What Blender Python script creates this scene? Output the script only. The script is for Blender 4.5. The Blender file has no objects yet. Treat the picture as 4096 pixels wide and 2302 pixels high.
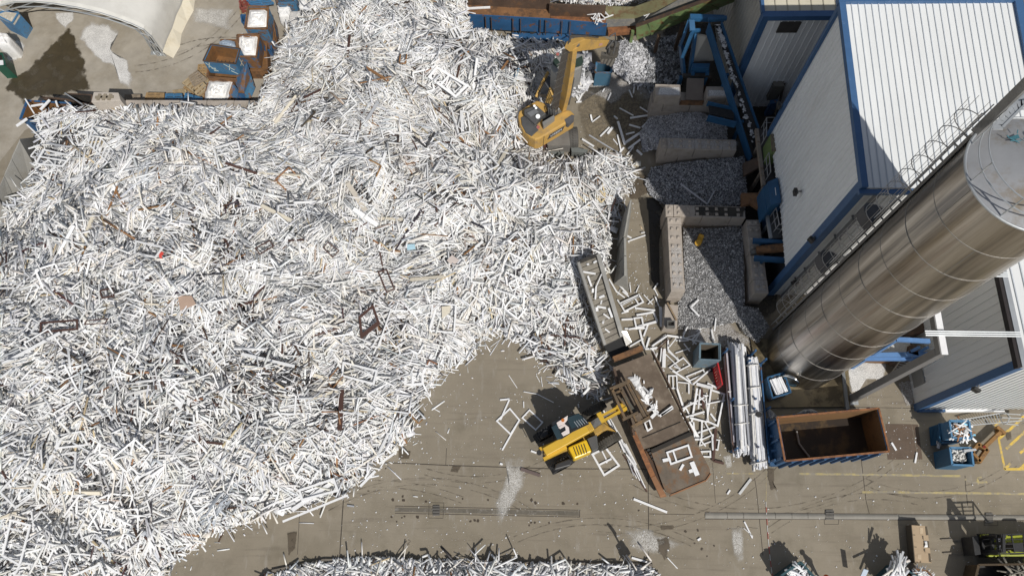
import bpy, math, random
import numpy as np
from mathutils import Vector, Matrix
random.seed(7); RNG = np.random.default_rng(11)
SC = bpy.context.scene
COL = SC.collection

# ---------------------------------------------------------------- camera
FPX, NADX, NADY, HC = 3027.0, 2087.0, 2298.0, 40.0      # focal (px of a 4096 wide frame), image of straight down, height
_d = np.array([NADX - 2048.0, NADY - 1151.0, FPX]); _d /= np.linalg.norm(_d)
_ex = np.array([1.0, 0, 0]) - _d[0] * _d; _ex /= np.linalg.norm(_ex)
_up = -_d; _ey = np.cross(_up, _ex)
CAMR = np.stack([_ex, _ey, _up]) @ np.diag([1.0, -1.0, -1.0])
cam = bpy.data.objects.new('camera', bpy.data.cameras.new('camera')); COL.objects.link(cam)
cam.data.sensor_width = 36.0; cam.data.lens = 36.0 * FPX / 4096.0
cam.data.clip_start = 0.5; cam.data.clip_end = 2000.0
cam.matrix_world = Matrix([[*CAMR[i], (0, 0, HC)[i]] for i in range(3)] + [[0, 0, 0, 1]])
SC.camera = cam

# ---------------------------------------------------------------- light
SUN_EL, SUN_DIR = 48.5, np.array([0.46, -0.888])        # towards the sun, on the ground
w = bpy.data.worlds.new('World'); SC.world = w; w.use_nodes = True
nt = w.node_tree; bg = nt.nodes['Background']; sky = nt.nodes.new('ShaderNodeTexSky')
sky.sky_type = 'NISHITA'; sky.sun_disc = False
sky.sun_elevation = math.radians(SUN_EL); sky.sun_rotation = math.atan2(SUN_DIR[0], SUN_DIR[1])
hs = nt.nodes.new('ShaderNodeHueSaturation'); hs.inputs['Saturation'].default_value = .6; nt.links.new(sky.outputs[0], hs.inputs['Color']); nt.links.new(hs.outputs[0], bg.inputs[0]); bg.inputs[1].default_value = 0.07
sun = bpy.data.objects.new('sun', bpy.data.lights.new('sun', 'SUN')); COL.objects.link(sun)
sun.data.energy = 3.6; sun.data.angle = math.radians(0.5); sun.data.color = (1.0, 0.965, 0.91)
_e = math.radians(SUN_EL)
sv = Vector((SUN_DIR[0] * math.cos(_e), SUN_DIR[1] * math.cos(_e), math.sin(_e)))
sun.rotation_euler = sv.to_track_quat('Z', 'Y').to_euler(); sun.location = (40, -50, 80)
SC.view_settings.view_transform = 'Standard'; SC.view_settings.look = 'None'
SC.view_settings.exposure = 0.0; SC.view_settings.gamma = 1.0
SC.cycles.max_bounces = 8; SC.cycles.diffuse_bounces = 4

# ---------------------------------------------------------------- from a place in the photo to a place in the yard
def ray(x, y):
    r = np.stack([np.asarray(x, float) - 2048.0, np.asarray(y, float) - 1151.0, np.full(np.shape(x), FPX)], -1)
    return r @ np.stack([_ex, _ey, _up]).T
def P(p, z=0.0):
    r = ray(*p); t = (z - HC) / r[2]; return np.array([r[0] * t, r[1] * t, z])
def PN(x, y, z):
    r = ray(x, y); t = (z - HC) / r[..., 2]; return np.stack([r[..., 0] * t, r[..., 1] * t, z + 0 * t], -1)
def inplane(base, d, p):
    """point of the upright plane through base along d that shows at p"""
    r = ray(*p); n = np.array([-d[1], d[0]]); t = (n @ np.asarray(base)[:2]) / (n @ r[:2])
    return np.array([r[0] * t, r[1] * t, HC + r[2] * t])
def zoom(x0, y0, s): return lambda u, v: (x0 + u * s, y0 + v * s)
zA = zoom(0, 0, .50466); zB = zoom(1000, 0, .50466); zC = zoom(1900, 0, .42818); zD = zoom(2500, 0, .48338)
zE = zoom(2900, 0, .48343); zF = zoom(2500, 700, .48338); zG = zoom(3000, 700, .55242); zH = zoom(2000, 1500, .41436)
zI = zoom(2200, 900, .41445); zJ = zoom(2600, 1300, .48338); zK = zoom(3000, 1400, .41445); zL = zoom(3500, 1500, .34531)
zM = zoom(2900, 1950, .46429); zN = zoom(1300, 1800, .62112); zO = zoom(0, 350, .41442); zQ = zoom(2400, 700, .3108)
zR = zoom(750, 150, .20715); zS = zoom(0, 0, .31056); zT = zoom(1800, 0, .31056); zX = zoom(2050, 350, .18645)
zY = zoom(2130, 120, .2486); zU = zoom(2900, 450, .20718); zV = zoom(2860, 680, .29009); zW = zoom(3350, 1250, .27624)
zF2 = zoom(3600, 2080, .19255); zP = zoom(2620, 50, .27624); zSt = zoom(3796, 450, .34522); zLad = zoom(3600, 200, .34540)
zWl = zoom(3000, 600, .41436); zWr = zoom(3600, 900, .34540)

# ---------------------------------------------------------------- materials
def _n(t, k, **kw):
    n = t.nodes.new(k)
    for a, b in kw.items(): setattr(n, a, b)
    return n
MATS = {}
def M(name, col, rough=.6, metal=0.0, col2=None, lo=.45, hi=.6, scale=3.0, var=.12, vscale=1.2, bump=0.0, bscale=30.0, stretch=None, world=False, spec=.5):
    """colour with soft variation and, when col2 is given, patches of a second colour (rust, dirt)"""
    if name in MATS: return MATS[name]
    m = bpy.data.materials.new(name); m.use_nodes = True; t = m.node_tree; b = t.nodes['Principled BSDF']
    b.inputs['Roughness'].default_value = rough; b.inputs['Metallic'].default_value = metal
    b.inputs['Specular IOR Level'].default_value = spec
    tc = _n(t, 'ShaderNodeTexCoord'); src = tc.outputs['Object']
    if world: src = _n(t, 'ShaderNodeNewGeometry').outputs['Position']
    if stretch:
        mp = _n(t, 'ShaderNodeMapping'); mp.inputs['Scale'].default_value = stretch; t.links.new(src, mp.inputs['Vector']); src = mp.outputs[0]
    nz = _n(t, 'ShaderNodeTexNoise'); nz.inputs['Scale'].default_value = vscale; nz.inputs['Detail'].default_value = 8; nz.inputs['Roughness'].default_value = .65
    t.links.new(src, nz.inputs['Vector'])
    mr = _n(t, 'ShaderNodeMapRange'); mr.inputs['From Min'].default_value = .3; mr.inputs['From Max'].default_value = .7
    mr.inputs['To Min'].default_value = 1 - var; mr.inputs['To Max'].default_value = 1 + var; t.links.new(nz.outputs['Fac'], mr.inputs['Value'])
    mx = _n(t, 'ShaderNodeMix', data_type='RGBA', blend_type='MULTIPLY'); mx.inputs['Factor'].default_value = 1
    if col2 is not None:
        n2 = _n(t, 'ShaderNodeTexNoise'); n2.inputs['Scale'].default_value = scale; n2.inputs['Detail'].default_value = 10; n2.inputs['Roughness'].default_value = .7
        t.links.new(src, n2.inputs['Vector'])
        rr = _n(t, 'ShaderNodeMapRange', interpolation_type='SMOOTHSTEP'); rr.inputs['From Min'].default_value = lo; rr.inputs['From Max'].default_value = hi; t.links.new(n2.outputs['Fac'], rr.inputs['Value'])
        m2 = _n(t, 'ShaderNodeMix', data_type='RGBA'); m2.inputs[6].default_value = (*col, 1); m2.inputs[7].default_value = (*col2, 1)
        t.links.new(rr.outputs[0], m2.inputs['Factor']); t.links.new(m2.outputs[2], mx.inputs[6])
    else: mx.inputs[6].default_value = (*col, 1)
    t.links.new(mr.outputs[0], mx.inputs[7]); t.links.new(mx.outputs[2], b.inputs['Base Color'])
    if bump:
        nb = _n(t, 'ShaderNodeTexNoise'); nb.inputs['Scale'].default_value = bscale; nb.inputs['Detail'].default_value = 6; t.links.new(src, nb.inputs['Vector'])
        bm = _n(t, 'ShaderNodeBump'); bm.inputs['Strength'].default_value = bump; bm.inputs['Distance'].default_value = .05
        t.links.new(nb.outputs['Fac'], bm.inputs['Height']); t.links.new(bm.outputs[0], b.inputs['Normal'])
    MATS[name] = m; return m
def tint_mat(name, rough=.45, bump=0.0, bscale=20.0, var=.06, vscale=3.0, spec=.4):
    """the colour of each piece comes from its own 'tint' attribute"""
    if name in MATS: return MATS[name]
    m = M(name, (1, 1, 1), rough, var=var, vscale=vscale, bump=bump, bscale=bscale, world=True, spec=spec); t = m.node_tree
    at = _n(t, 'ShaderNodeAttribute', attribute_name='tint')
    mx = [n for n in t.nodes if n.type == 'MIX' and n.blend_type == 'MULTIPLY'][0]
    t.links.new(at.outputs['Color'], mx.inputs[6]); return m

RUST, RUSTD = (.16, .075, .03), (.07, .035, .018)
blue_paint = lambda: M('blue_paint', (.03, .10, .22), .5, col2=RUST, lo=.55, hi=.66, scale=2.2, var=.2)
blue_old = lambda: M('weathered_blue_paint', (.06, .17, .29), .6, col2=(.15, .085, .045), lo=.47, hi=.6, scale=2.6, var=.25)
blue_bright = lambda: M('bright_blue_paint', (.022, .095, .20), .5, col2=(.04,.06,.08), lo=.6, hi=.75, scale=3, var=.2)
rust = lambda: M('rusty_steel', (.21, .105, .045), .8, col2=(.10, .055, .03), lo=.45, hi=.62, scale=2.5, var=.3, bump=.2)
rust_dark = lambda: M('dark_rusty_steel', (.085, .055, .038), .75, col2=(.15, .08, .04), lo=.5, hi=.66, scale=1.6, var=.3, bump=.2)
rust_red = lambda: M('bright_rust', (.27, .115, .045), .8, col2=(.17, .075, .035), lo=.42, hi=.6, scale=4, var=.3)
steel = lambda: M('worn_steel', (.23, .225, .21), .45, .6, col2=(.14, .12, .10), lo=.5, hi=.65, scale=3, var=.2)
galv = lambda: M('galvanised_steel', (.50, .52, .53), .42, .55, var=.12)
black = lambda: M('black_rubber', (.025, .025, .026), .8, var=.3, vscale=6)
dark_metal = lambda: M('dark_metal', (.045, .043, .04), .6, .2, col2=(.10, .085, .065), lo=.5, hi=.7, scale=5, var=.3)
green_paint = lambda: M('faded_green_paint', (.16, .23, .09), .6, col2=(.16, .085, .035), lo=.5, hi=.66, scale=1.8, var=.25)
wood = lambda: M('weathered_wood', (.25, .18, .11), .85, var=.3, vscale=4, stretch=(1, 8, 1))
white_plastic = lambda: M('white_plastic', (.80, .80, .80), .4, var=.05, vscale=4)
white_bag = lambda: M('white_woven_bag', (.80, .79, .77), .7, var=.08, vscale=5, bump=.5, bscale=9)
concrete_block = lambda: M('block_concrete', (.40, .35, .30), .9, col2=(.28, .24, .19), lo=.45, hi=.75, scale=1.4, var=.14, bump=.15)
concrete_pale = lambda: M('pale_precast_concrete', (.34, .33, .30), .9, col2=(.25, .235, .20), lo=.45, hi=.7, scale=1.2, var=.12, bump=.1)

# ---------------------------------------------------------------- objects
def tag(o, label=None, cat=None, group=None, kind=None):
    if label: o['label'] = label
    if cat: o['category'] = cat
    if group: o['group'] = group
    if kind: o['kind'] = kind
    return o
def thing(name, label, cat, loc=(0, 0, 0), group=None):
    o = bpy.data.objects.new(name, None); COL.objects.link(o); o.location = tuple(float(v) for v in loc)
    return tag(o, label, cat, group, 'thing')
def base_of(o):
    l = np.zeros(3)
    while o is not None: l = l + np.array(o.location); o = o.parent
    return l
class MB:
    """collects faces given in yard coordinates; build() links them as one mesh object"""
    def __init__(s): s.v = []; s.f = []; s.t = []
    def add(s, vs, fs, tint=None):
        k = len(s.v); s.v += [tuple(map(float, v)) for v in vs]; s.f += [tuple(i + k for i in f) for f in fs]
        s.t += [tint or (1, 1, 1)] * len(vs); return s
    def hexa(s, b, t, tint=None):           # 4 bottom, 4 top corners
        return s.add(list(b) + list(t), [(3, 2, 1, 0), (4, 5, 6, 7)] + [(i, (i + 1) % 4, 4 + (i + 1) % 4, 4 + i) for i in range(4)], tint)
    def prism(s, bot, top, tint=None):      # matching rings
        n = len(bot)
        return s.add(list(bot) + list(top), [tuple(range(n - 1, -1, -1)), tuple(range(n, 2 * n))] + [(i, (i + 1) % n, n + (i + 1) % n, n + i) for i in range(n)], tint)
    def up(s, px, z1, z0, tint=None):       # upright block whose top shows at px
        t = [P(p, z1) for p in px]; return s.prism([(q[0], q[1], z0) for q in t], t, tint)
    def box(s, c, d, x, y, z, z0=None, tint=None):
        """box centred at c (base at c.z), long side along d (ground direction)"""
        d = np.array([d[0], d[1], 0.0]); d /= np.linalg.norm(d); n = np.array([-d[1], d[0], 0]); c = np.asarray(c, float)
        b = [c + d * sx * x / 2 + n * sy * y / 2 for sx, sy in ((-1, -1), (1, -1), (1, 1), (-1, 1))]
        return s.hexa(b, [q + np.array([0, 0, z]) for q in b], tint)
    def beam(s, a, b, w, h, upv=(0, 0, 1), tint=None):
        a, b = np.asarray(a, float), np.asarray(b, float); d = b - a; d /= np.linalg.norm(d); u = np.asarray(upv, float)
        sd = np.cross(d, u)
        if np.linalg.norm(sd) < 1e-4: sd = np.cross(d, (1, 0, 0))
        sd /= np.linalg.norm(sd); u = np.cross(sd, d)
        r = [(-w / 2, -h / 2), (w / 2, -h / 2), (w / 2, h / 2), (-w / 2, h / 2)]
        return s.hexa([a + sd * p + u * q for p, q in r], [b + sd * p + u * q for p, q in r], tint)
    def tube(s, pts, r, n=8, closed=False, tint=None):
        pts = [np.asarray(p, float) for p in pts]; N = len(pts); vs = []; rr = r if hasattr(r, '__len__') else [r] * N
        nrm = None
        for i, p in enumerate(pts):
            d = pts[(i + 1) % N if closed else min(i + 1, N - 1)] - pts[(i - 1) % N if closed else max(i - 1, 0)]; d /= np.linalg.norm(d) + 1e-12
            if nrm is None: nrm = np.cross(d, (0, 0, 1)) if abs(d[2]) < .95 else np.cross(d, (1, 0, 0))
            nrm = nrm - d * (nrm @ d); nrm /= np.linalg.norm(nrm) + 1e-12; b = np.cross(d, nrm)
            vs += [p + rr[i] * (nrm * math.cos(k * 2 * math.pi / n) + b * math.sin(k * 2 * math.pi / n)) for k in range(n)]
        fs = [(i * n + k, i * n + (k + 1) % n, ((i + 1) % N) * n + (k + 1) % n, ((i + 1) % N) * n + k) for i in range(N if closed else N - 1) for k in range(n)]
        if not closed: fs += [tuple(range(n - 1, -1, -1)), tuple((N - 1) * n + k for k in range(n))]
        return s.add(vs, fs, tint)
    def cyl(s, a, b, r, n=16, r2=None): return s.tube([a, b], [r, r if r2 is None else r2], n)
    def quad(s, a, b, c, d, tint=None): return s.add([a, b, c, d], [(0, 1, 2, 3)], tint)
    def sheet(s, px, z, tint=None): return s.add([P(p, z) for p in px], [tuple(range(len(px)))], tint)
    def grid(s, pts, flip=False):           # 2-d array of points
        a = np.asarray(pts, float); n, m = a.shape[:2]
        fs = [(i * m + j, i * m + j + 1, (i + 1) * m + j + 1, (i + 1) * m + j) for i in range(n - 1) for j in range(m - 1)]
        if flip: fs = [f[::-1] for f in fs]
        return s.add(a.reshape(-1, 3), fs)
    def build(s, name, mat, parent=None, smooth=False, bevel=0.0):
        o = raw(name, np.array(s.v), s.f, mat, parent, smooth, np.array(s.t) if any(t != (1, 1, 1) for t in s.t) else None)
        if bevel:
            md = o.modifiers.new('bevel', 'BEVEL'); md.width = bevel; md.segments = 2; md.limit_method = 'ANGLE'; md.angle_limit = math.radians(40)
        return o
def raw(name, v, f, mat, parent=None, smooth=False, tint=None):
    me = bpy.data.meshes.new(name); v = np.asarray(v, float)
    if parent is not None: v = v - base_of(parent)
    me.from_pydata(v.tolist(), [], [tuple(map(int, q)) for q in f] if not isinstance(f, np.ndarray) else f.tolist()); me.materials.append(mat)
    if smooth: me.polygons.foreach_set('use_smooth', [True] * len(me.polygons))
    if tint is not None:
        at = me.attributes.new('tint', 'FLOAT_COLOR', 'POINT'); c = np.ones((len(v), 4)); c[:, :3] = tint; at.data.foreach_set('color', c.ravel())
    me.update(); o = bpy.data.objects.new(name, me); COL.objects.link(o)
    if parent is not None: o.parent = parent
    return o
def single(name, mb, mat, label, cat, group=None, base=None, **k):
    """a thing that is one mesh, its origin at its base"""
    v = np.array(mb.v); b = np.array([v[:, 0].mean(), v[:, 1].mean(), v[:, 2].min()]) if base is None else np.asarray(base, float)
    mb.v = [tuple(q - b) for q in v]; o = mb.build(name, mat, None, **k); o.location = b; return tag(o, label, cat, group, 'thing')
def struct(name, mb, mat, **k): return tag(mb.build(name, mat, None, **k), kind='structure')
# ================================================================ the ground
def ground_mat():
    m = M('yard_concrete', (.242, .208, .156), .92, var=.12, vscale=.35, world=True, bump=.12, bscale=14); t = m.node_tree; b = t.nodes['Principled BSDF']
    pos = _n(t, 'ShaderNodeNewGeometry').outputs['Position']; cur = b.inputs['Base Color'].links[0].from_socket
    def layer(cur, scale, lo, hi, col, amt, stretch=None, detail=8, rough=.6):
        src = pos
        if stretch:
            mp = _n(t, 'ShaderNodeMapping'); mp.inputs['Scale'].default_value = stretch; mp.inputs['Rotation'].default_value = (0, 0, .25); t.links.new(pos, mp.inputs['Vector']); src = mp.outputs[0]
        n = _n(t, 'ShaderNodeTexNoise'); n.inputs['Scale'].default_value = scale; n.inputs['Detail'].default_value = detail; n.inputs['Roughness'].default_value = rough; t.links.new(src, n.inputs['Vector'])
        r = _n(t, 'ShaderNodeMapRange', interpolation_type='SMOOTHSTEP'); r.inputs['From Min'].default_value = lo; r.inputs['From Max'].default_value = hi; r.inputs['To Max'].default_value = amt; t.links.new(n.outputs['Fac'], r.inputs['Value'])
        x = _n(t, 'ShaderNodeMix', data_type='RGBA'); x.inputs[7].default_value = (*col, 1); t.links.new(r.outputs[0], x.inputs['Factor']); t.links.new(cur, x.inputs[6]); return x.outputs[2]
    cur = layer(cur, .12, .42, .62, (.278, .242, .186), .7)
    cur = layer(cur, .22, .5, .66, (.18, .153, .108), .55)
    cur = layer(cur, .5, .5, .72, (.16, .137, .096), .65)
    cur = layer(cur, 1.0, .5, .8, (.18, .15, .112), .6, (.22, 2.4, 1))
    cur = layer(cur, 2.2, .54, .7, (.15, .125, .095), .45, (.12, 1.6, 1))
    cur = layer(cur, 1.6, .56, .72, (.33, .305, .265), .45, (2.0, .5, 1))
    cur = layer(cur, 9.0, .62, .72, (.14, .115, .085), .5)
    cur = layer(cur, 34., .66, .74, (.50, .47, .43), .55, detail=3)
    t.links.new(cur, b.inputs['Base Color']); return m
g = MB(); g.quad((-260, -160, 0), (260, -160, 0), (260, 360, 0), (-260, 360, 0)); struct('yard', g, ground_mat())

pm = M('pale_concrete', (.36, .325, .27), .92, col2=(.29, .255, .20), lo=.42, hi=.65, scale=.35, var=.12, world=True, bump=.1, bscale=14)
g = MB(); g.sheet([(-400, -400), (1900, -400), (1900, 60), (1040, 420), (300, 425), (100, 520), (-400, 1150)], .002); struct('yard', g, pm)
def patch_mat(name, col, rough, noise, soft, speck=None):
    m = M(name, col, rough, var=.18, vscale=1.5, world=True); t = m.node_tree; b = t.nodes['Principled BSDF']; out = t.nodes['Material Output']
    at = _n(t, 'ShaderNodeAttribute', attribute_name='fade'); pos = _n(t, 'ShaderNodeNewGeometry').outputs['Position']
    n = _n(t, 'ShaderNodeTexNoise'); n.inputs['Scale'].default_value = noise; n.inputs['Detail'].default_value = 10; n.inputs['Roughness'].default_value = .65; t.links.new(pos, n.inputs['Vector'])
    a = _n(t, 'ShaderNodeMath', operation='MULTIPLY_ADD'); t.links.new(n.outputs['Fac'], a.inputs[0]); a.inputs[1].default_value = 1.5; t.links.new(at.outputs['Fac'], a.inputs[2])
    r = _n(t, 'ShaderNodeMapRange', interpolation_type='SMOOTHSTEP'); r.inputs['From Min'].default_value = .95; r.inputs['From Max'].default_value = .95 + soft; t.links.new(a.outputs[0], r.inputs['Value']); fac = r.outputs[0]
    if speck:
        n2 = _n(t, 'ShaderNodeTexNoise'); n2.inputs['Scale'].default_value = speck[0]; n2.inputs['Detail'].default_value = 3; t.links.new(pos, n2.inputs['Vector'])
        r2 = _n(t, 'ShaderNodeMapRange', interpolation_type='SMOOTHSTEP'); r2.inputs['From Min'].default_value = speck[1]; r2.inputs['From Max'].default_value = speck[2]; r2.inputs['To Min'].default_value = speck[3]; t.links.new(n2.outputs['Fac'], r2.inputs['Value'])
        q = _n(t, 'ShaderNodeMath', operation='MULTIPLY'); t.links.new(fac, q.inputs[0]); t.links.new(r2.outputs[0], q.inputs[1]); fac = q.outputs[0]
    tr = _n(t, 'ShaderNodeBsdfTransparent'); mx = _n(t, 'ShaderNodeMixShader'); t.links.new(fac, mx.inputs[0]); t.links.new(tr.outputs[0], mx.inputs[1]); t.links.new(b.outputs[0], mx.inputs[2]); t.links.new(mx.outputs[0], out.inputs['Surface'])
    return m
_pz = [0.004]
def patch(name, px, mat, kind='structure', label=None, cat=None, inset=.5, z=None):
    if z is None: _pz[0] += .0015; z = _pz[0]
    q = np.array([P(p, z) for p in px]); c = q.mean(0); n = len(q)
    e = .5 * (np.roll(q, 1, 0) + q); ring = np.empty((2 * n, 3)); ring[0::2] = e; ring[1::2] = q; n *= 2
    inner = c + (ring - c) * inset; v = np.concatenate([ring, inner, [c]])
    f = [(i, (i + 1) % n, n + (i + 1) % n, n + i) for i in range(n)] + [(n + i, n + (i + 1) % n, 2 * n) for i in range(n)]
    o = raw(name, v, f, mat); at = o.data.attributes.new('fade', 'FLOAT', 'POINT'); at.data.foreach_set('value', [0.0] * n + [1.0] * (n + 1))
    tag(o, label, cat, kind=kind); return o
wet = patch_mat('wet_ground', (.066, .052, .03), .4, 1.4, .4, (1.4, .34, .58, .72)); swarf = patch_mat('white_swarf', (.70, .69, .67), .8, 1.1, .45, (30, .3, .6, .45))
dust = patch_mat('white_dust', (.56, .54, .50), .9, 1.1, .75, (24, .3, .66, .22)); damp = patch_mat('damp_stain', (.10, .078, .052), .6, 3.5, .5, (2.5, .3, .55, .5))
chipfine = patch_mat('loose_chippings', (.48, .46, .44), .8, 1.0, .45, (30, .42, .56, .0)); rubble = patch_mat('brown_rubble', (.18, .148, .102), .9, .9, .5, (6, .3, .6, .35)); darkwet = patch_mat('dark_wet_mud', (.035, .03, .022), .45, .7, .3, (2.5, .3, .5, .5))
patch('puddle', [zA(*q) for q in [(60, 640), (200, 555), (330, 420), (430, 310), (560, 190), (605, 240), (600, 330), (660, 370), (695, 480), (690, 560), (725, 680), (745, 725), (560, 745), (430, 790), (250, 800), (180, 850), (90, 770), (10, 700)]], wet, inset=.72)
patch('swarf', [zA(*q) for q in [(690, 140), (840, 165), (890, 200), (960, 220), (910, 300), (880, 340), (880, 400), (970, 475), (1020, 485), (1070, 640), (1050, 735), (960, 690), (940, 600), (910, 540), (800, 500), (680, 385), (595, 290), (650, 195)]], swarf, kind='stuff', label='white plastic swarf swept into a trail on the concrete beside the puddle', cat='swarf', inset=.6)
patch('swarf', [zA(*q) for q in [(60, 320), (150, 300), (205, 350), (190, 440), (120, 500), (40, 500)]], swarf, kind='stuff', label='white swarf spilt round the foot of the white bulk bag', cat='swarf')
patch('swarf', [zA(*q) for q in [(420, 90), (600, 80), (590, 160), (520, 240), (480, 200), (440, 150)]], swarf, kind='stuff', label='white swarf scraped thin at the mouth of the fabric shelter', cat='swarf')
patch('swarf', [zA(*q) for q in [(1500, 40), (1900, 60), (1850, 260), (1500, 180)]], dust, kind='stuff', label='faint white dust on the concrete left of the blue bins', cat='dust')
patch('dust', [zN(*q) for q in [(1150, 0), (1300, 20), (1320, 130), (1290, 240), (1220, 360), (1190, 420), (1120, 520), (1090, 460), (1080, 340), (1130, 220), (1180, 120)]], dust, kind='stuff', label='white plastic dust tracked across the concrete behind the yellow telehandler', cat='dust', inset=.45)
patch('dust', [zN(*q) for q in [(1900, 500), (2050, 480), (2200, 540), (2330, 600), (2200, 700), (2050, 680), (1930, 640)]], dust, kind='stuff', label='white dust burst beside the shadow of the round mirror', cat='dust', inset=.35)
patch('dust', [zM(*q) for q in [(30, 280), (170, 270), (180, 420), (170, 660), (120, 670), (60, 620), (40, 420)]], dust, kind='stuff', label='white dust streak beside the red and white chain', cat='dust', inset=.35)
patch('dust', [zJ(*q) for q in [(600, 1080), (670, 1060), (690, 1180), (630, 1200)]], dust, kind='stuff', label='white dust by the end of the brown frame', cat='dust')
for q in ([(460, -20), (560, 0), (550, 60), (470, 65)], [(2130, 560), (2220, 540), (2230, 620), (2190, 720), (2140, 660)], [(2150, 480), (2260, 480), (2250, 510), (2160, 512)], [(820, 95), (880, 100), (860, 150), (800, 140)]):
    patch('damp_patch', [zN(*p) for p in q], damp)
for q in ([zJ(*p) for p in [(965, 1160), (1030, 1160), (1030, 1340), (1060, 1370), (1000, 1385), (975, 1280)]], [zL(*p) for p in [(1500, 650), (1580, 640), (1590, 740), (1530, 770)]], [(470, 2110), (560, 2090), (590, 2150), (540, 2230), (480, 2200)][:], [zO(*p) for p in [(2150, 1080), (2250, 1060)]] and [zN(*p) for p in [(-250, 520), (-170, 500), (-190, 640), (-240, 690)]]):
    patch('damp_patch', q, damp)
patch('wet_mud', [zC(*q) for q in [(960, 850), (1250, 820), (1500, 830), (1660, 900), (1650, 1300), (1500, 1500), (1100, 1450), (960, 1250), (930, 1000)]], rubble, inset=.6)
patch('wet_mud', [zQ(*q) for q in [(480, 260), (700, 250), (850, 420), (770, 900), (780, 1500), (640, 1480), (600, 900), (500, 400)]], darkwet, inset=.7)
patch('wet_mud', [zQ(*q) for q in [(250, 50), (600, -60), (660, 200), (500, 330), (380, 330)]], damp, inset=.6)
patch('wet_mud', [zJ(*q) for q in [(560, 0), (720, 20), (880, 300), (980, 560), (900, 620), (780, 560), (800, 250), (640, 100)]], damp, inset=.7)
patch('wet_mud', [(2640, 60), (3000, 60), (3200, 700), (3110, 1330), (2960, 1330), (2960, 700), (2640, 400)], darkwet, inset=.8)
patch('loose_chippings', [zC(*q) for q in [(900, 650), (1500, 580), (1650, 700), (1600, 800), (1400, 900), (1280, 1000), (1000, 820), (930, 1000), (880, 800)]], chipfine, kind='stuff', label='pale chippings trodden into the ground by the blue skip', cat='chippings', inset=.6)
patch('loose_chippings', [zC(*q) for q in [(1500, 300), (1900, 260), (1950, 800), (1700, 1000), (1480, 900), (1620, 600)]], chipfine, kind='stuff', label='grey chippings scattered in the shade left of the blue machine', cat='chippings', inset=.6)
patch('loose_chippings', [zW(*q) for q in [(110, 830), (300, 690), (760, 690), (700, 960), (420, 960), (300, 1150), (180, 1180)]], swarf, kind='stuff', label='white chippings spilt round the foot of the steel ladder', cat='chippings', inset=.7)
patch('loose_chippings', [zW(*q) for q in [(860, 1000), (1080, 960), (1120, 1360), (1000, 1370), (930, 1180)]], chipfine, kind='stuff', label='grey chippings lying in the shade against the grey clad wall', cat='chippings', inset=.7)
patch('loose_chippings', [zF(*q) for q in [(420, 1240), (900, 1200), (1150, 1400), (700, 1450), (450, 1330)]], chipfine, kind='stuff', label='grey chippings spilling out of the open bay', cat='chippings', inset=.5)

line_m = M('dark_joint', (.055, .045, .035), .9, var=.3, vscale=2, world=True)
jm = MB()
def strip(mb, px, wd, z, tint=None):
    q = [P(p, z) for p in px]
    for a, b in zip(q[:-1], q[1:]):
        d = (b - a) / np.linalg.norm(b - a); n = np.array([-d[1], d[0], 0]) * wd / 2; mb.quad(a - n, b - n, b + n, a + n, tint)
for px, wd in (([(1536, 1848), (1660, 1853), (1784, 1859), (2219, 1873), (2592, 1874)], .045), ([(2592, 1868), (2594, 2060), (2595, 2250)], .04), ([(1383, 1925), (1374, 1990), (1359, 2215)], .05), ([(1200, 2010), (1190, 2215)], .025),
               ([(3018, 1910), (3025, 1950), (3040, 2100), (3052, 2219)], .03), ([(3860, 1900), (3863, 1950), (3871, 2020)], .035), ([(3445, 1835), (3464, 2000), (3477, 2052)], .03), ([(2597, 2053), (2778, 2056)], .025), ([(1786, 1790), (1783, 1859)], .025),
               ([(2850, 1850), (2862, 2010)], .02), ([(3330, 1625), (3690, 1632)], .03)):
    strip(jm, px, wd, .0035)
random.seed(5)
def crack(a, b, n=10):
    p = [tuple(np.array(a) + (np.array(b) - np.array(a)) * i / n + np.array([random.gauss(0, 3), random.gauss(0, 3)])) for i in range(n + 1)]; strip(jm, p, .018, .0033)
crack((3, 900), (60, 940)); crack((440, 2302), (800, 2110)); crack((800, 2110), (950, 2085)); crack((1190, 2000), (1150, 2060)); crack(zM(20, 350), zM(270, 340)); crack(zN(530, 620), zN(545, 570))
for px in ([(1690, 560), (1691, 560)],): pass
struct('paving_joint', jm, line_m)
om = MB()
for u, v in [(500, 295), (437, 317), (505, 320), (650, 328), (885, 310), (1330, 318), (1355, 338), (1535, 340), (1625, 343), (428, 427), (495, 432), (513, 424), (597, 427), (461, 457), (937, 455), (963, 449), (1327, 463), (1352, 464), (1443, 466), (1315, 480), (1050, 317), (2020, 385), (2320, 520), (2400, 512), (2505, 612), (2380, 595), (2425, 632), (2460, 680), (985, 452)]:
    c = P(zN(u, v), .0032); k = random.uniform(.05, .10)
    om.add([c + np.array([math.cos(a) * k * random.uniform(.6, 1.2), math.sin(a) * k * random.uniform(.6, 1.2), 0]) for a in np.linspace(0, 6.28, 9)[:-1]], [tuple(range(8))])
struct('oil_spot', om, M('oil_drips', (.06, .045, .03), .5))

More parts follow.
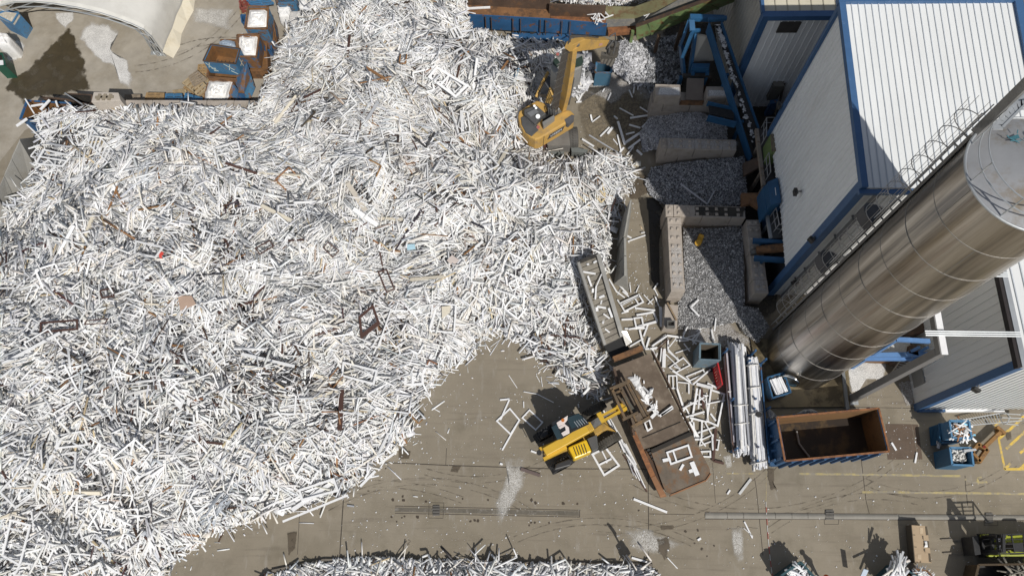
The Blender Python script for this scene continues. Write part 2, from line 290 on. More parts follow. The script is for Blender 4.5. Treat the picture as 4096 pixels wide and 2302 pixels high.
yel = M('worn_yellow_paint', (.62, .43, .08), .8, col2=(.30, .26, .19), lo=.46, hi=.62, scale=2.5, world=True); yel2 = M('faded_yellow_paint', (.43, .35, .16), .85, col2=(.27, .24, .19), lo=.4, hi=.58, scale=2.2, world=True)
ym = MB(); z = .0055
strip(ym, [zL(1425, 700), zL(1505, 1090)], .11, z); strip(ym, [zL(1500, 1085), zL(1760, 1085)], .13, z)
for a, b in (((1440, 730), (1610, 585)), ((1390, 590), (1450, 535)), ((1520, 850), (1750, 640)), ((1510, 1075), (1570, 1020)), ((1680, 900), (1760, 830)), ((1680, 1080), (1760, 1010)), ((1375, 440), (1385, 510)), ((1610, 585), (1760, 440))):
    strip(ym, [zL(*a), zL(*b)], .13, z + .0005)
struct('road_marking', ym, yel)
ym = MB(); strip(ym, [zK(470, 1190), zK(1075, 1197), zL(990, 1165)], .11, z); strip(ym, [zM(1180, 36), zL(30, 1350), zL(1800, 1372)], .11, z); strip(ym, [zJ(962, 1190), zJ(962, 1400), zM(352, 120)], .025, z)
strip(ym, [zL(1040, 1200), zL(1120, 1240), zL(1300, 1235)], .10, z); strip(ym, [zL(1195, 1270), zL(1190, 1190), zL(1235, 1180)], .10, z + .0004)
strip(ym, [zJ(590, 1225), zJ(900, 1226)], .05, z); struct('road_marking', ym, yel2)

dk = M('drain_channel_concrete', (.13, .115, .09), .85, col2=(.24, .22, .19), lo=.5, hi=.65, scale=3, world=True, var=.2); dl = M('dished_channel_concrete', (.25, .235, .205), .85, var=.12, vscale=1.5, world=True)
dm = MB(); dm.sheet([zN(450, 366), zN(1638, 391), zN(1638, 420), zN(450, 393)], .005); struct('drain_channel', dm, dk)
dm = MB(); strip(dm, [zN(452, 357), zN(1645, 384)], .03, .0062); strip(dm, [zN(450, 403), zN(1640, 428), zN(1640, 386)], .03, .0062); strip(dm, [zN(670, 335), zN(765, 337), zN(760, 436), zN(668, 434), zN(670, 335)], .02, .0062); struct('paving_joint', dm, line_m)
# dished channel: shallow gully of real depth standing on its bed
def gully(px_t, px_b, n=8):
    rows = []
    for i in range(n + 1):
        k = i / n; rows.append([P((a[0] + (b[0] - a[0]) * k, a[1] + (b[1] - a[1]) * k), .006 + .05 * math.sin(math.pi * k)) for a, b in zip(px_t, px_b)])
    return MB().grid(rows)
struct('drain_channel', gully([zM(-170, 212), zM(860, 222), zM(1700, 230), zM(2650, 236)], [zM(-170, 262), zM(860, 268), zM(1700, 272), zM(2650, 276)]), dl, smooth=True)
dm = MB(); strip(dm, [zM(-175, 210), zM(1250, 222), zM(2650, 234)], .02, .0058); strip(dm, [zM(-175, 266), zM(850, 268), zM(1250, 272), zM(2650, 278)], .035, .0058)
for u in (20, 160, 435, 577, 715): strip(dm, [zM(u, 211), zM(u + 2, 264)], .015, .06)
strip(dm, [zM(855, 270), zM(857, 312), zM(978, 312), zM(980, 272)], .02, .0058); strip(dm, [zM(2232, 282), zM(2234, 322), zM(2350, 322), zM(2350, 284)], .02, .0058); struct('paving_joint', dm, line_m)
grd = M('cast_iron', (.16, .15, .135), .6, .3); hole = M('drain_hole', (.01, .01, .01), .9)
def grate(a, b, c, d, label, nx=6, ny=3):
    t = thing('drain_grate', label, 'drain grate', P(((a[0] + c[0]) / 2, (a[1] + c[1]) / 2), .01))
    MB().sheet([a, b, c, d], .012).build('drain_pit', hole, t); mb = MB(); A, B_, C_, D = [P(q, .04) for q in (a, b, c, d)]
    for i in range(nx + 1): k = i / nx; mb.beam(A + (B_ - A) * k, D + (C_ - D) * k, .02, .05)
    for i in range(ny + 1): k = i / ny; mb.beam(A + (D - A) * k - (0, 0, .004), B_ + (C_ - B_) * k - (0, 0, .004), .06, .05)
    mb.build('grate_bars', grd, t)
grate(zN(697, 358), zN(738, 358), zN(737, 415), zN(695, 415), 'square iron drain grate in the dark drain channel')
grate(zM(868, 196), zM(936, 196), zM(936, 268), zM(866, 268), 'iron drain grate in the pale dished channel, clear of the forklift shadow')
grate(zM(2246, 222), zM(2306, 222), zM(2306, 294), zM(2244, 294), 'iron drain grate by the shadow of the forklift guard')

tyre = patch_mat('tyre_smear', (.12, .10, .075), .85, 2.2, .9, (3, .35, .65, .0))
random.seed(23)
for cx, cy, r, a0, a1 in ((1500, 2900, 950, -2.0, -1.2), (1700, 2700, 760, -2.1, -1.0), (2400, 2900, 800, -2.0, -1.1), (3000, 1100, 930, .9, 2.1), (2500, 1300, 800, .7, 1.7), (3500, 2700, 700, -2.2, -1.3), (1900, 1300, 600, .9, 1.9), (3700, 1400, 560, .9, 2.0), (500, -300, 560, .5, 1.5), (900, 700, 520, -2.0, -1.0)):
    for o in (0, 26): A = np.linspace(a0, a1, 14); pp = [(cx + (r + o) * math.cos(a), cy + (r + o) * math.sin(a)) for a in A] + [(cx + (r + o + 9) * math.cos(a), cy + (r + o + 9) * math.sin(a)) for a in A[::-1]]; pp = [np.array(P(p, 0)) for p in pp]; n = 14; v = []; [v.extend([pp[i] + (0, 0, .0046), (pp[i] + pp[2 * n - 1 - i]) / 2 + (0, 0, .0046), pp[2 * n - 1 - i] + (0, 0, .0046)]) for i in range(n)]; ob = raw('tyre_mark', v, [(3 * i + j, 3 * i + 3 + j, 3 * i + 4 + j, 3 * i + 1 + j) for i in range(n - 1) for j in (0, 1)], tyre); at = ob.data.attributes.new('fade', 'FLOAT', 'POINT'); at.data.foreach_set('value', [0.0, .75 , 0.0] * n); tag(ob, kind='structure')
# ================================================================ the scrap heaps
def idw(ctrl, x, y, pw=3.0, soft=40.0):
    c = np.asarray(ctrl, float); d2 = (x[..., None] - c[:, 0]) ** 2 + (y[..., None] - c[:, 1]) ** 2 + soft ** 2
    wt = d2 ** (-pw / 2); return (wt * c[:, 2]).sum(-1) / wt.sum(-1)
def inside(poly, x, y):
    p = np.asarray(poly, float); r = np.zeros(np.shape(x), bool); q = np.roll(p, 1, 0)
    for (x1, y1), (x2, y2) in zip(q, p):
        if y1 == y2: continue
        c = (y1 > y) != (y2 > y); r ^= c & (x < (x2 - x1) * (y - y1) / (y2 - y1) + x1)
    return r
def edge_dist(poly, x, y):
    p = np.asarray(poly, float); q = np.roll(p, 1, 0); best = np.full(np.shape(x), 1e9)
    for a, b in zip(q, p):
        d = b - a; L = d @ d + 1e-9; t = np.clip(((x - a[0]) * d[0] + (y - a[1]) * d[1]) / L, 0, 1)
        best = np.minimum(best, np.hypot(x - a[0] - t * d[0], y - a[1] - t * d[1]))
    return best
HEAP = [(100, 470), (200, 440), (300, 428), (480, 428), (1030, 425), (1060, 330), (1100, 230), (1130, 140), (1180, 95), (1240, 20), (1260, -70), (1870, -70), (1868, 60), (1885, 112), (1990, 130), (2100, 155), (2300, 172), (2315, 290), (2245, 430), (2200, 520), (2185, 610), (2290, 640), (2420, 600), (2500, 620), (2560, 650), (2540, 700), (2505, 780), (2460, 860), (2445, 960),
        (2430, 1060), (2395, 1180), (2340, 1230), (2385, 1350), (2425, 1450), (2430, 1560), (2380, 1590), (2300, 1570), (2230, 1500), (2160, 1440), (2090, 1370), (2020, 1330), (1965, 1310), (1900, 1350), (1880, 1430), (1760, 1480), (1700, 1530), (1690, 1600), (1645, 1735), (1600, 1780), (1480, 1870), (1395, 1925), (1390, 1975), (1250, 2000), (1130, 2050), (1000, 2078), (900, 2100), (820, 2140), (780, 2185), (700, 2235), (620, 2330), (-120, 2420), (-120, 900), (0, 835), (80, 775), (140, 650), (150, 560), (165, 500)]
FREE = [(2540, 700), (2460, 860), (2395, 1200), (2385, 1350), (2430, 1500), (2380, 1590), (2230, 1500), (2090, 1370), (1965, 1310), (1890, 1400), (1760, 1480), (1695, 1560), (1645, 1735), (1480, 1870), (1395, 1940), (1250, 2000), (1000, 2078), (820, 2140), (700, 2235), (620, 2330)]
CTRL = [(*p, .12) for p in FREE] + [(0, 850, 1.6), (80, 770, 1.9), (150, 600, 2.2), (120, 470, 2.2), (300, 430, 2.8), (600, 430, 3.0), (900, 430, 3.1), (1040, 400, 3.1), (1080, 250, 2.6), (1180, 120, 3.0), (1250, 0, 4), (1500, -30, 4.6), (1800, -20, 3.2), (1900, 110, 2.4), (2100, 165, 1.5), (2280, 180, .6),
        (2230, 330, .45), (2150, 430, .7), (2040, 480, 2.0), (2140, 590, .7), (2400, 640, .35), (2520, 660, .25), (1300, 200, 4.4), (1500, 380, 5.0), (1700, 230, 4.6), (1950, 330, 3.4), (2060, 250, 2.4), (1500, 650, 4.5), (1100, 620, 4.2), (800, 680, 3.8), (500, 780, 3.5), (300, 1000, 3.3), (700, 1080, 3.8), (1200, 930, 4.1), (1750, 780, 3.8), (2050, 720, 2.8), (2250, 760, 1.9), (2280, 930, 1.8), (2050, 1000, 2.2), (1800, 1060, 2.1), (2200, 1150, 1.2), (2260, 1480, .3), (2340, 1540, .2), (2300, 1400, .4),
        (1560, 1230, 1.0), (1600, 1350, .7), (1850, 1220, 1.1), (1750, 1400, .5), (1200, 1230, 2.9), (1000, 1480, 2.7), (600, 1430, 3.2), (200, 1430, 3.4), (200, 1780, 3.0), (600, 1780, 2.6), (1000, 1760, 1.9), (1300, 1680, 1.3), (1480, 1530, 1.1), (800, 1980, 1.3), (-60, 2300, 2.2), (200, 2230, 2.0), (420, 2150, 1.6), (560, 2120, 1.0)]
HEAP2 = [(1040, 2330), (1110, 2292), (1200, 2262), (1290, 2242), (1400, 2228), (1600, 2232), (1900, 2244), (2200, 2252), (2480, 2256), (2600, 2262), (2640, 2300), (2660, 2420), (1000, 2420)]
CTRL2 = [(1100, 2300, .1), (1300, 2250, .1), (1300, 2400, .4), (1800, 2250, .1), (1800, 2400, .5), (2300, 2262, .1), (2300, 2400, .4), (2600, 2290, .1)]
HEAP3 = [(2230, -70), (2240, 5), (2330, 18), (2420, 16), (2500, 26), (2540, 6), (2620, -5), (2760, -20), (2800, -70)]
CTRL3 = [(2300, 0, 1.0), (2450, 10, .8), (2600, -20, 1.0), (2450, -60, 1.6)]
def rough_h(x, y): return .19 * np.sin(x / 37. + 1.6 * np.sin(y / 61. + x / 210.)) * np.cos(y / 33. + 1.2 * np.sin(x / 83.)) + .20 * np.sin(x / 71. - y / 57. + np.cos(y / 140.)) + .06 * np.sin(x / 15. + y / 21.) + .03 * np.cos(x / 12. - y / 9.)
def heap_z(x, y, poly=HEAP, ctrl=CTRL, amp=1.0):
    z = idw(ctrl, x, y); return np.maximum(.03, z + amp * rough_h(x, y) * np.clip(z / 1.8, .05, 1))
def heap_frame(x, y, fz=heap_z):
    e = 14.0; a, b = PN(x - e, y, fz(x - e, y)), PN(x + e, y, fz(x + e, y)); c, d = PN(x, y + e, fz(x, y + e)), PN(x, y - e, fz(x, y - e))
    u = b - a; v = d - c; n = np.cross(u, v); n /= np.linalg.norm(n, axis=-1, keepdims=True); n[..., 2] = np.abs(n[..., 2]); n += np.array([0, 0, .5]); n /= np.linalg.norm(n, axis=-1, keepdims=True)
    return PN(x, y, fz(x, y)), n
def sticks(c, ax, up, L, wd, th):
    """boxes: centres, long axes, up axes -> vertices, quads"""
    s = np.cross(ax, up); s /= np.linalg.norm(s, axis=1, keepdims=True); u = np.cross(s, ax); n = len(c)
    k = np.array([(-1, -1, -1), (1, -1, -1), (1, 1, -1), (-1, 1, -1), (-1, -1, 1), (1, -1, 1), (1, 1, 1), (-1, 1, 1)], float) / 2
    v = c[:, None] + ax[:, None] * (k[None, :, 0:1] * L[:, None, None]) + s[:, None] * (k[None, :, 1:2] * wd[:, None, None]) + u[:, None] * (k[None, :, 2:3] * th[:, None, None])
    q = np.array([(4, 5, 6, 7), (0, 3, 2, 1), (0, 1, 5, 4), (1, 2, 6, 5), (2, 3, 7, 6), (3, 0, 4, 7)])
    return v.reshape(-1, 3), (q[None] + 8 * np.arange(n)[:, None, None]).reshape(-1, 4)
PAL = np.array([(.81, .81, .81), (.73, .72, .70), (.74, .70, .63), (.68, .69, .71), (.55, .57, .60), (.46, .47, .48), (.18, .19, .20), (.075, .045, .033), (.28, .15, .07), (.58, .47, .30), (.05, .05, .055)])
PPR = np.array([.42, .24, .12, .09, .045, .03, .018, .02, .010, .012, .009]); PPR /= PPR.sum()
def heap_cols(n, rng): 
    c = PAL[rng.choice(len(PAL), n, p=PPR)]; return np.clip(c * (1 + rng.normal(0, .045, (n, 1))) + rng.normal(0, .006, (n, 3)), .01, .88)
def scatter(poly, n, rng):
    p = np.asarray(poly); lo, hi = p.min(0), p.max(0); xs = []; tot = 0
    while tot < n:
        x = rng.uniform(lo[0], hi[0], n); y = rng.uniform(lo[1], hi[1], n); k = inside(poly, x, y); k &= ~((x > 2130) & (y > 1290) & (poly is HEAP) & (rng.random(n) < .55)); xs.append(np.stack([x[k], y[k]], 1)); tot += k.sum()
    return np.concatenate(xs)[:n]
def flow(x, y):
    f = 1.3 * np.sin(x / 170. + 1.9 * np.sin(y / 150.)) + 1.1 * np.cos(y / 140. - x / 260. + 1.5 * np.sin(x / 330.)) + .2
    return f
def lay(p, rng, fz, L, wd, th, lift=(-.12, .22), tilt=.20, spread=.9, az=None):
    x, y = p[:, 0], p[:, 1]; n = len(p); c, nr = heap_frame(x, y, fz)
    a = flow(x, y) + rng.normal(0, spread, n) if az is None else az
    h = np.stack([np.cos(a), np.sin(a), 0 * a], 1); h -= nr * (h * nr).sum(1, keepdims=True); h += nr * rng.normal(0, tilt, (n, 1)); h /= np.linalg.norm(h, axis=1, keepdims=True)
    u = nr + rng.normal(0, .35, (n, 3)); c = c + nr * rng.uniform(*lift, (n, 1))
    # bottom ends must not dive under the yard
    low = c[:, 2] - np.abs(h[:, 2]) * L / 2 - th / 2; c[:, 2] += np.maximum(0, .005 - low)
    return c, h, u
heap_m = tint_mat('scrap_plastic', .5, var=.10, vscale=7)
def heap_mesh(name, poly, ctrl, fz, n, seed, label, step=22, spill=None, lift0=-.18):
    rng = np.random.default_rng(seed); p = np.asarray(poly); xs = np.arange(p[:, 0].min(), p[:, 0].max() + step, step); ys = np.arange(p[:, 1].min(), p[:, 1].max() + step, step)
    X, Y = np.meshgrid(xs, ys); ins = inside(poly, X, Y); zz = fz(X, Y) + lift0 - .3 * np.clip((Y - 1050) / 500., 0, 1) * (spill is not None); V = PN(X, Y, np.maximum(zz, .008)); idx = np.arange(X.size).reshape(X.shape)
    k = ins[:-1, :-1] & ins[1:, :-1] & ins[:-1, 1:] & ins[1:, 1:]
    f0 = np.stack([idx[:-1, :-1], idx[1:, :-1], idx[1:, 1:], idx[:-1, 1:]], -1)[k]; v0 = V.reshape(-1, 3); col0 = np.clip(rng.normal(.47, .14, (len(v0), 1)), .05, .75) * np.array([1, .955, .885])
    vs, fs, cs = [v0], [f0], [col0]; off = len(v0)
    def push(v, f, c):
        nonlocal off
        vs.append(v); fs.append(f + off); cs.append(np.repeat(c, 8, 0)); off += len(v)
    # coats: broken chips, offcuts, lengths of profile; sizes drift from place to place
    zone = lambda q: 1.0 + .22 * np.sin(q[:, 0] / 240. + np.cos(q[:, 1] / 190.)) + .25 * np.clip((q[:, 1] - 900) / 900., -.6, 1) - .12 * np.exp(-((q[:, 0] - 1600) ** 2 + (q[:, 1] - 1270) ** 2) / 200. ** 2) * 5
    for frac, (l0, l1), (w0, w1), lift, tilt, sp in ((.26, (.12, .5), (.022, .062), (-.15, .03), .24, 1.3), (.40, (.45, 1.6), (.028, .082), (-.10, .11), .12, .62), (.22, (1.0, 3.0), (.032, .098), (-.05, .17), .08, .6)):
        m = int(n * frac); q = scatter(poly, m, rng); d = edge_dist(poly, q[:, 0], q[:, 1]); m = len(q); zf = np.clip(zone(q), .45, 1.5)
        L = l0 * (l1 / l0) ** rng.beta(1.3, 1.5, m) * zf; Wd = rng.uniform(w0, w1, m) * np.clip(zf, .6, 1.15); T = np.where(rng.random(m) < .6, rng.uniform(.012, .03, m), Wd * rng.uniform(.35, .65, m)); L = np.minimum(L, (.4 if spill else .2) + d * .013)
        keep = (rng.random(m) > (.62 if frac < .3 and frac > .23 else .18) * np.clip((q[:, 1] - 1000) / 500., 0, 1)) | (spill is None); q, L, Wd, T = q[keep], L[keep], Wd[keep], T[keep]; m = len(q)
        c, h, u = lay(q, rng, fz, L, Wd, T, lift, tilt, sp); push(*sticks(c, h, u, L, Wd, T), heap_cols(m, rng))
    # swathes of near parallel lengths, as a grab drops them
    m = int(n * .11); k = max(4, m // 13); qc = scatter(poly, k, rng); az = rng.uniform(0, math.pi, k); idc = rng.integers(0, k, m); q = qc[idc] + rng.normal(0, 22, (m, 2)); ok = inside(poly, q[:, 0], q[:, 1]); q, idc = q[ok], idc[ok]; m = len(q); d = edge_dist(poly, q[:, 0], q[:, 1])
    L = np.minimum(rng.uniform(.8, 2.4, m), .4 + d * .013); Wd = rng.uniform(.03, .095, m); T = rng.uniform(.02, .06, m); c, h, u = lay(q, rng, fz, L, Wd, T, (-.04, .2), .08, 0, az[idc] + rng.normal(0, .13, m)); push(*sticks(c, h, u, L, Wd, T), np.clip(heap_cols(k, rng)[idc] * .35 + heap_cols(m, rng) * .65, .01, .88))
    # nests of dark and brown scrap; their dark colour also stands in for shaded hollows
    if spill is not None:
        k = 34; qc = scatter(poly, k, rng); qc[:12] = [(1480, 1150), (1790, 770), (1830, 800), (1060, 1600), (980, 1250), (700, 1560), (300, 1530), (1500, 1290), (560, 1640), (1180, 1420), (2180, 1480), (900, 1030)]; k2 = 26; qc = np.concatenate([qc, np.stack([rng.uniform(150, 1350, k2), 1560 + rng.normal(0, 55, k2) + 60 * np.sin(np.arange(k2))], 1), [(950, 1960), (900, 2030), (990, 1900)]]); k = len(qc); m = 2300; idc = rng.integers(0, k, m); q = qc[idc] + rng.normal(0, 1, (m, 2)) * rng.uniform(12, 38, k)[idc][:, None]; q = q[inside(poly, q[:, 0], q[:, 1])]; m = len(q); d = edge_dist(poly, q[:, 0], q[:, 1])
        L = np.minimum(rng.uniform(.3, 1.4, m), .3 + d * .012); Wd = rng.uniform(.03, .1, m); c, h, u = lay(q, rng, fz, L, Wd, Wd * .5, (-.02, .14), .1, 1.2); push(*sticks(c, h, u, L, Wd, Wd * .5), np.array([(.05, .05, .052), (.09, .09, .095), (.08, .045, .033), (.2, .2, .21), (.16, .085, .04)])[rng.choice(5, m, p=[.3, .25, .2, .17, .08])])
    # broken frame corners: two or three sides still joined
    m = int(n * .02); q = scatter(poly, m, rng); L = rng.uniform(.4, 1.3, m); L2 = rng.uniform(.3, 1.0, m); Wd = rng.uniform(.05, .10, m); T = rng.uniform(.04, .07, m); c, h, u = lay(q, rng, fz, L, Wd, T, (.02, .22), .1, 1.6); cc = heap_cols(m, rng); s = np.cross(u, h); s /= np.linalg.norm(s, axis=1, keepdims=True); s *= rng.choice([-1, 1], (m, 1)); uu = np.cross(h, s); c[:, 2] += np.abs(s[:, 2]) * L2 * .5
    push(*sticks(c, h, uu, L, Wd, T), cc); e = h * (L / 2)[:, None]; f_ = s * (L2 / 2)[:, None]; push(*sticks(c + e + f_, s, uu, L2, Wd, T), cc); k3 = rng.random(m) < .4; push(*sticks((c - e + f_)[k3], s[k3], uu[k3], L2[k3], Wd[k3], T[k3]), cc[k3])
    # stragglers beyond the foot of the heap
    if spill is not None:
        m = int(n * .03); sp_ = np.asarray(spill, float); k = rng.integers(0, len(sp_) - 1, m); t_ = rng.random(m)[:, None]; q = sp_[k] * (1 - t_) + sp_[k + 1] * t_ + rng.normal(0, 1, (m, 2)) * rng.exponential(16, (m, 1)); q = q[~inside(poly, q[:, 0], q[:, 1])]; m = len(q); c = PN(q[:, 0], q[:, 1], np.full(m, .02)); a = rng.uniform(0, 6.3, m); h = np.stack([np.cos(a), np.sin(a), rng.normal(0, .03, m)], 1); L = .06 * (1.0 / .06) ** (rng.random(m) ** 1.7); push(*sticks(c, h, np.tile([0., 0, 1], (m, 1)), L, np.minimum(L * .5, rng.uniform(.02, .08, m)), np.full(m, .03)), heap_cols(m, rng))
    # bent strips, each of three pieces
    m = int(n * .012); q = scatter(poly, m, rng); L = rng.uniform(.9, 2.4, m) / 3; Wd = rng.uniform(.03, .07, m); T = np.full(m, .02); c, h, u = lay(q, rng, fz, L, Wd, T, (.02, .22), .1, .8); cc = heap_cols(m, rng)
    s = np.cross(u, h); s /= np.linalg.norm(s, axis=1, keepdims=True); b = rng.normal(0, .28, (m, 1)); h2 = h + s * b; h3 = h - s * b; h2 /= np.linalg.norm(h2, axis=1, keepdims=True); h3 /= np.linalg.norm(h3, axis=1, keepdims=True)
    push(*sticks(c, h, u, L, Wd, T), cc); push(*sticks(c + (h + h2) * L[:, None] / 2, h2, u, L, Wd, T), cc); push(*sticks(c - (h + h3) * L[:, None] / 2, h3, u, L, Wd, T), cc)
    # flat sheets and panels
    m = int(n * .006); q = scatter(poly, m, rng); L = rng.uniform(.25, .7, m); Wd = rng.uniform(.15, .4, m); T = np.full(m, .012); c, h, u = lay(q, rng, fz, L, Wd, T, (-.1, .12), .25, 1.5); push(*sticks(c, h, u, L, Wd, T), heap_cols(m, rng))
    f = [x for x in fs]; faces = np.concatenate([x.astype(np.int64) for x in f]); v = np.concatenate(vs); col = np.concatenate(cs)
    return fast_mesh(name, v, faces, col, heap_m, label, 'scrap heap')
def fast_mesh(name, v, q, col, mat, label, cat, kind='stuff'):
    me = bpy.data.meshes.new(name); nv, nf = len(v), len(q); me.vertices.add(nv); me.vertices.foreach_set('co', np.ascontiguousarray(v, np.float32).ravel()); me.loops.add(nf * 4); me.loops.foreach_set('vertex_index', q.astype(np.int32).ravel())
    me.polygons.add(nf); me.polygons.foreach_set('loop_start', np.arange(0, nf * 4, 4, dtype=np.int32)); me.polygons.foreach_set('loop_total', np.full(nf, 4, np.int32))
    at = me.attributes.new('tint', 'FLOAT_COLOR', 'POINT'); c4 = np.ones((nv, 4), np.float32); c4[:, :3] = col; at.data.foreach_set('color', c4.ravel()); me.materials.append(mat); me.update(calc_edges=True); me.validate()
    o = bpy.data.objects.new(name, me); COL.objects.link(o); return tag(o, label, cat, kind=kind)
z1 = lambda x, y: heap_z(x, y)
z2 = lambda x, y: np.maximum(.03, idw(CTRL2, x, y) + .15 * rough_h(x, y)); z3 = lambda x, y: np.maximum(.03, idw(CTRL3, x, y) + .5 * rough_h(x, y))
heap_mesh('scrap_heap', HEAP, CTRL, z1, 60000, 21, 'huge heap of broken white plastic window profiles filling the left of the yard', spill=FREE)
heap_mesh('scrap_heap', HEAP2, CTRL2, z2, 5200, 22, 'long low heap of white window profiles along the bottom edge behind the kerb')
heap_mesh('scrap_heap', HEAP3, CTRL3, z3, 2200, 23, 'white scrap heap seen beyond the rusty feed trough at the top')
# ================================================================ sheds
clad_w = M('white_cladding', (.84, .85, .85), .45, col2=(.73, .73, .72), lo=.5, hi=.75, scale=1.5, var=.05, stretch=(1, 1, .25)); clad_g = M('grey_cladding', (.74, .74, .72), .5, col2=(.68, .675, .65), lo=.5, hi=.75, scale=1.2, var=.06, stretch=(1, 1, .25))
clad_c = M('cream_cladding', (.56, .52, .41), .6, col2=(.44, .40, .31), lo=.5, hi=.75, scale=1, var=.08); clad_b = M('beige_cladding', (.42, .40, .36), .55, var=.06)
trim_b = M('blue_trim', (.05, .12, .25), .45, col2=(.13, .20, .33), lo=.6, hi=.7, scale=5, var=.1); roof_w = M('white_roof_sheet', (.75, .76, .75), .4, col2=(.73, .73, .71), lo=.55, hi=.75, scale=1.6, var=.05, stretch=(1, .2, 1)); groove = M('sheet_lap', (.55, .58, .61), .6)
glass = M('dark_glass', (.03, .035, .035), .12, var=.3)
def arr(*a): return np.array(a, float)
def clad(mb, A, B, z0, z1, pitch=.3, out=(0, -1, 0), rib=.035, w=.06, z0b=None, z1b=None):
    """upright sheet from ground point A to B with ribs; z0/z1 at A, z0b/z1b at B"""
    A, B, out = arr(*A, 0)[:3], arr(*B, 0)[:3], arr(*out); z0b = z0 if z0b is None else z0b; z1b = z1 if z1b is None else z1b
    Z = lambda p, z: arr(p[0], p[1], z); mb.quad(Z(A, z0), Z(B, z0b), Z(B, z1b), Z(A, z1)); L = np.linalg.norm(B - A); u = (B - A) / L; n = int(L / pitch)
    for i in range(n + 1):
        s = min(L - w, i * L / max(n, 1)) ; k = s / L; a = A + u * s; b = a + u * w; za, zb = z0 + (z0b - z0) * k, z1 + (z1b - z1) * k
        mb.add([Z(a, za), Z(a + u * .012 + out * rib, za), Z(b - u * .012 + out * rib, za), Z(b, za), Z(a, zb), Z(a + u * .012 + out * rib, zb), Z(b - u * .012 + out * rib, zb), Z(b, zb)], [(0, 1, 5, 4), (1, 2, 6, 5), (2, 3, 7, 6), (0, 3, 2, 1), (4, 5, 6, 7)])
def ribroof(mb, gb, c00, c10, c01, c11, pitch=.3, rib=.05, w=.045):
    """roof sheet; ribs run from the 0-edge (front) to the 1-edge (back)"""
    c00, c10, c01, c11 = map(lambda q: arr(*q), (c00, c10, c01, c11)); mb.hexa([c - (0, 0, .08) for c in (c00, c10, c11, c01)], [c00, c10, c11, c01]); n = int(round(np.linalg.norm(c10 - c00) / pitch))
    for i in range(1, n):
        k = i / n; a = c00 + (c10 - c00) * k; b = c01 + (c11 - c01) * k; gb.beam(a + (0, 0, rib / 2), b + (0, 0, rib / 2), w, rib)
X0, X1, Y0, Y1, ZF, ZB = 13.87, 21.35, 14.69, 22.95, 12.72, 13.7
t = thing('tall_shed', 'tall white metal shed with blue trim and a pale ribbed roof beside the silo', 'building', ((X0 + X1) / 2, (Y0 + Y1) / 2, 0))
mb = MB(); clad(mb, (X0, Y0), (X1, Y0), 0, ZF - .25, .33); mb.build('front_wall', clad_g, t)
mb = MB(); clad(mb, (X0, Y1 - .02), (X0, 18.05), 3.6, ZB - .22, .3, (-1, 0, 0), z1b=ZB - .55); clad(mb, (X0, 18.05), (X0, Y0), 3.6, ZB - .55, .3, (-1, 0, 0), z0b=3.1, z1b=ZF - .22)
mb.build('side_wall', clad_w, t); mb = MB(); mb.hexa([(X0 + .25, Y0 + .1, 0), (X1, Y0 + .1, 0), (X1, Y1, 0), (X0 + .25, Y1, 0)], [(X0 + .25, Y0 + .1, 12.4), (X1, Y0 + .1, 12.4), (X1, Y1, 13.3), (X0 + .25, Y1, 13.3)]); mb.build('inner_wall', M('dark_interior', (.03, .03, .032), .8), t)
mb = MB(); gb = MB(); ribroof(mb, gb, (X0 + .12, Y0 - .1, ZF), (X1 - .12, Y0 - .1, ZF), (X0 + .12, Y1, ZB), (X1 - .12, Y1, ZB), .29, .035, .035)
r = mb.build('roof', roof_w, t); gb.build('roof_rib', groove, r)
mb = MB(); k = (17.6 - Y0) / (Y1 - Y0); zz = ZF + (ZB - ZF) * k
mb.box(((X0 + X1) / 2, 17.6, zz + .002), (1, 0), 7.1, .03, .004)
mb.build('sheet_joint', M('rusty_screw', (.45, .41, .36), .8), r)
mb = MB(); mb.beam((X0 - .02, Y0 - .12, ZF + .02), (X0 - .02, Y1 + .1, ZB + .02), .27, .28); mb.build('verge_trim', trim_b, t)
mb = MB(); mb.beam((X1 + .02, Y0 - .12, ZF + .02), (X1 + .02, Y1 + .1, ZB + .02), .34, .28); mb.build('verge_trim', trim_b, t)
mb = MB(); mb.beam((X0 - .18, Y1 + .13, ZB + .03), (X1 + .18, Y1 + .13, ZB + .03), .3, .3); mb.build('ridge_trim', trim_b, t)
mb = MB(); mb.beam((X0 - .18, Y0 - .22, ZF - .16), (X1 + .18, Y0 - .22, ZF - .16), .2, .16); mb.build('gutter', trim_b, t)
mb = MB(); mb.hexa([(X0 - .06, Y0 - .06, 0), (X0 + .3, Y0 - .06, 0), (X0 + .3, Y0 - .02, 0), (X0 - .06, Y0 + .34, 0)], [(X0 - .06, Y0 - .06, ZF - .1), (X0 + .3, Y0 - .06, ZF - .1), (X0 + .3, Y0 - .02, ZF - .1), (X0 - .06, Y0 + .34, ZF - .1)]); mb.build('corner_trim', trim_b, t)
mb = MB(); mb.beam((X0 - .05, Y1 - .1, 3.5), (X0 - .05, Y1 - .1, ZB - .1), .2, .2, (0, 1, 0)); mb.build('corner_trim', trim_b, t)
mb = MB(); mb.tube([(X0 + .75, Y0 - .14, .1), (X0 + .75, Y0 - .14, ZF - .2)], .11, 8); [mb.box((X0 + .75, Y0 - .14, z), (1, 0), .3, .26, .06) for z in (2, 4, 6, 8, 10)]; mb.build('downpipe', M('grey_pipe', (.19, .19, .19), .5), t)
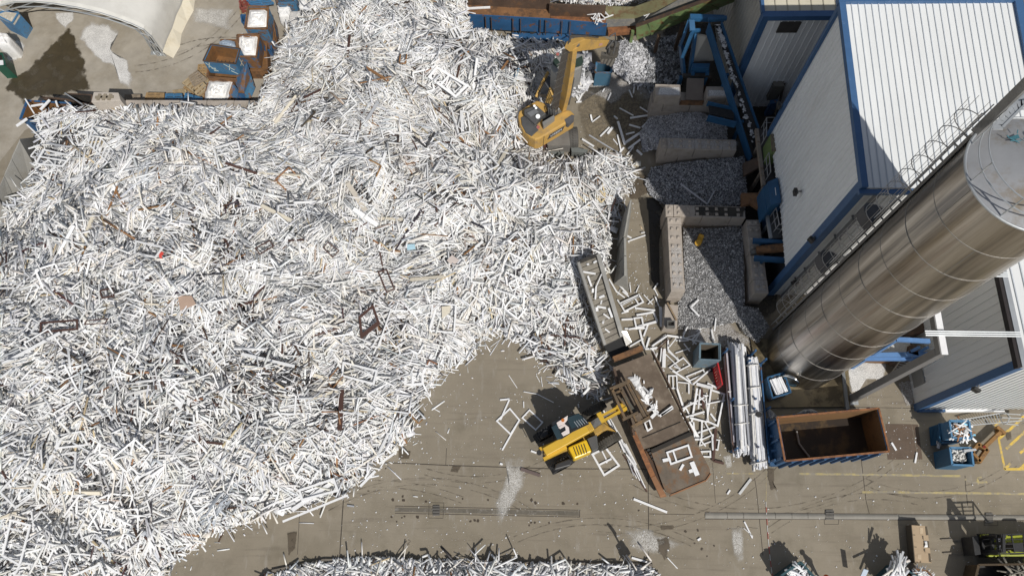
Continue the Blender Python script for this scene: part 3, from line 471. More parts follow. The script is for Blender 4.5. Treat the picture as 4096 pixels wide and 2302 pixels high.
# flood lamps on the shed
def lamp(p, out, lab):
    p = arr(*p); o = arr(*out, 0); q = thing('flood_lamp', lab, 'lamp', p); s = arr(-o[1], o[0], 0) * .65; o = o * .75; MB().hexa([p + s * a + o * b + (0, 0, -.25) for a, b in ((-.22, .22), (.22, .22), (.22, .45), (-.22, .45))], [p + s * a + o * b + (0, 0, .12) for a, b in ((-.22, .3), (.22, .3), (.22, .5), (-.22, .5))]).build('lamp_housing', dark_metal(), q)
    m = MB(); m.beam(p, p + o * .3, .06, .06); m.beam(p + s * .2 + o * .25, p - s * .2 + o * .25, .05, .05); m.build('bracket', steel(), q)
side = lambda px: inplane(arr(X0, Y0), arr(0, 1), px)
lamp(side((3140, 418)) + (-.03, 0, 0), (-1, 0), 'black flood lamp highest up on the shaded side of the tall white shed'); lamp(side((3208, 765)) + (-.03, 0, 0), (-1, 0), 'black flood lamp midway along the shaded side of the tall white shed')
p = inplane(arr(X0, Y0), arr(1, 0), (3240, 955)); lamp((X0 - .02, Y0 + .15, p[2]), (-.8, -.6), 'black flood lamp on the blue corner of the tall white shed')
p = inplane(arr(X0, Y0), arr(1, 0), (3180, 1108)); lamp(p, (0, -1), 'dark lamp low on the front wall of the tall white shed behind the silo cage')
# cream roofed hall
A0, AX, AZ = 12.62, 27.0, 8.5; p1 = P((3063, 46), AZ); A0, AY = p1[0], p1[1]
t = thing('cream_hall', 'cream roofed hall with blue fascia and one dark window, behind the tall white shed', 'building', (A0 + 4, AY + 8, 0))
mb = MB(); clad(mb, (A0, AY), (19.5, AY), 0, AZ - .1, .33); mb.build('front_wall', clad_w, t); mb = MB(); clad(mb, (A0, AY + 22), (A0, AY), 0, AZ - .1, .4, (-1, 0, 0)); mb.build('side_wall', clad_b, t)
mb = MB(); gb = MB(); ribroof(mb, gb, (A0 - .1, AY - .1, AZ), (20.6, AY - .1, AZ), (A0 - .1, AY + 22, AZ + 3), (20.6, AY + 22, AZ + 3), .6); r = mb.build('roof', clad_c, t); gb.build('roof_rib', M('cream_lap', (.40, .37, .29), .7), r)
mb = MB(); mb.beam((A0 - .2, AY - .22, AZ - .08), (20.7, AY - .22, AZ - .08), .36, .32); mb.build('fascia', trim_b, t); mb = MB(); mb.beam((A0 - .16, AY - .1, AZ), (A0 - .16, AY + 22, AZ + 3), .16, .22); mb.build('verge_trim', trim_b, t)
mb = MB(); mb.hexa([(A0 - .05, AY - .05, 0), (A0 + .3, AY - .05, 0), (A0 + .3, AY + .02, 0), (A0 - .05, AY + .3, 0)], [(A0 - .05, AY - .05, AZ - .2), (A0 + .3, AY - .05, AZ - .2), (A0 + .3, AY + .02, AZ - .2), (A0 - .05, AY + .3, AZ - .2)]); mb.build('corner_trim', trim_b, t)
q = [inplane(arr(A0, AY), arr(1, 0), p) for p in ((3103, 128), (3183, 132), (3206, 90), (3124, 86))]; x0, x1, zb, zt = q[0][0], q[1][0], q[0][2], q[3][2]
fr = MB().hexa([(x0, AY - .07, zb), (x1, AY - .07, zb), (x1, AY + .01, zb), (x0, AY + .01, zb)], [(x0, AY - .07, zt), (x1, AY - .07, zt), (x1, AY + .01, zt), (x0, AY + .01, zt)]).build('window', M('window_frame_dark', (.07, .065, .06), .6), t)
mb = MB(); mb.quad((x0 + .06, AY - .075, zb + .06), (x1 - .06, AY - .075, zb + .06), (x1 - .06, AY - .075, zt - .06), (x0 + .06, AY - .075, zt - .06)); mb.build('pane', M('louvre_dark', (.055, .05, .047), .6, var=.3), fr)
# cream roof east of the tall shed
t = thing('low_cream_shed', 'low cream roof with one dark strip, right of the tall white shed', 'building', (29, 26, 0))
mb = MB(); gb = MB(); ribroof(mb, gb, (21.9, 15.2, 7.2), (40, 15.2, 7.2), (21.9, 46, 8.6), (40, 46, 8.6), .42, .06, .06); r = mb.build('roof', clad_c, t); gb.build('roof_rib', M('cream_lap', (.40, .37, .29), .7), r)
mb = MB(); mb.quad((25.6, 15.3, 7.225), (26.9, 15.3, 7.225), (26.9, 45.8, 8.61), (25.6, 45.8, 8.61)); mb.build('rooflight', M('dirty_rooflight', (.22, .20, .15), .6), r)
mb = MB(); clad(mb, (21.9, 46), (21.9, 15.2), 0, 7.1, .4, (-1, 0, 0)); mb.build('side_wall', clad_b, t); mb = MB(); clad(mb, (21.9, 15.2), (40, 15.2), 0, 7.1, .4); mb.build('front_wall', clad_b, t)
# grey shed on the right
B0, BY, BZ = 20.89, 8.17, 9.1; BY1 = 14.55
t = thing('grey_shed', 'grey clad shed with a sunlit white front and blue corner trim at the right edge', 'building', (27, 11, 0))
mb = MB(); clad(mb, (B0, BY1), (B0, BY), 0, BZ - .15, .36, (-1, 0, 0)); mb.build('side_wall', clad_g, t); mb = MB(); clad(mb, (B0, BY), (36, BY), .25, BZ - .15, .30, rib=.05, w=.1); mb.build('front_wall', roof_w, t)
mb = MB(); gb = MB(); ribroof(mb, gb, (B0 - .05, BY - .1, BZ), (36, BY - .1, BZ), (B0 - .05, BY1, BZ + .25), (36, BY1, BZ + .25), .45); r = mb.build('roof', roof_w, t); gb.build('roof_rib', groove, r)
mb = MB(); mb.hexa([(B0 - .07, BY - .07, 0), (B0 + .26, BY - .07, 0), (B0 + .26, BY - .02, 0), (B0 - .07, BY + .3, 0)], [(B0 - .07, BY - .07, BZ - .1), (B0 + .26, BY - .07, BZ - .1), (B0 + .26, BY - .02, BZ - .1), (B0 - .07, BY + .3, BZ - .1)]); mb.build('corner_trim', trim_b, t)
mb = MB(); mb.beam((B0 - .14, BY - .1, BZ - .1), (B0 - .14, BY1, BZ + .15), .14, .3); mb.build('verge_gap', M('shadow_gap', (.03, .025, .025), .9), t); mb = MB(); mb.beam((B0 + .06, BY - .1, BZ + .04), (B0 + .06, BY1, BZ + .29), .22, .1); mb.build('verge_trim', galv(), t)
mb = MB(); mb.hexa([(B0 + .05, BY - .14, 0), (22.3, BY - .14, 0), (22.3, BY - .01, 0), (B0 + .05, BY - .01, 0)], [(B0 + .05, BY - .14, .24), (22.3, BY - .14, .24), (22.3, BY - .01, .24), (B0 + .05, BY - .01, .24)]); mb.build('plinth', trim_b, t)
mb = MB(); mb.hexa([(22.32, BY - .16, 0), (25.4, BY - .16, 0), (25.4, BY - .01, 0), (22.32, BY - .01, 0)], [(22.32, BY - .16, .24), (25.4, BY - .16, .24), (25.4, BY - .01, .24), (22.32, BY - .01, .24)]); mb.build('skirting_board', white_plastic(), t)
mb = MB(); yy = P(zL(545, 210), 0.9)[1]; mb.quad((B0 - .055, 10.1, .35), (B0 - .055, 9.25, .35), (B0 - .055, 9.25, 1.5), (B0 - .055, 10.1, 1.5)); mb.build('grille', M('grey_mesh', (.26, .26, .25), .7), t)
lamp((B0 + .02, BY - .06, 5.9), (-.6, -.8), 'lamp on the blue corner of the grey shed at the right edge')

# ================================================================ silo
CX, CY, RS, HS = 15.28, 11.18, 1.92, 19.9
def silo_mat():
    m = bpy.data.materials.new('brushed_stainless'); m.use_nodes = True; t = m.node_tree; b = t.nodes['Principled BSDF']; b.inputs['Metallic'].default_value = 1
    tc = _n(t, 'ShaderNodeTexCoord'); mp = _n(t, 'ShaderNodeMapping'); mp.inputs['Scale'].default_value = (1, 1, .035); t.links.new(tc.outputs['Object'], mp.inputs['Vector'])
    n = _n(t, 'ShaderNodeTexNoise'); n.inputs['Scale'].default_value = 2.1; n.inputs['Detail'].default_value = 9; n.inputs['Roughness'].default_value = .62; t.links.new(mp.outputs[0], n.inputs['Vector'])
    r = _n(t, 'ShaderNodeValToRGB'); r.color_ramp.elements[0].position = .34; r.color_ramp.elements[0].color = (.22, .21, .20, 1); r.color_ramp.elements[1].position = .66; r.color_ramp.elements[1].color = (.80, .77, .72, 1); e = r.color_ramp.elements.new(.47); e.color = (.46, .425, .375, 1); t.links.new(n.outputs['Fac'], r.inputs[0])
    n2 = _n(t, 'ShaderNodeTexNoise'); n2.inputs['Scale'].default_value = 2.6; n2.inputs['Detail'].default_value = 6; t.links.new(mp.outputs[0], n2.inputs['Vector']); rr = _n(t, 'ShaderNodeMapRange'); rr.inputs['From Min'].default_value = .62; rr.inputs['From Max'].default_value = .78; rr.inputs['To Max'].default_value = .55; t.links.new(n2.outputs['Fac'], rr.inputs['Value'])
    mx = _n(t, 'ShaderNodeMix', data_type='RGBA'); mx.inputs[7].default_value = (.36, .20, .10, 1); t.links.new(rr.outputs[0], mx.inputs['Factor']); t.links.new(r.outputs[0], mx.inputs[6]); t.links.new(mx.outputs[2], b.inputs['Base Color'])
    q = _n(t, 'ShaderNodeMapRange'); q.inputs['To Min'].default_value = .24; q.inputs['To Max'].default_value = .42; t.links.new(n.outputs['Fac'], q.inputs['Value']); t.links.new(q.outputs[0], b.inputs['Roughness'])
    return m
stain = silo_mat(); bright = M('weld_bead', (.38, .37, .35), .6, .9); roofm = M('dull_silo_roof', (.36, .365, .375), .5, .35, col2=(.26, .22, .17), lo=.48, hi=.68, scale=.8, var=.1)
sl = thing('silo', 'tall round stainless steel silo leaning across the right of the picture', 'silo', (CX, CY, 0))
circ = lambda r, z, n=96: [arr(CX + r * math.cos(a), CY + r * math.sin(a), z) for a in np.arange(n) * 2 * math.pi / n]
zr = [0, .25, 2.08, 4.1, 6.15, 8.15, 10.18, 12.14, 14.1, 16.05, 18.0, HS]; rows = [circ(RS * (1 - .004 * (i % 2)), z) for i, z in enumerate(zr)]
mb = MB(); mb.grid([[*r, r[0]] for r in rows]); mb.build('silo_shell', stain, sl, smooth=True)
for z in zr[2:-1]: MB().tube(circ(RS + .002, z, 72), .012, 6, closed=True).build('weld_ring', bright, sl)
va = math.atan2(CY, CX)
for i, (a, b) in enumerate(zip(zr[1:-1], zr[2:])):
    for o in ((2.75, 5.2) if i % 2 else (3.55, 5.9)): 
        an = va + o; MB().beam((CX + (RS + .003) * math.cos(an), CY + (RS + .003) * math.sin(an), a), (CX + (RS + .003) * math.cos(an), CY + (RS + .003) * math.sin(an), b), .022, .012, (math.cos(an), math.sin(an), 0)).build('weld_seam', bright, sl)
mb = MB(); v = circ(RS + .05, HS, 72) + circ(RS * .2, HS + .42, 72) ; mb.add(v + [(CX, CY, HS + .45)], [(i, (i + 1) % 72, 72 + (i + 1) % 72, 72 + i) for i in range(72)] + [(72 + i, 72 + (i + 1) % 72, 144) for i in range(72)]); rf = mb.build('silo_roof', roofm, sl, smooth=True)
mb = MB(); mb.tube(circ(RS + .03, HS, 72), .045, 8, closed=True); mb.build('top_rim', galv(), sl)
mb = MB(); an0 = math.atan2(.807, -.59)
hr = [arr(CX + (RS - .05) * math.cos(a), CY + (RS - .05) * math.sin(a), 0) for a in np.linspace(an0 + .35, an0 + 5.9, 40)]
for z in (1.1, .6): mb.tube([p + (0, 0, HS + z) for p in hr], .022, 6)
for p in hr[::5]: mb.tube([p + (0, 0, HS), p + (0, 0, HS + 1.12)], .025, 6)
mb.build('guard_rail', galv(), sl)
c2 = arr(CX, CY, HS)
for dx, dy, r0, h in ((.35, .75, .17, .5), (1.0, .45, .24, .55)):
    m = MB(); m.tube([c2 + (dx, dy, .2), c2 + (dx, dy, .2 + h)], r0, 16); m.tube([c2 + (dx, dy, .2 + h), c2 + (dx + .02, dy + .02, .24 + h)], r0 * 1.25, 16); m.build('vent_pipe', dark_metal() if r0 < .2 else galv(), sl)
mb = MB(); mb.add([c2 + (-.6, 1.1, .24), c2 + (-.3, 1.2, .28), c2 + (-.3, 1.05, .3), c2 + (-.5, 1.0, .28)], [(0, 1, 2, 3)]); random.seed(3)
for i in range(5): p = c2 + (-.5 + random.uniform(-.3, .4), 1.05 + random.uniform(-.2, .2), .32); mb.tube([p, p + (random.uniform(-.3, .3), random.uniform(-.2, .2), .05)], .015, 5)
mb.build('rope_tangle', M('blue_rope', (.05, .17, .21), .8), sl)
# access hatch and wet pad
mb = MB(); ha = va + math.pi + .32; hc = arr(CX + RS * math.cos(ha), CY + RS * math.sin(ha), 1.15); tdir = arr(-math.sin(ha), math.cos(ha), 0); odir = arr(math.cos(ha), math.sin(ha), 0)
mb.tube([hc + odir * .16 + tdir * .42 * math.cos(a) + arr(0, 0, .55) * math.sin(a) for a in np.arange(28) * 2 * math.pi / 28], .075, 8, closed=True); hh = mb.build('access_hatch', M('polished_steel', (.75, .74, .7), .15, 1.0), sl, smooth=True)
MB().add([hc + odir * .14 + tdir * .4 * math.cos(a) + arr(0, 0, .53) * math.sin(a) for a in np.arange(24) * 2 * math.pi / 24], [tuple(range(24))]).build('hatch_cover', stain, hh)
# ladder with cage up the left flank
lad = thing('caged_ladder', 'long caged ladder climbing the left flank of the steel silo', 'ladder', (CX - .59 * RS, CY + .807 * RS, 0)); od = arr(-.59, .807, 0); od /= np.linalg.norm(od); td = arr(-od[1], od[0], 0)
lp = lambda o, s, z: arr(CX, CY, 0) + od * (RS + o) + td * s + arr(0, 0, z)
Z0, Z1 = .3, HS + .7; cage = M('grey_cage_steel', (.50, .475, .44), .55, .2, var=.15)
for s in (-.26, .26): mb = MB(); mb.beam(lp(.32, s, Z0), lp(.32, s, Z1), .07, .03, od); mb.build('stile', cage, lad)
for z in np.arange(Z0 + .2, Z1, .28): MB().tube([lp(.32, -.26, z), lp(.32, .26, z)], .014, 5).build('rung', cage, lad)
mb = MB(); mb.hexa([lp(.02, s, Z0) for s in (-.42, .42)] + [lp(.12, s, Z0) for s in (.42, -.42)], [lp(.02, s, HS) for s in (-.42, .42)] + [lp(.12, s, HS) for s in (.42, -.42)]); mb.hexa([lp(-.05, s, HS) for s in (-.3, .3)] + [lp(.2, s, HS) for s in (.3, -.3)], [lp(-.05, s, 24.5) for s in (-.3, .3)] + [lp(.2, s, 24.5) for s in (.3, -.3)]); mb.build('mast_column', M('dull_back_plate', (.20, .195, .185), .55, .3, var=.25), lad)
for z in np.arange(1, HS, 1.5):
    for s in (-.26, .26): MB().beam(lp(.02, s, z), lp(.34, s, z), .04, .06).build('standoff', cage, lad)
na = 12
for z in np.arange(2.3, Z1, .92): MB().tube([lp(.32 + .62 * math.sin(a) , .42 * math.cos(a) * (1.0), z) for a in np.linspace(0, math.pi, na)], .016, 5).build('cage_hoop', cage, lad)
for a in np.linspace(.25, math.pi - .25, 5): mb = MB(); mb.beam(lp(.32 + .62 * math.sin(a), .42 * math.cos(a), 2.3), lp(.32 + .62 * math.sin(a), .42 * math.cos(a), Z1 - .1), .032, .012, od); mb.build('cage_strap', cage, lad)
for z in (8.0, 12.6): mb = MB(); mb.prism([lp(.32, -.42, z)] + [lp(.32 + .74 * math.sin(a), .40 * math.cos(a), z) for a in np.linspace(math.pi, 0, 10)], [lp(.32, -.42, z + .7)] + [lp(.32 + .74 * math.sin(a), .40 * math.cos(a), z + .7) for a in np.linspace(math.pi, 0, 10)]); mb.build('rest_basket', M('dark_landing', (.075, .075, .08), .6), lad)
mb = MB(); mb.hexa([lp(.40, -.2, 3.4), lp(.40, .2, 3.4), lp(.43, .2, 3.4), lp(.43, -.2, 3.4)], [lp(.40, -.2, 14.6), lp(.40, .2, 14.6), lp(.43, .2, 14.6), lp(.43, -.2, 14.6)]); mb.build('lit_wall_strip', M('sunlit_strip_white', (.78, .77, .74), .5), lad)  # added white strip, coloured to imitate the sunlit wall behind the ladder
ga, gb2, gc_, gd = (P(zLad(*q), HS + .9) for q in ((1060, 900), (1440, 500), (1180, 900), (1440, 640)))
for a, b in ((ga, gb2), (gc_, gd)): MB().beam(a, b, .07, .1).build('gantry_rail', galv(), lad)
for k in np.linspace(.02, .95, 8): MB().beam(ga + (gb2 - ga) * k, gc_ + (gd - gc_) * k, .16, .04).build('gantry_tread', galv(), lad)
mb = MB(); mb.up([(3000, 1345), (3390, 1400), (3402, 1625), (3055, 1628)], .16, 0); single('silo_pad', mb, M('damp_pad_concrete', (.17, .135, .075), .55, col2=(.06, .045, .022), lo=.48, hi=.6, scale=.9, var=.2, bump=.1), 'damp ochre concrete pad under the steel silo', 'concrete pad')
mb = MB(); q = [P(p, .3) for p in (zJ(1587, 380), zJ(1612, 380), zJ(1652, 690), zJ(1622, 692))]; mb.prism([arr(v[0], v[1], 0) for v in q], q); single('steel_kerb', mb, M('grey_channel', (.22, .23, .235), .5, .3), 'grey steel kerb beam along the edge of the silo pad', 'kerb beam')
# portal of grey channel between silo and grey shed
gp = M('grey_portal_paint', (.205, .20, .195), .5, .1, var=.1); g0 = P((3404, 1596)); 
zt = [z for z in np.arange(4, 9.5, .02)]; tgt = np.array((3757, 1412))
def proj(X):
    c = (np.asarray(X, float) - [0, 0, HC]) @ np.stack([_ex, _ey, _up]); return np.array([2048 + FPX * c[0] / c[2], 1151 + FPX * c[1] / c[2]])
ZP = min(zt, key=lambda z: np.linalg.norm(proj((g0[0], g0[1], z)) - tgt))
po = thing('portal_frame', 'grey steel portal with one tall post standing between silo and grey shed', 'steel frame', g0)
mb = MB(); mb.box(g0 + (0, 0, .02), (1, 0), .34, .34, ZP - .02); mb.build('post', gp, po); e = P((3728, 1252), ZP); e0 = arr(g0[0], g0[1], ZP)
mb = MB(); dd = (e - e0) / np.linalg.norm(e - e0); mb.beam(e0 - dd * .17 + (0, 0, .18), e + dd * 1.5 + (0, 0, .18), .30, .36); mb.build('top_beam', gp, po); mb = MB(); mb.quad(*[e0 - dd * .2 + a + (0, 0, .372) for a in (arr(-.1, 0, 0), arr(.17, 0, 0))], *[e + dd * 1.4 + a + (0, 0, .372) for a in (arr(.17, 0, 0), arr(-.1, 0, 0))]); mb.build('beam_flange', white_plastic(), po)
mb = MB(); mb.box(g0, (1, 0), .7, .6, .03); mb.build('base_plate', galv(), po)
for px0, px1, lab in (((3701, 1333), (4082, 1338), 'lower set of pale pipes running level from the portal to the grey shed'), ((3930, 1098), (4032, 1099), 'upper set of pale pipes running level from silo to grey shed')):
    q = thing('pipe_set', lab, 'pipes', P(px0, ZP + .5))
    for o in (-.07, .02, .11): a, b = P(px0, ZP + .48), P(px1, ZP + .52); m = MB(); m.tube([a + (0, o, 0), b + (0, o, 0)], .034, 8); m.build('pipe', galv(), q)
# blue frame, tub of chips and ladder behind the portal
f0 = P(zW(205, 790)); zz = [z for z in np.arange(2, 8, .02)]; ZQ = min(zz, key=lambda z: np.linalg.norm(proj((f0[0], f0[1], z)) - np.array(zW(845, 385))))
bf = thing('blue_steel_frame', 'blue steel frame with slim posts and cross beams behind the silo', 'steel frame', f0); bl = M('light_blue_paint', (.11, .23, .46), .5, var=.15)
mb = MB(); mb.box(f0, (1, 0), .16, .2, ZQ); mb.build('post', bl, bf); top = arr(f0[0], f0[1], ZQ)
mb = MB(); mb.beam(top, P(zW(1330, 413), ZQ), .2, .18); mb.build('cross_beam', bl, bf)
for v0, v1, z in ((610, 600, 2.5), (655, 662, 2.2)): mb = MB(); mb.beam(P(zW(380, v0 + 8), z), P(zW(1310, v1), z), .22, .2); mb.build('cross_beam', bl, bf)
for u in (1310, 1180): a = P(zW(u, 500), 3.2); mb = MB(); mb.beam(a, P(zW(u - 170, 590), 2.2), .14, .14); mb.build('brace', bl, bf)
q = [zW(*p) for p in ((585, 575), (860, 360), (1060, 330), (1065, 480), (1030, 600))]
tb = thing('rusty_tub', 'rusty edged tub brimming with white chips behind the blue frame', 'tub', P(zW(800, 500), 0)); mb = MB(); mb.up(q, 2.05, .1); mb.build('tub_wall', rust(), tb)
mb = MB(); mb.up([zW(*p) for p in ((600, 568), (862, 368), (1050, 338), (1052, 478), (1015, 588))], 2.15, 2.0); single('chip_load', mb, M('white_chips', (.62, .61, .58), .9, col2=(.48, .47, .44), lo=.45, hi=.6, scale=14, var=.1, bump=.6, bscale=30), 'white chips heaped level in the rusty edged tub', 'chips')
mb = MB(); mb.up([zW(*p) for p in ((1070, 455), (1150, 470), (1180, 620), (1030, 580), (1060, 520))], 2.6, .2); mb.up([zW(*p) for p in ((935, 305), (1300, 80), (1320, 250), (1060, 330))], 2.4, .1); single('rusty_bracket', mb, rust_dark(), 'dark rusty plate work between the tub and the grey shed', 'steelwork')
l0, l1, m0, m1 = P(zW(765, 890), .02), P(zW(832, 880), .02), P(zW(985, 592), 2.6), P(zW(1105, 612), 2.6); l1 = l0 + (m1 - m0) * .9
ld = thing('steel_ladder', 'short steel ladder leaning on the blue frame behind the portal post', 'ladder', l0)
for a, b in ((l0, m0), (l1, m1)): mb = MB(); mb.beam(a, b, .06, .05); mb.build('stile', M('grubby_steel', (.30, .28, .24), .6, .3), ld)
for k in np.linspace(.1, .95, 9): mb = MB(); mb.tube([l0 + (m0 - l0) * k, l1 + (m1 - l1) * k], .022, 6); mb.build('rung', galv(), ld)
# ================================================================ concrete block bays
random.seed(17)
def blocks(name, label, A, B, th, courses, bl=1.6, gap=.012, studs=True, skip=()):
    """wall of stacked blocks from ground point A to B, thickness to the left of A->B"""
    A, B = arr(*A[:2], 0), arr(*B[:2], 0); L = np.linalg.norm(B - A); u = (B - A) / L; n = arr(-u[1], u[0], 0); t = thing(name, label, 'block wall', (A + B) / 2 + n * th / 2)
    for ci, (z0, z1) in enumerate(courses):
        s = -(ci % 2) * bl / 2
        while s < L - .05:
            a, b = max(0, s) + gap, min(L, s + bl) - gap; s += bl
            if b - a < .15 or (ci, round(a, 0)) in skip: continue
            mb = MB(); q = [A + u * a, A + u * b, A + u * b + n * th, A + u * a + n * th]; c = .03; r = random.uniform(-.012, .012)
            mb.prism([p + (0, 0, z0 + .004) + n * r for p in q], [p + (0, 0, z1 - .004) + n * r for p in q])
            if studs and ci == len(courses) - 1:
                k = max(1, int((b - a) / .4))
                for i in range(k):
                    for j in (.28, .72):
                        o = A + u * (a + (i + .5) * (b - a) / k) + n * th * j + (0, 0, z1 - .004); mb.prism([o + u * x + n * y for x, y in ((-.1, -.1), (.1, -.1), (.1, .1), (-.1, .1))], [o + u * x + n * y + (0, 0, .09) for x, y in ((-.055, -.055), (.055, -.055), (.055, .055), (-.055, .055))])
            mb.build('block', concrete_block(), t, bevel=.02)
    return t
H2 = [(0, .89), (.89, 1.78)]; H3 = H2 + [(1.78, 2.67)]
def bw2(p, q, th, label, courses=H2, **k):
    A, B = P(p, courses[-1][1]), P(q, courses[-1][1])
    return blocks('block_wall', label, A, B, th, courses, **k)
bw2(zF(380, 962), zF(350, 345), -.76, 'two course concrete block wall along the sunny left of the front bay')
bw2(zF(320, 1255), zF(330, 1062), -.72, 'single concrete block at the sunlit end of the front bay wall', [(0, .89)], studs=False)
bw2(zF(1000, 358), zF(335, 338), -.72, 'two course concrete block wall across the back of the front bay')
bw2(zF(1072, 978), zF(1003, 368), -.75, 'two course concrete block wall in shade on the right of the front bay')
bw2(zD(925, 1246), zD(293, 1226), -.72, 'shaded two course concrete block wall between the two grey chip bays')
bw2(zD(885, 862), zD(222, 850), -.78, 'shaded lower block wall under the blue machine chute', H2, studs=False)
bw2(zD(465, 795), zD(252, 790), -.8, 'raised block topped with white chips, left of the machine chute', [(1.79, 2.67)], studs=False)
bw2(zD(850, 800), zD(680, 800), -.72, 'raised block topped with chips, right of the machine chute', [(1.79, 2.67)], studs=False)
# dirt and chips lying on the walls
for (px, z, lab, m) in (([zD(275, 720), zD(462, 720), zD(462, 788), zD(262, 785)], 2.675, 'white chips piled on the raised block left of the chute', swarf), ([zD(685, 742), zD(850, 745), zD(850, 795), zD(685, 795)], 2.675, 'white chips piled on the raised block right of the chute', swarf),
    ([zF(375, 560), zF(470, 560), zF(488, 955), zF(388, 955)], 1.79, 'grey chips lying along the top of the sunlit bay wall', chipfine), ([zD(320, 1150), zD(960, 1170), zD(925, 1240), zD(330, 1222)], 1.79, 'dark chips covering the top of the wall between bays', chipfine), ([zF(560, 255), zF(1020, 265), zF(1000, 350), zF(565, 335)], 1.79, 'dark muck covering the top of the back bay wall', darkwet), ([zF(1065, 700), zF(1130, 720), zF(1170, 970), zF(1080, 970)], 1.79, 'grey chips on the shaded right bay wall', chipfine)):
    patch('chip_litter', px, m, kind='stuff', label=lab, cat='chippings', z=z, inset=.75)
mb = MB(); c = [zF(352, 1205), zF(408, 1205), zF(412, 1252), zF(355, 1250)]; mb.up([zF(350, 1200), zF(412, 1200), zF(416, 1210), zF(350, 1210)], 1.25, .9); mb.up([zF(350, 1244), zF(414, 1244), zF(416, 1254), zF(352, 1254)], 1.25, .9); mb.up([zF(350, 1210), zF(358, 1210), zF(358, 1244), zF(351, 1244)], 1.25, .9); mb.up([zF(406, 1210), zF(414, 1210), zF(414, 1244), zF(406, 1244)], 1.25, .9); single('steel_box', mb, steel(), 'small open steel box standing on the single concrete block', 'box')
mb = MB(); mb.beam(P(zF(350, 1055), 1.0), P(zF(425, 1200), 1.0), .09, .07); single('timber_batten', mb, wood(), 'brown timber batten lying across the single concrete block', 'batten')

def chip_pile(poly, ctrl, n, cols, label, seed, size=(.03, .12), step=12):
    rng = np.random.default_rng(seed); fz = lambda x, y: np.maximum(.02, idw(ctrl, x, y, soft=25) + .03 * np.sin(x / 9.) * np.cos(y / 7.)); p = np.asarray(poly); xs = np.arange(p[:, 0].min(), p[:, 0].max() + step, step); ys = np.arange(p[:, 1].min(), p[:, 1].max() + step, step); X, Y = np.meshgrid(xs, ys)
    V = PN(X, Y, fz(X, Y)); ins = inside(poly, X, Y); idx = np.arange(X.size).reshape(X.shape); k = ins[:-1, :-1] & ins[1:, :-1] & ins[:-1, 1:] & ins[1:, 1:]; f0 = np.stack([idx[:-1, :-1], idx[1:, :-1], idx[1:, 1:], idx[:-1, 1:]], -1)[k]
    q = scatter(poly, n, rng); L = rng.uniform(*size, n); c, h, u = lay(q, rng, fz, L, L, L, (0, .025), .5, 3.0); v, f = sticks(c, h, u, L, L * rng.uniform(.3, .9, n), np.full(n, .012)); cc = np.asarray(cols)[rng.choice(len(cols), n)] * (1 + rng.normal(0, .15, (n, 1)))
    v0 = V.reshape(-1, 3); c0 = np.repeat(np.mean(cols, 0)[None] * .6, len(v0), 0); fast_mesh('chip_pile', np.concatenate([v0, v]), np.concatenate([f0, f + len(v0)]), np.concatenate([c0, np.repeat(np.clip(cc, .01, .85), 8, 0)]), heap_m, label, 'chip pile')
wht = [(.66, .66, .67), (.52, .52, .54), (.38, .38, .40), (.2, .2, .2)]; gry = [(.40, .41, .43), (.27, .275, .29), (.15, .15, .155), (.55, .55, .56), (.08, .08, .08)]; drk = [(.26, .26, .26), (.16, .16, .165), (.38, .38, .385), (.09, .09, .09), (.22, .21, .20), (.62, .62, .62)]
chip_pile([zD(*q) for q in [(205, 965), (400, 935), (600, 930), (720, 960), (845, 1015), (840, 1160), (300, 1165), (270, 1230), (150, 1260), (120, 1100)]], [(*zD(550, 1040), 1.0), (*zD(230, 1000), .4), (*zD(820, 1100), .8), (*zD(300, 1160), .7), (*zD(150, 1240), .05), (*zD(600, 1160), .9)], 9000, wht, 'pale chips heaped in the back bay under the blue conveyor', 31)
chip_pile([zD(*q) for q in [(220, 1385), (380, 1352), (700, 1320), (940, 1300), (985, 1290), (1010, 1600), (985, 1760), (960, 1700), (600, 1720), (340, 1700), (210, 1620), (160, 1520)]], [(*zD(700, 1420), 1.0), (*zD(930, 1400), 1.1), (*zD(230, 1400), .2), (*zD(200, 1600), .1), (*zD(600, 1690), .7), (*zD(950, 1650), .9), (*zD(400, 1550), .6)], 12000, gry, 'grey chips heaped in the shaded middle bay', 32)
chip_pile([zF(*q) for q in [(480, 435), (720, 440), (970, 415), (985, 700), (990, 1080), (1100, 1100), (1200, 1260), (1100, 1390), (1000, 1330), (930, 1215), (700, 1265), (440, 1275), (430, 1070), (495, 960)]], [(*zF(520, 460), .75), (*zF(960, 450), .8), (*zF(1000, 800), 1.1), (*zF(980, 1060), .8), (*zF(700, 700), .75), (*zF(500, 900), .45), (*zF(600, 1200), .15), (*zF(900, 1190), .15), (*zF(1100, 1300), .35), (*zF(440, 1250), .08)], 16000, drk, 'dark grey chips spilling from the half sunlit front bay', 33, (.025, .09))
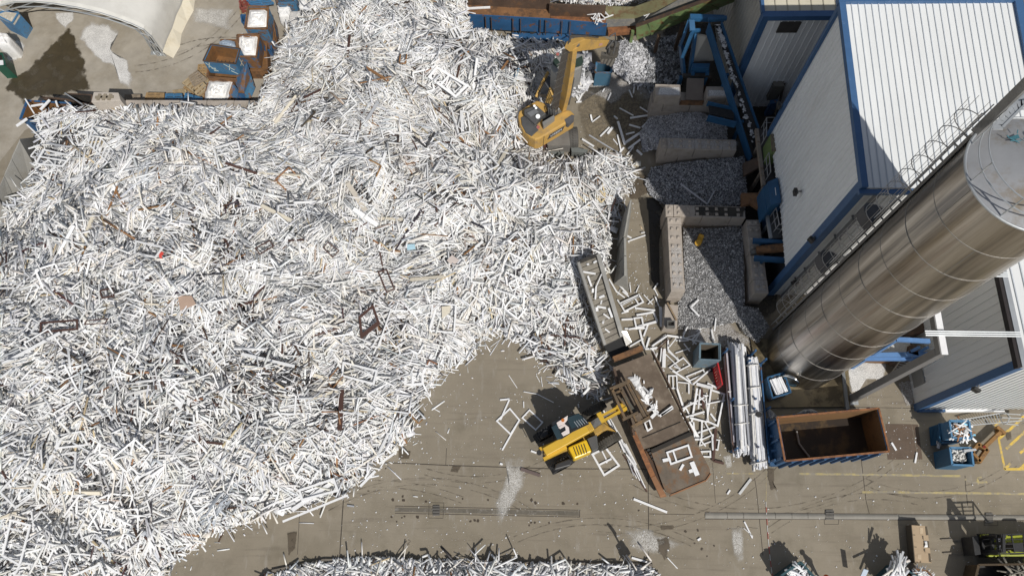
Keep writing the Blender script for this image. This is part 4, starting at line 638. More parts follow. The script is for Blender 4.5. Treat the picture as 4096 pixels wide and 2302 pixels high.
# sunlit scrap at the foot of the conveyor and shade litter
chip_pile([zC(*q) for q in [(1290, 420), (1420, 370), (1560, 420), (1600, 600), (1600, 800), (1500, 800), (1380, 720), (1290, 640)]], [(*zC(1450, 480), .9), (*zC(1580, 780), .1), (*zC(1300, 640), .2), (*zC(1600, 450), .5)], 4500, wht, 'sunlit scrap and chips heaped below the green conveyor', 34, (.05, .35))
chip_pile([zC(*q) for q in [(1600, 420), (1900, 330), (1960, 560), (1900, 800), (1640, 900), (1610, 800)]], [(*zC(1700, 520), .5), (*zC(1900, 400), .5), (*zC(1650, 880), .05), (*zC(1900, 780), .1)], 5000, gry, 'shaded litter of chips left of the blue machine', 35, (.05, .4))
chip_pile([zC(*q) for q in [(640, 480), (720, 440), (760, 470), (800, 560), (1040, 520), (1100, 700), (1000, 860), (900, 900), (860, 780), (650, 800), (600, 780), (560, 830), (540, 900), (480, 860), (560, 740), (640, 680)]], [(*zC(1000, 600), .3), (*zC(600, 780), .5), (*zC(700, 470), .7), (*zC(900, 880), .05)], 3200, wht, 'white scrap lying round the raised cab of the excavator', 36, (.08, .7))

# inclined concrete dividers
def a_frame(ridge, base, z, label, half=.75, joints=1):
    """ridge: two px at height z; base: two px of the near foot at ground"""
    r0, r1 = P(ridge[0], z), P(ridge[1], z); b0, b1 = P(base[0]), P(base[1]); rg0, rg1 = arr(r0[0], r0[1], 0), arr(r1[0], r1[1], 0); o0, o1 = rg0 * 2 - b0, rg1 * 2 - b1; d = (b0 - rg0) / np.linalg.norm(b0 - rg0) * .07; mb = MB()
    mb.prism([b0, b0 + (0, 0, .15), r0 + d, r0 - d, o0 + (0, 0, .15), o0], [b1, b1 + (0, 0, .15), r1 + d, r1 - d, o1 + (0, 0, .15), o1])
    return single('concrete_divider', mb, concrete_pale(), label, 'concrete divider', 'precast A shaped concrete dividers', bevel=.02)
a_frame((zQ(396, 318), zQ(315, 785)), (zQ(280, 560), zQ(203, 935)), 1.9, 'tilted concrete divider standing askew, farthest up the narrow passage by the sunlit bay wall')
a_frame((zQ(322, 805), zQ(325, 1030)), (zQ(225, 960), zQ(200, 1200)), 1.9, 'upright concrete divider between the askew one and the one beside the apron conveyor')
a_frame((zQ(325, 1040), zQ(327, 1290)), (zQ(203, 1205), zQ(178, 1405)), 1.9, 'upright concrete divider nearest the top of the apron conveyor')
lft = [(192, 500), (112, 680), (42, 845), (-30, 1010), (-90, 1150)]; rgt = [(400, 480), (345, 660), (330, 830), (280, 985), (110, 1120)]
for i, lb in enumerate(('concrete divider at the left edge touching the blue skip', 'second concrete divider down the left edge from the blue skip', 'third concrete divider down the left edge from the blue skip', 'lowest concrete divider at the left edge, half buried in white scrap')):
    g = 4; r0, r1 = lft[i], lft[i + 1]; a_frame((zO(r0[0], r0[1] + g), zO(r1[0], r1[1] - g)), (zO(rgt[i][0], rgt[i][1] + g), zO(rgt[i + 1][0], rgt[i + 1][1] - g)), 2.3, lb)

# ================================================================ feed trough and green conveyor at the top
ft = thing('feed_trough', 'long rusty feed trough with a blue skirt and a scatter of white scrap, top centre', 'conveyor', P((2130, 120)))
ZT = 2.5
def face(mb, px, zs): mb.add([P(p, z) for p, z in zip(px, zs)], [tuple(range(len(px)))])
def slab(mb, px, zs, th=.06):
    t_ = [P(p, z) for p, z in zip(px, zs)]; mb.prism([q - (0, 0, th) for q in t_], t_)
mb = MB(); slab(mb, [zT(215, 200), zT(1290, 245), zT(1290, 60), zT(210, -40)], [ZT - .25] * 4); mb.build('trough_floor', rust(), ft)
mb = MB(); slab(mb, [zT(1295, 245), zT(2010, 300), zT(2010, 130), zT(1290, 95)], [ZT - .45] * 4); mb.build('trough_floor', rust_red(), ft)
mb = MB(); a, b, c, d = P(zT(240, 180), ZT), P(zT(1300, 238), ZT), P(zT(2025, 300), ZT - .15), None
for p, q in ((a, b), (b, c)): mb.hexa([(p[0], p[1] - .05, 1.25), (q[0], q[1] - .05, 1.25), (q[0], q[1], 1.25), (p[0], p[1], 1.25)], [p - (0, .05, 0), q - (0, .05, 0), q, p])
mb.build('side_skirt', blue_paint(), ft); mb = MB()
for u in (455, 530, 810, 910, 1165, 1235, 1445, 1550): 
    k = P(zT(u, 190 + (u - 240) * .055 + 8), ZT + .02); mb.beam((k[0], k[1] - .07, 1.2), k - (0, .07, 0), .05, .06, (0, 1, 0))
mb.build('skirt_rib', rust_dark(), ft)
mb = MB(); a, b = P(zT(1280, 60), ZT + .55), P(zT(2010, 85), ZT + .55); mb.hexa([(a[0], a[1], 1.6), (b[0], b[1], 1.6), (b[0], b[1] + .1, 1.6), (a[0], a[1] + .1, 1.6)], [a, b, b + (0, .1, 0), a + (0, .1, 0)])
a2 = P(zT(200, -60), ZT + .6); b2 = P(zT(1290, 0), ZT + .6); mb.hexa([(a2[0], a2[1], 1.6), (b2[0], b2[1], 1.6), (b2[0], b2[1] + .1, 1.6), (a2[0], a2[1] + .1, 1.6)], [a2, b2, b2 + (0, .1, 0), a2 + (0, .1, 0)]); mb.build('back_plate', rust_dark(), ft)
mb = MB(); a, b = P(zT(800, 375), 1.0), P(zT(1960, 400), 1.0); mb.beam(a + (0, .25, 0), b + (0, .25, 0), .25, .35); mb.build('sub_frame', rust_dark(), ft)
mb = MB(); a, b = P(zT(800, 470), .75), P(zT(1560, 490), .75); mb.beam(a, b, .35, .3); mb.build('lower_rail', blue_paint(), ft)
for u in (880, 960, 1130, 1270, 1480, 1650, 1810): k = P(zT(u, 395), .9); mb = MB(); mb.box((k[0], k[1], 0), (1, 0), .22, .22, 1.2); mb.build('leg', blue_paint() if u % 4 else dark_metal(), ft)
for u in (1030, 1390): k = P(zT(u, 420), .8); mb = MB(); mb.tube([arr(k[0], k[1], .15), arr(k[0] + .15, k[1], .95)], .22, 10); mb.build('spring', dark_metal(), ft)
gc = thing('green_conveyor', 'faded green inclined conveyor rising to the upper right above the excavator', 'conveyor', P((2600, 100)))
mb = MB(); slab(mb, [zC(1220, 250), zC(1500, 235), zC(1480, 80), zC(1220, 70)], [2.0, 2.0, 2.0, 2.0]); slab(mb, [zC(1500, 235), zC(2180, -10), zC(2000, -60), zC(1600, 110)], [2.0, 4.6, 4.6, 2.0]); mb.build('belt', M('grey_belt', (.15, .15, .145), .8, col2=(.22, .20, .17), var=.2), gc)
mb = MB(); A0_, B0_ = P(zC(1505, 245), 2.55), P(zC(2330, -60), 5.8); A1_, B1_ = P(zC(1510, 375), 1.15), P(zC(2500, -10), 4.2); nv = arr(.25, .6, 0) * .12
mb.hexa([A1_, B1_, B1_ + nv, A1_ + nv], [A0_, B0_, B0_ + nv, A0_ + nv]); mb.build('side_wall', green_paint(), gc)
mb = MB(); A2_, B2_ = P(zC(1480, 72), 2.9), P(zC(2100, -150), 5.4); A3_, B3_ = P(zC(1490, 175), 2.0), P(zC(2100, -30), 4.6); mb.hexa([A3_, B3_, B3_ + nv, A3_ + nv], [A2_, B2_, B2_ + nv, A2_ + nv]); A4_, B4_ = P(zC(1220, 65), 2.7), A2_; mb.hexa([P(zC(1220, 180), 2.0), A3_, A3_ + nv, P(zC(1220, 180), 2.0) + nv], [A4_, B4_, B4_ + nv, A4_ + nv]); mb.build('side_wall', M('tan_green_paint', (.20, .19, .10), .7, col2=(.16, .10, .05), lo=.45, hi=.65, scale=2), gc)
mb = MB(); mb.beam(A0_ + (0, 0, .03), B0_ + (0, 0, .03), .22, .08); mb.build('top_rail', rust_dark(), gc)
for k in (.16, .45, .62, .78): a = A0_ + (B0_ - A0_) * k; b = A1_ + (B1_ - A1_) * k; mb = MB(); mb.beam(a - nv * .6, b - nv * .6, .14, .10, (0, 1, 0)); mb.build('stiffener', green_paint(), gc)
for px, z in ((zC(1475, 290), 1.9), (zC(1720, 330), 2.2), (zC(1940, 220), 3.0)): k = P(px, z); mb = MB(); mb.box((k[0], k[1], 0), (1, 0), .18, .18, z); mb.build('leg', green_paint() if z < 2 else rust_dark(), gc)
mb = MB(); mb.beam(P(zC(1240, 300), 1.6), P(zC(1500, 275), 1.6), .5, .25); mb.build('tail_frame', rust_red(), gc)

# ================================================================ blue machine and conveyors in the shade
bm = thing('blue_shredder_feeder', 'blue framed machine with a pale steel pan and a brown discharge chute, in the shade', 'machine', P(zP(640, 900)))
blb = blue_bright(); pan = M('pale_steel_pan', (.42, .41, .38), .45, .5, col2=(.30, .27, .23), lo=.5, hi=.7, scale=1.2)
mb = MB(); slab(mb, [zP(595, 300), zP(760, 330), zP(850, 690), zP(550, 712)], [4.6, 4.6, 3.0, 3.0]); mb.build('pan', pan, bm)
mb = MB(); mb.beam(P(zP(505, 75), 5.3), P(zP(1000, 90), 5.3), .32, .25); mb.build('top_beam', blb, bm); mb = MB(); mb.beam(P(zP(525, 85), 5.25), P(zP(540, 270), 5.0), .3, .2); mb.beam(P(zP(530, 262), 5.0), P(zP(660, 262), 5.0), .16, .16); mb.build('head_frame', blb, bm)
for pts in (((540, 290, 5.0), (405, 640, 3.4)), ((500, 100, 5.2), (375, 470, 3.6)), ((375, 470, 3.6), (415, 890, 2.2)), ((585, 290, 4.7), (505, 880, 2.3))): mb = MB(); mb.beam(P(zP(*pts[0][:2]), pts[0][2]), P(zP(*pts[1][:2]), pts[1][2]), .16, .34); mb.build('side_brace', blb, bm)
mb = MB(); mb.up([zP(545, 735), zP(795, 738), zP(785, 800), zP(540, 800)], 3.2, 2.0); mb.up([zP(530, 800), zP(575, 800), zP(575, 895), zP(528, 895)], 2.9, 1.8); mb.up([zP(735, 800), zP(785, 800), zP(785, 895), zP(735, 895)], 2.9, 1.8); mb.build('gear_housing', blb, bm); mb = MB(); mb.up([zP(585, 815), zP(640, 815), zP(640, 880), zP(585, 880)], 2.5, 1.6); mb.up([zP(650, 815), zP(725, 815), zP(725, 880), zP(650, 880)], 2.4, 1.6); mb.build('motor', blue_paint(), bm)
mb = MB(); mb.beam(P(zP(400, 912), 2.7), P(zP(800, 912), 2.7), .2, .15); mb.build('bottom_beam', dark_metal(), bm)
mb = MB(); slab(mb, [zP(465, 950), zP(712, 955), zP(690, 1268), zP(440, 1262)], [2.7, 2.7, 1.95, 1.95], .05); mb.build('discharge_chute', M('brown_chute', (.16, .135, .115), .6, .2, var=.15), bm); mb = MB(); slab(mb, [zP(375, 1272), zP(712, 1275), zP(692, 1335), zP(348, 1330)], [1.86, 1.86, 1.84, 1.84], .08); mb.build('chute_lip', rust(), bm)
for u, v in ((380, 930), (790, 930), (500, 500)): k = P(zP(u, v), 2.2); mb = MB(); mb.box((k[0], k[1], 0), (1, 0), .2, .2, 2.2); mb.build('leg', rust_dark() if u != 380 else blb, bm)
bc = thing('blue_conveyor', 'long blue sided conveyor with a black belt carrying white flakes, beside the shed', 'conveyor', P(zD(950, 700)))
U0, U1 = (700, 170), (1020, 1300); za, zb = 5.6, 1.5
def rail(mb, p0, p1, z0, z1, h, w): a, b = P(p0, z0), P(p1, z1); nn = np.cross((b - a) / np.linalg.norm(b - a), (0, 0, 1)); nn /= np.linalg.norm(nn); mb.hexa([a - (0, 0, h) - nn * w / 2, b - (0, 0, h) - nn * w / 2, b - (0, 0, h) + nn * w / 2, a - (0, 0, h) + nn * w / 2], [a - nn * w / 2, b - nn * w / 2, b + nn * w / 2, a + nn * w / 2])
mb = MB(); rail(mb, zD(697, 190), zD(1050, 1300), za, zb, .75, .09); mb.build('side_panel', blb, bc); mb = MB(); rail(mb, zD(790, 150), zD(1110, 1060), za, zb + .75, .6, .09); mb.build('side_panel', blb, bc)
mb = MB(); slab(mb, [zD(735, 170), zD(790, 165), zD(1105, 1075), zD(1065, 1230)], [za - .2, za - .2, zb + .6, zb - .05], .05); mb.build('belt', black(), bc)
mb = MB(); a, b = P(zD(730, 175), za - .25), P(zD(785, 170), za - .25); mb.tube([a, b], .24, 14); mb.build('head_drum', dark_metal(), bc); mb = MB(); mb.beam(P(zD(690, 165), za + .05), P(zD(840, 150), za + .05), .2, .2); mb.build('head_beam', blb, bc)
for k in (.35, .7): a = P(zD(697 + 353 * k, 190 + 1110 * k), za + (zb - za) * k); mb = MB(); mb.box((a[0] + .3, a[1], 0), (1, 0), .16, .16, a[2] - .4); mb.build('leg', blb, bc)
rng = np.random.default_rng(4); n = 900; tt = rng.beta(1, 1.0, n); off = np.clip(rng.normal(.42, .17, n), .03, .97); c0, c1 = np.array([735, 170]), np.array([790, 165]); e0, e1 = np.array([1050, 1180]), np.array([1105, 1075])
px = (c0[None] * (1 - off[:, None]) + c1[None] * off[:, None]) * (1 - tt[:, None]) + (e0[None] * (1 - off[:, None]) + e1[None] * off[:, None]) * tt[:, None]; keep = (np.sin(tt * 95) + rng.normal(0, .7, n)) > -.1; px, tt = px[keep], tt[keep]; zz_ = (za - .2) * (1 - tt) + (zb + .3) * tt + .03; X_, Y_ = zD(px[:, 0], px[:, 1]); c = PN(X_, Y_, zz_); m_ = len(c); h = np.concatenate([rng.normal(0, 1, (m_, 2)), rng.normal(0, .2, (m_, 1))], 1); h /= np.linalg.norm(h, axis=1, keepdims=True)
v, f = sticks(c, h, np.tile([0, -.3, 1.], (m_, 1)), rng.uniform(.06, .2, m_), rng.uniform(.04, .1, m_), np.full(m_, .02)); fast_mesh('plastic_flakes', v, f, np.full((len(v), 3), .74) * np.repeat(rng.uniform(.8, 1.05, (m_, 1)), 8, 0), heap_m, 'white plastic flakes strung along the black conveyor belt', 'flakes')
sc_ = thing('stub_conveyor', 'short dark belted blue conveyor meeting the long one from the bays', 'conveyor', P(zD(800, 920)))
mb = MB(); slab(mb, [zD(690, 850), zD(905, 910), zD(900, 985), zD(700, 945)], [2.3, 2.6, 2.6, 2.3], .05); mb.build('belt', black(), sc_); mb = MB(); rail(mb, zD(685, 840), zD(900, 890), 2.55, 2.8, .4, .08); mb.build('side_panel', blb, sc_); mb = MB(); rail(mb, zD(690, 955), zD(925, 1010), 2.5, 2.8, .55, .08); mb.build('side_panel', blb, sc_); k = P(zD(760, 900), 2.2); mb = MB(); mb.box((k[0], k[1], 1.8), (1, 0), .2, .2, .4); mb.box((k[0] + .5, k[1], 0), (1, 0), .15, .15, 2.2); mb.build('leg', blb, sc_)

# platform and plant along the tall shed
def railing(name, posts, z, label, parent=None, h=1.05):
    r = parent; m = MB(); pp = [P(p, z) for p in posts]
    for hh in (h, h * .5): m.tube([p + (0, 0, hh) for p in pp], .025, 6)
    for p in pp: m.tube([p, p + (0, 0, h)], .025, 6)
    for a, b in zip(pp[:-1], pp[1:]): m.tube([(a + b) / 2, (a + b) / 2 + (0, 0, h)], .022, 6)
    m.build(name, M('pale_handrail', (.40, .40, .40), .5, .4), r)
ZPL = 2.6; pf = thing('upper_platform', 'dark steel walkway with pale handrails carrying the green box beside the shed', 'platform', P(zU(800, 900)))
deck = M('dark_deck', (.075, .07, .066), .7, var=.25)
mb = MB(); slab(mb, [zU(600, 320), zU(1150, 330), zU(1290, 1380), zU(745, 1420)], [ZPL] * 4, .12); mb.build('deck', deck, pf); mb = MB(); mb.beam(P(zU(605, 330), ZPL), P(zU(742, 1420), ZPL), .18, .25); mb.build('edge_beam', M('rusted_pale_beam', (.30, .25, .20), .6, col2=(.16, .10, .06), lo=.5, hi=.65, scale=3), pf)
railing('handrail', [zU(1015, 290), zU(700, 300), zU(690, 640)], ZPL, '', pf); railing('handrail', [zU(740, 960), zU(770, 1330)], ZPL, '', pf)
for u, v in ((640, 600), (700, 1100), (740, 1400)): k = P(zU(u, v), ZPL - .1); mb = MB(); mb.box((k[0] + .1, k[1], 0), (1, 0), .16, .16, ZPL - .14); mb.build('leg', M('rusted_pale_beam', (.3, .25, .2)), pf)
gbx = thing('green_cabinet', 'green steel cabinet with a brown lid standing on the walkway', 'cabinet', P(zU(950, 800), ZPL)); mb = MB(); mb.up([zU(880, 415), zU(1150, 430), zU(1185, 735), zU(910, 740)], ZPL + 1.5, ZPL + .01); mb.build('cabinet_body', M('shade_green_paint', (.14, .20, .07), .55, var=.15), gbx)
mb = MB(); mb.up([zU(878, 412), zU(1035, 420), zU(1065, 738), zU(908, 742)], ZPL + 1.56, ZPL + 1.505); mb.build('lid', M('brown_lid', (.17, .14, .09), .6, col2=(.12, .09, .06), scale=4), gbx); mb = MB(); mb.up([zU(1040, 420), zU(1152, 428), zU(1188, 734), zU(1070, 738)], ZPL + 1.55, ZPL + 1.505); mb.build('lid', M('brown_lid', (.17, .14, .09)), gbx)
pq = thing('lower_platform', 'grey steel landing with pale handrails and blue guards below the green cabinet', 'platform', P(zV(850, 700))); mb = MB(); slab(mb, [zV(715, 590), zV(1110, 580), zV(1150, 690), zV(975, 930), zV(768, 938)], [ZPL] * 5, .12); mb.build('deck', M('grey_deck', (.15, .15, .145), .6, .3, var=.2), pq); mb = MB(); mb.beam(P(zV(712, 590), ZPL), P(zV(768, 938), ZPL), .14, .2); mb.build('edge_beam', galv(), pq)
railing('handrail', [zV(760, 640), zV(800, 860), zV(950, 900)], ZPL, '', pq)
for u, v in ((740, 700), (790, 900)): k = P(zV(u, v), ZPL - .1); mb = MB(); mb.box((k[0] + .12, k[1], 0), (1, 0), .14, .14, ZPL - .14); mb.build('leg', galv(), pq)
bx = thing('blue_granulator', 'blue steel granulator with an angled lid between the two landings', 'machine', P(zV(850, 400), 0)); mb = MB(); mb.up([zV(725, 165), zV(865, 100), zV(915, 440), zV(775, 480)], ZPL + 1.5, ZPL - .6); mb.build('hopper_lid', blb, bx); mb = MB(); mb.up([zV(870, 110), zV(1020, 110), zV(1075, 460), zV(920, 450)], ZPL + 1.0, .2); mb.build('housing', blue_paint(), bx); mb = MB(); mb.up([zV(665, 230), zV(725, 180), zV(775, 480), zV(715, 580)], ZPL + .8, ZPL - .6); mb.build('feed_guard', blb, bx); mb = MB(); mb.up([zV(826, 240), zV(834, 240), zV(846, 345), zV(838, 345)], ZPL + 1.515, ZPL + 1.5); mb.build('name_plate', white_plastic(), bx)
for (name, lab, pts) in (('rusty_chute', 'brown steel chute dropping from the walkway into the middle bay', ([zU(355, 970), zU(640, 860), zU(680, 1040), zU(375, 1215)], [1.7, 2.3, 2.3, 1.7])), ('rusty_chute', 'dark red rusty chute reaching from the blue granulator over the middle bay', ([zV(365, 315), zV(665, 312), zV(690, 590), zV(490, 460), zV(370, 500)], [1.9, 2.3, 2.3, 2.0, 1.9]))):
    mb = MB(); slab(mb, *pts, .25); single(name, mb, rust_dark() if 'walkway' in lab else rust(), lab, 'chute')
pp_ = thing('rusty_pipe', 'rusty discharge pipe pointing from the shed at the front bay', 'pipe', P(zV(800, 1080), 0)); a, b = P(zV(585, 1105), 2.0), P(zV(1075, 1055), 3.1); mb = MB(); mb.tube([a, b], .24, 16); mb.build('pipe_body', rust(), pp_); mb = MB(); mb.tube([b, b + (b - a) * .03], .33, 16); mb.build('flange', rust_dark(), pp_); mb = MB(); mb.beam(a + (b - a) * .5 - (0, 0, .2), arr(*(a + (b - a) * .5)[:2], 0), .15, .15); mb.build('support', dark_metal(), pp_); mb = MB(); mb.up([zV(500, 1095), zV(580, 1080), zV(580, 1140), zV(505, 1155)], 2.05, 1.8); mb.build('chute_mouth', steel(), pp_)
for (p0, p1, lab) in (((535, 1215), (1000, 1245), 'blue steel beam below the rusty discharge pipe'), ((520, 975), (1000, 1005), 'blue steel beam above the rusty discharge pipe')): mb = MB(); a, b = P(zV(*p0), 2.2), P(zV(*p1), 2.6); mb.beam(a, b, .22, .3); mb.beam(a + (b - a) * .3, arr(*(a + (b - a) * .3)[:2], 0), .12, .12); single('blue_beam', mb, blb, lab, 'steel beam')
ac = thing('dark_plant', 'dark blue framed plant with a grey box on top, in the corner between the sheds', 'machine', P(zE(440, 850))); mb = MB(); mb.up([zE(400, 650), zE(485, 650), zE(490, 715), zE(405, 715)], 2.6, 1.2); mb.build('box', M('grey_box', (.15, .14, .12), .6), ac)
for u0, v0, u1, v1 in ((395, 690, 380, 850), (490, 690, 520, 770), (400, 720, 410, 900), (480, 720, 430, 950)): mb = MB(); mb.beam(P(zE(u0, v0), 2.4), P(zE(u1, v1), .3), .1, .1); mb.build('frame_post', dark_metal(), ac)
mb = MB(); mb.up([zE(375, 830), zE(440, 820), zE(445, 850), zE(380, 860)], 1.4, .1); mb.build('base_unit', blue_paint(), ac)
# the little yellow thing on the front bay heap
yl = thing('yellow_gas_valve', 'small yellow two lobed casting lying on the dark chips of the front bay', 'casting', P(zF(620, 540), .8)); ym_ = M('machine_yellow', (.55, .30, .02), .5, var=.15); mb = MB(); mb.box(P(zF(620, 530), .8), (.4, 1), .5, .3, .2); mb.build('casting_body', ym_, yl, bevel=.05); mb = MB(); mb.tube([P(zF(605, 560), .8), P(zF(605, 560), 1.05)], .18, 12); mb.tube([P(zF(632, 510), .8), P(zF(632, 510), 1.02)], .14, 12); mb.build('lug', ym_, yl)
# ================================================================ orange material handler
org = M('handler_orange', (.52, .315, .085), .6, col2=(.36, .24, .11), lo=.46, hi=.7, scale=1.5, var=.1); dgy = M('machine_grey', (.085, .085, .085), .6, var=.25); cabg = M('cab_grey', (.27, .265, .25), .5, var=.12)
tglass = M('green_tinted_glass', (.035, .055, .042), .08, var=.2)
ex = thing('material_handler', 'orange material handler with raised cab and long boom, parked on the white scrap', 'excavator', P(zX(800, 900)))
top = [(520, 268), (330, 380), (140, 505), (118, 620), (150, 780), (230, 930), (350, 1040), (480, 1110), (560, 1105), (665, 1045), (1330, 650), (1320, 560), (1250, 490), (1180, 468), (1040, 520), (905, 600), (830, 560), (760, 430), (700, 330)]
mb = MB(); mb.up([zX(*q) for q in top], 2.55, 1.45); mb.build('upper_body', org, ex, bevel=.09)
bodyz = 2.55
mb = MB(); mb.up([zX(*q) for q in ((250, 470), (520, 380), (720, 560), (660, 590), (480, 780), (250, 560))], bodyz + .38, bodyz); mb.build('engine_deck', dgy, ex, bevel=.04)
mb = MB(); mb.up([zX(*q) for q in ((310, 545), (480, 455), (560, 520), (385, 620))], bodyz + .46, bodyz + .385); mb.build('hood_panel', M('hood_grey', (.17, .175, .18), .5), ex)
mb = MB(); mb.up([zX(*q) for q in ((185, 650), (265, 595), (560, 900), (410, 1035), (290, 960), (205, 800))], bodyz + .1, bodyz); c = mb.build('rear_louvre', dgy, ex, bevel=.02)
for k in np.linspace(.1, .9, 9): m = MB(); a, b = zX(255 + 270 * k, 640 + 250 * k), zX(300 + 270 * k, 590 + 250 * k); m.beam(P(a, bodyz + .13), P(b, bodyz + .13), .06, .05); m.build('louvre_fin', M('fin_grey', (.14, .14, .14), .5), c)
mb = MB(); mb.up([zX(*q) for q in ((640, 740), (890, 590), (905, 650), (665, 830))], bodyz + .35, bodyz); mb.build('side_locker', M('locker_grey', (.22, .215, .2), .5), ex)
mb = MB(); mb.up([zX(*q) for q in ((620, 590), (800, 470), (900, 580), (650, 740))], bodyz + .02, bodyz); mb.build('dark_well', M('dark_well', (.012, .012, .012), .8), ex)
for i in range(5): m = MB(); a = P(zX(770 + 34 * i, 500 + 8 * i), bodyz + .25); m.tube([a + arr(0, .16 * math.cos(q), .3 * math.sin(q)) for q in np.linspace(0, math.pi * 2, 13)[:-1]], .03, 5, closed=True); m.build('hose_coil', dgy, ex)
q = [zX(1115, 690), zX(1280, 580), zX(1325, 600), zX(1320, 660), zX(1200, 780), zX(1150, 760)]; mb = MB(); mb.up(q, bodyz + .03, bodyz - .35); mb.build('side_vent', M('vent_grey', (.10, .10, .105), .6), ex)
for u, v in ((470, 395), (505, 440)): m = MB(); m.tube([P(zX(u, v), bodyz + .3), P(zX(u, v), bodyz + .6)], .07, 10); m.build('exhaust_cap', galv(), ex)
m = MB(); m.tube([P(zX(545, 620), bodyz + .38), P(zX(545, 620), bodyz + .5)], .13, 14); m.build('filler_cap', galv(), ex)
m = MB(); m.tube([P(zX(550, 850), bodyz), P(zX(550, 850), bodyz + .15)], .1, 10); m.build('beacon', M('red_lens', (.25, .03, .02), .4), ex)
# number plate panel with lettering on the flank
def text(body, name, mat, parent, pos, xd, up_, size, ext=.004):
    cu = bpy.data.curves.new(name, 'FONT'); cu.body = body; cu.size = size; cu.extrude = ext; cu.align_x = 'CENTER'; cu.align_y = 'CENTER'; o = bpy.data.objects.new(name, cu); COL.objects.link(o); bpy.context.view_layer.update(); me = bpy.data.meshes.new_from_object(o.evaluated_get(bpy.context.evaluated_depsgraph_get())); bpy.data.objects.remove(o); me.materials.clear(); me.materials.append(mat); o = bpy.data.objects.new(name, me); COL.objects.link(o)
    x = np.array(xd, float); x /= np.linalg.norm(x); z = np.cross(x, np.array(up_, float)); z /= np.linalg.norm(z); y = np.cross(z, x); o.parent = parent
    p = np.array(pos) - base_of(parent); o.matrix_local = Matrix([[x[i], y[i], z[i], p[i]] for i in range(3)] + [[0, 0, 0, 1]]); return o
fa, fb = P(zX(665, 1045), bodyz), P(zX(1330, 650), bodyz); fd = (fb - fa) / np.linalg.norm(fb - fa); fn = arr(fd[1], -fd[0], 0); pc = fa + (fb - fa) * .41 - (0, 0, .42)
mb = MB(); e = [pc + fd * a + arr(0, 0, b) + fn * .012 for a, b in ((-.62, -.2), (.45, -.2), (.62, .2), (-.45, .2))]; mb.prism([x - fn * .01 for x in e], e); pl = mb.build('model_plate', M('plate_grey', (.06, .06, .065), .5), ex)
text('LH30M', 'model_lettering', M('letter_white', (.7, .7, .7), .5), pl, pc + fn * .02, fd, (0, 0, 1), .27)
mb = MB(); e = [fa + fd * 2.6 * 0 + fn * .006 + fd * a - arr(0, 0, b) for a, b in ((.02, .02), (.06, .02), (.02, 1.05), (-.02, 1.05))]; mb.add(e, [(0, 1, 2, 3)]); mb.build('panel_gap', M('panel_gap', (.05, .04, .03), .8), ex)
# undercarriage
mb = MB(); mb.up([zX(*q) for q in ((600, 900), (1180, 800), (1240, 1240), (760, 1250))], 1.3, .55); mb.build('chassis', M('dusty_chassis', (.17, .16, .145), .8, var=.2), ex)
ax = P(zX(1190, 1090), .62); axd = fd
def wheel(par, c, d, r, wdt, mt=None, rim=None):
    d = np.array([*d, 0][:3], float); d /= np.linalg.norm(d); m = MB(); n = 26; prof = [(-.5, .72), (-.5, .9), (-.38, 1.0), (.38, 1.0), (.5, .9), (.5, .72)]; up_ = arr(0, 0, 1); sd = np.cross(d, up_)
    rings = [[c + d * wdt * a + (sd * math.cos(t) + up_ * math.sin(t)) * r * k for t in np.linspace(0, 2 * math.pi, n + 1)] for a, k in prof]; m.grid(rings)
    for i in range(n): 
        t = 2 * math.pi * i / n; o = (sd * math.cos(t) + up_ * math.sin(t)); tt_ = np.cross(d, o)
        for s in (-1, 1): p0 = c + o * r * 1.0 + d * wdt * .04 * s; p1 = c + o * r * .99 + d * wdt * .46 * s + tt_ * .08; m.beam(p0, p1, .06, .05, o)
    t_ = m.build('wheel', mt or black(), par); m = MB(); m.tube([c - d * wdt * .3, c + d * wdt * .3], r * .72, 20); m.build('rim', rim or dgy, t_); m = MB(); m.tube([c - d * wdt * .42, c + d * wdt * .42], r * .25, 12); m.build('hub', rim or dgy, t_); return t_
dus = M('dusty_tyre', (.085, .08, .072), .85, var=.2)
for u, v in ((1215, 1080), (1330, 1080)): wheel(ex, P(zX(u, v), .62), (1, .06), .62, .36, dus)
for u, v in ((420, 800), (420, 1150)): wheel(ex, P(zX(u + 150, v), .62), (1, .06), .62, .36, dus)
mb = MB(); mb.up([zX(*q) for q in ((860, 1255), (1080, 1320), (1110, 1390), (1060, 1420), (730, 1420))], .62, .1); mb.build('stabiliser', M('grey_green_steel', (.15, .16, .15), .6), ex); mb = MB(); mb.up([zX(*q) for q in ((1250, 1240), (1480, 1310), (1620, 1330), (1560, 1400), (1270, 1380))], .55, .05); mb.build('stabiliser', M('grey_green_steel', (.15, .16, .15)), ex)
for u in (505, 690): mb = MB(); mb.beam(P(zX(u, 1230), 1.2), P(zX(u + 15, 1440), .1), .16, .16); mb.build('stabiliser_leg', M('maroon_paint', (.10, .045, .04), .6), ex)
# boom, stick and grab
b0 = P(zY(470, 1250), 2.6); adir = arr(.36, .93, 0); adir /= np.linalg.norm(adir)
knee = inplane(b0, adir, zY(640, 260)); sdir = adir
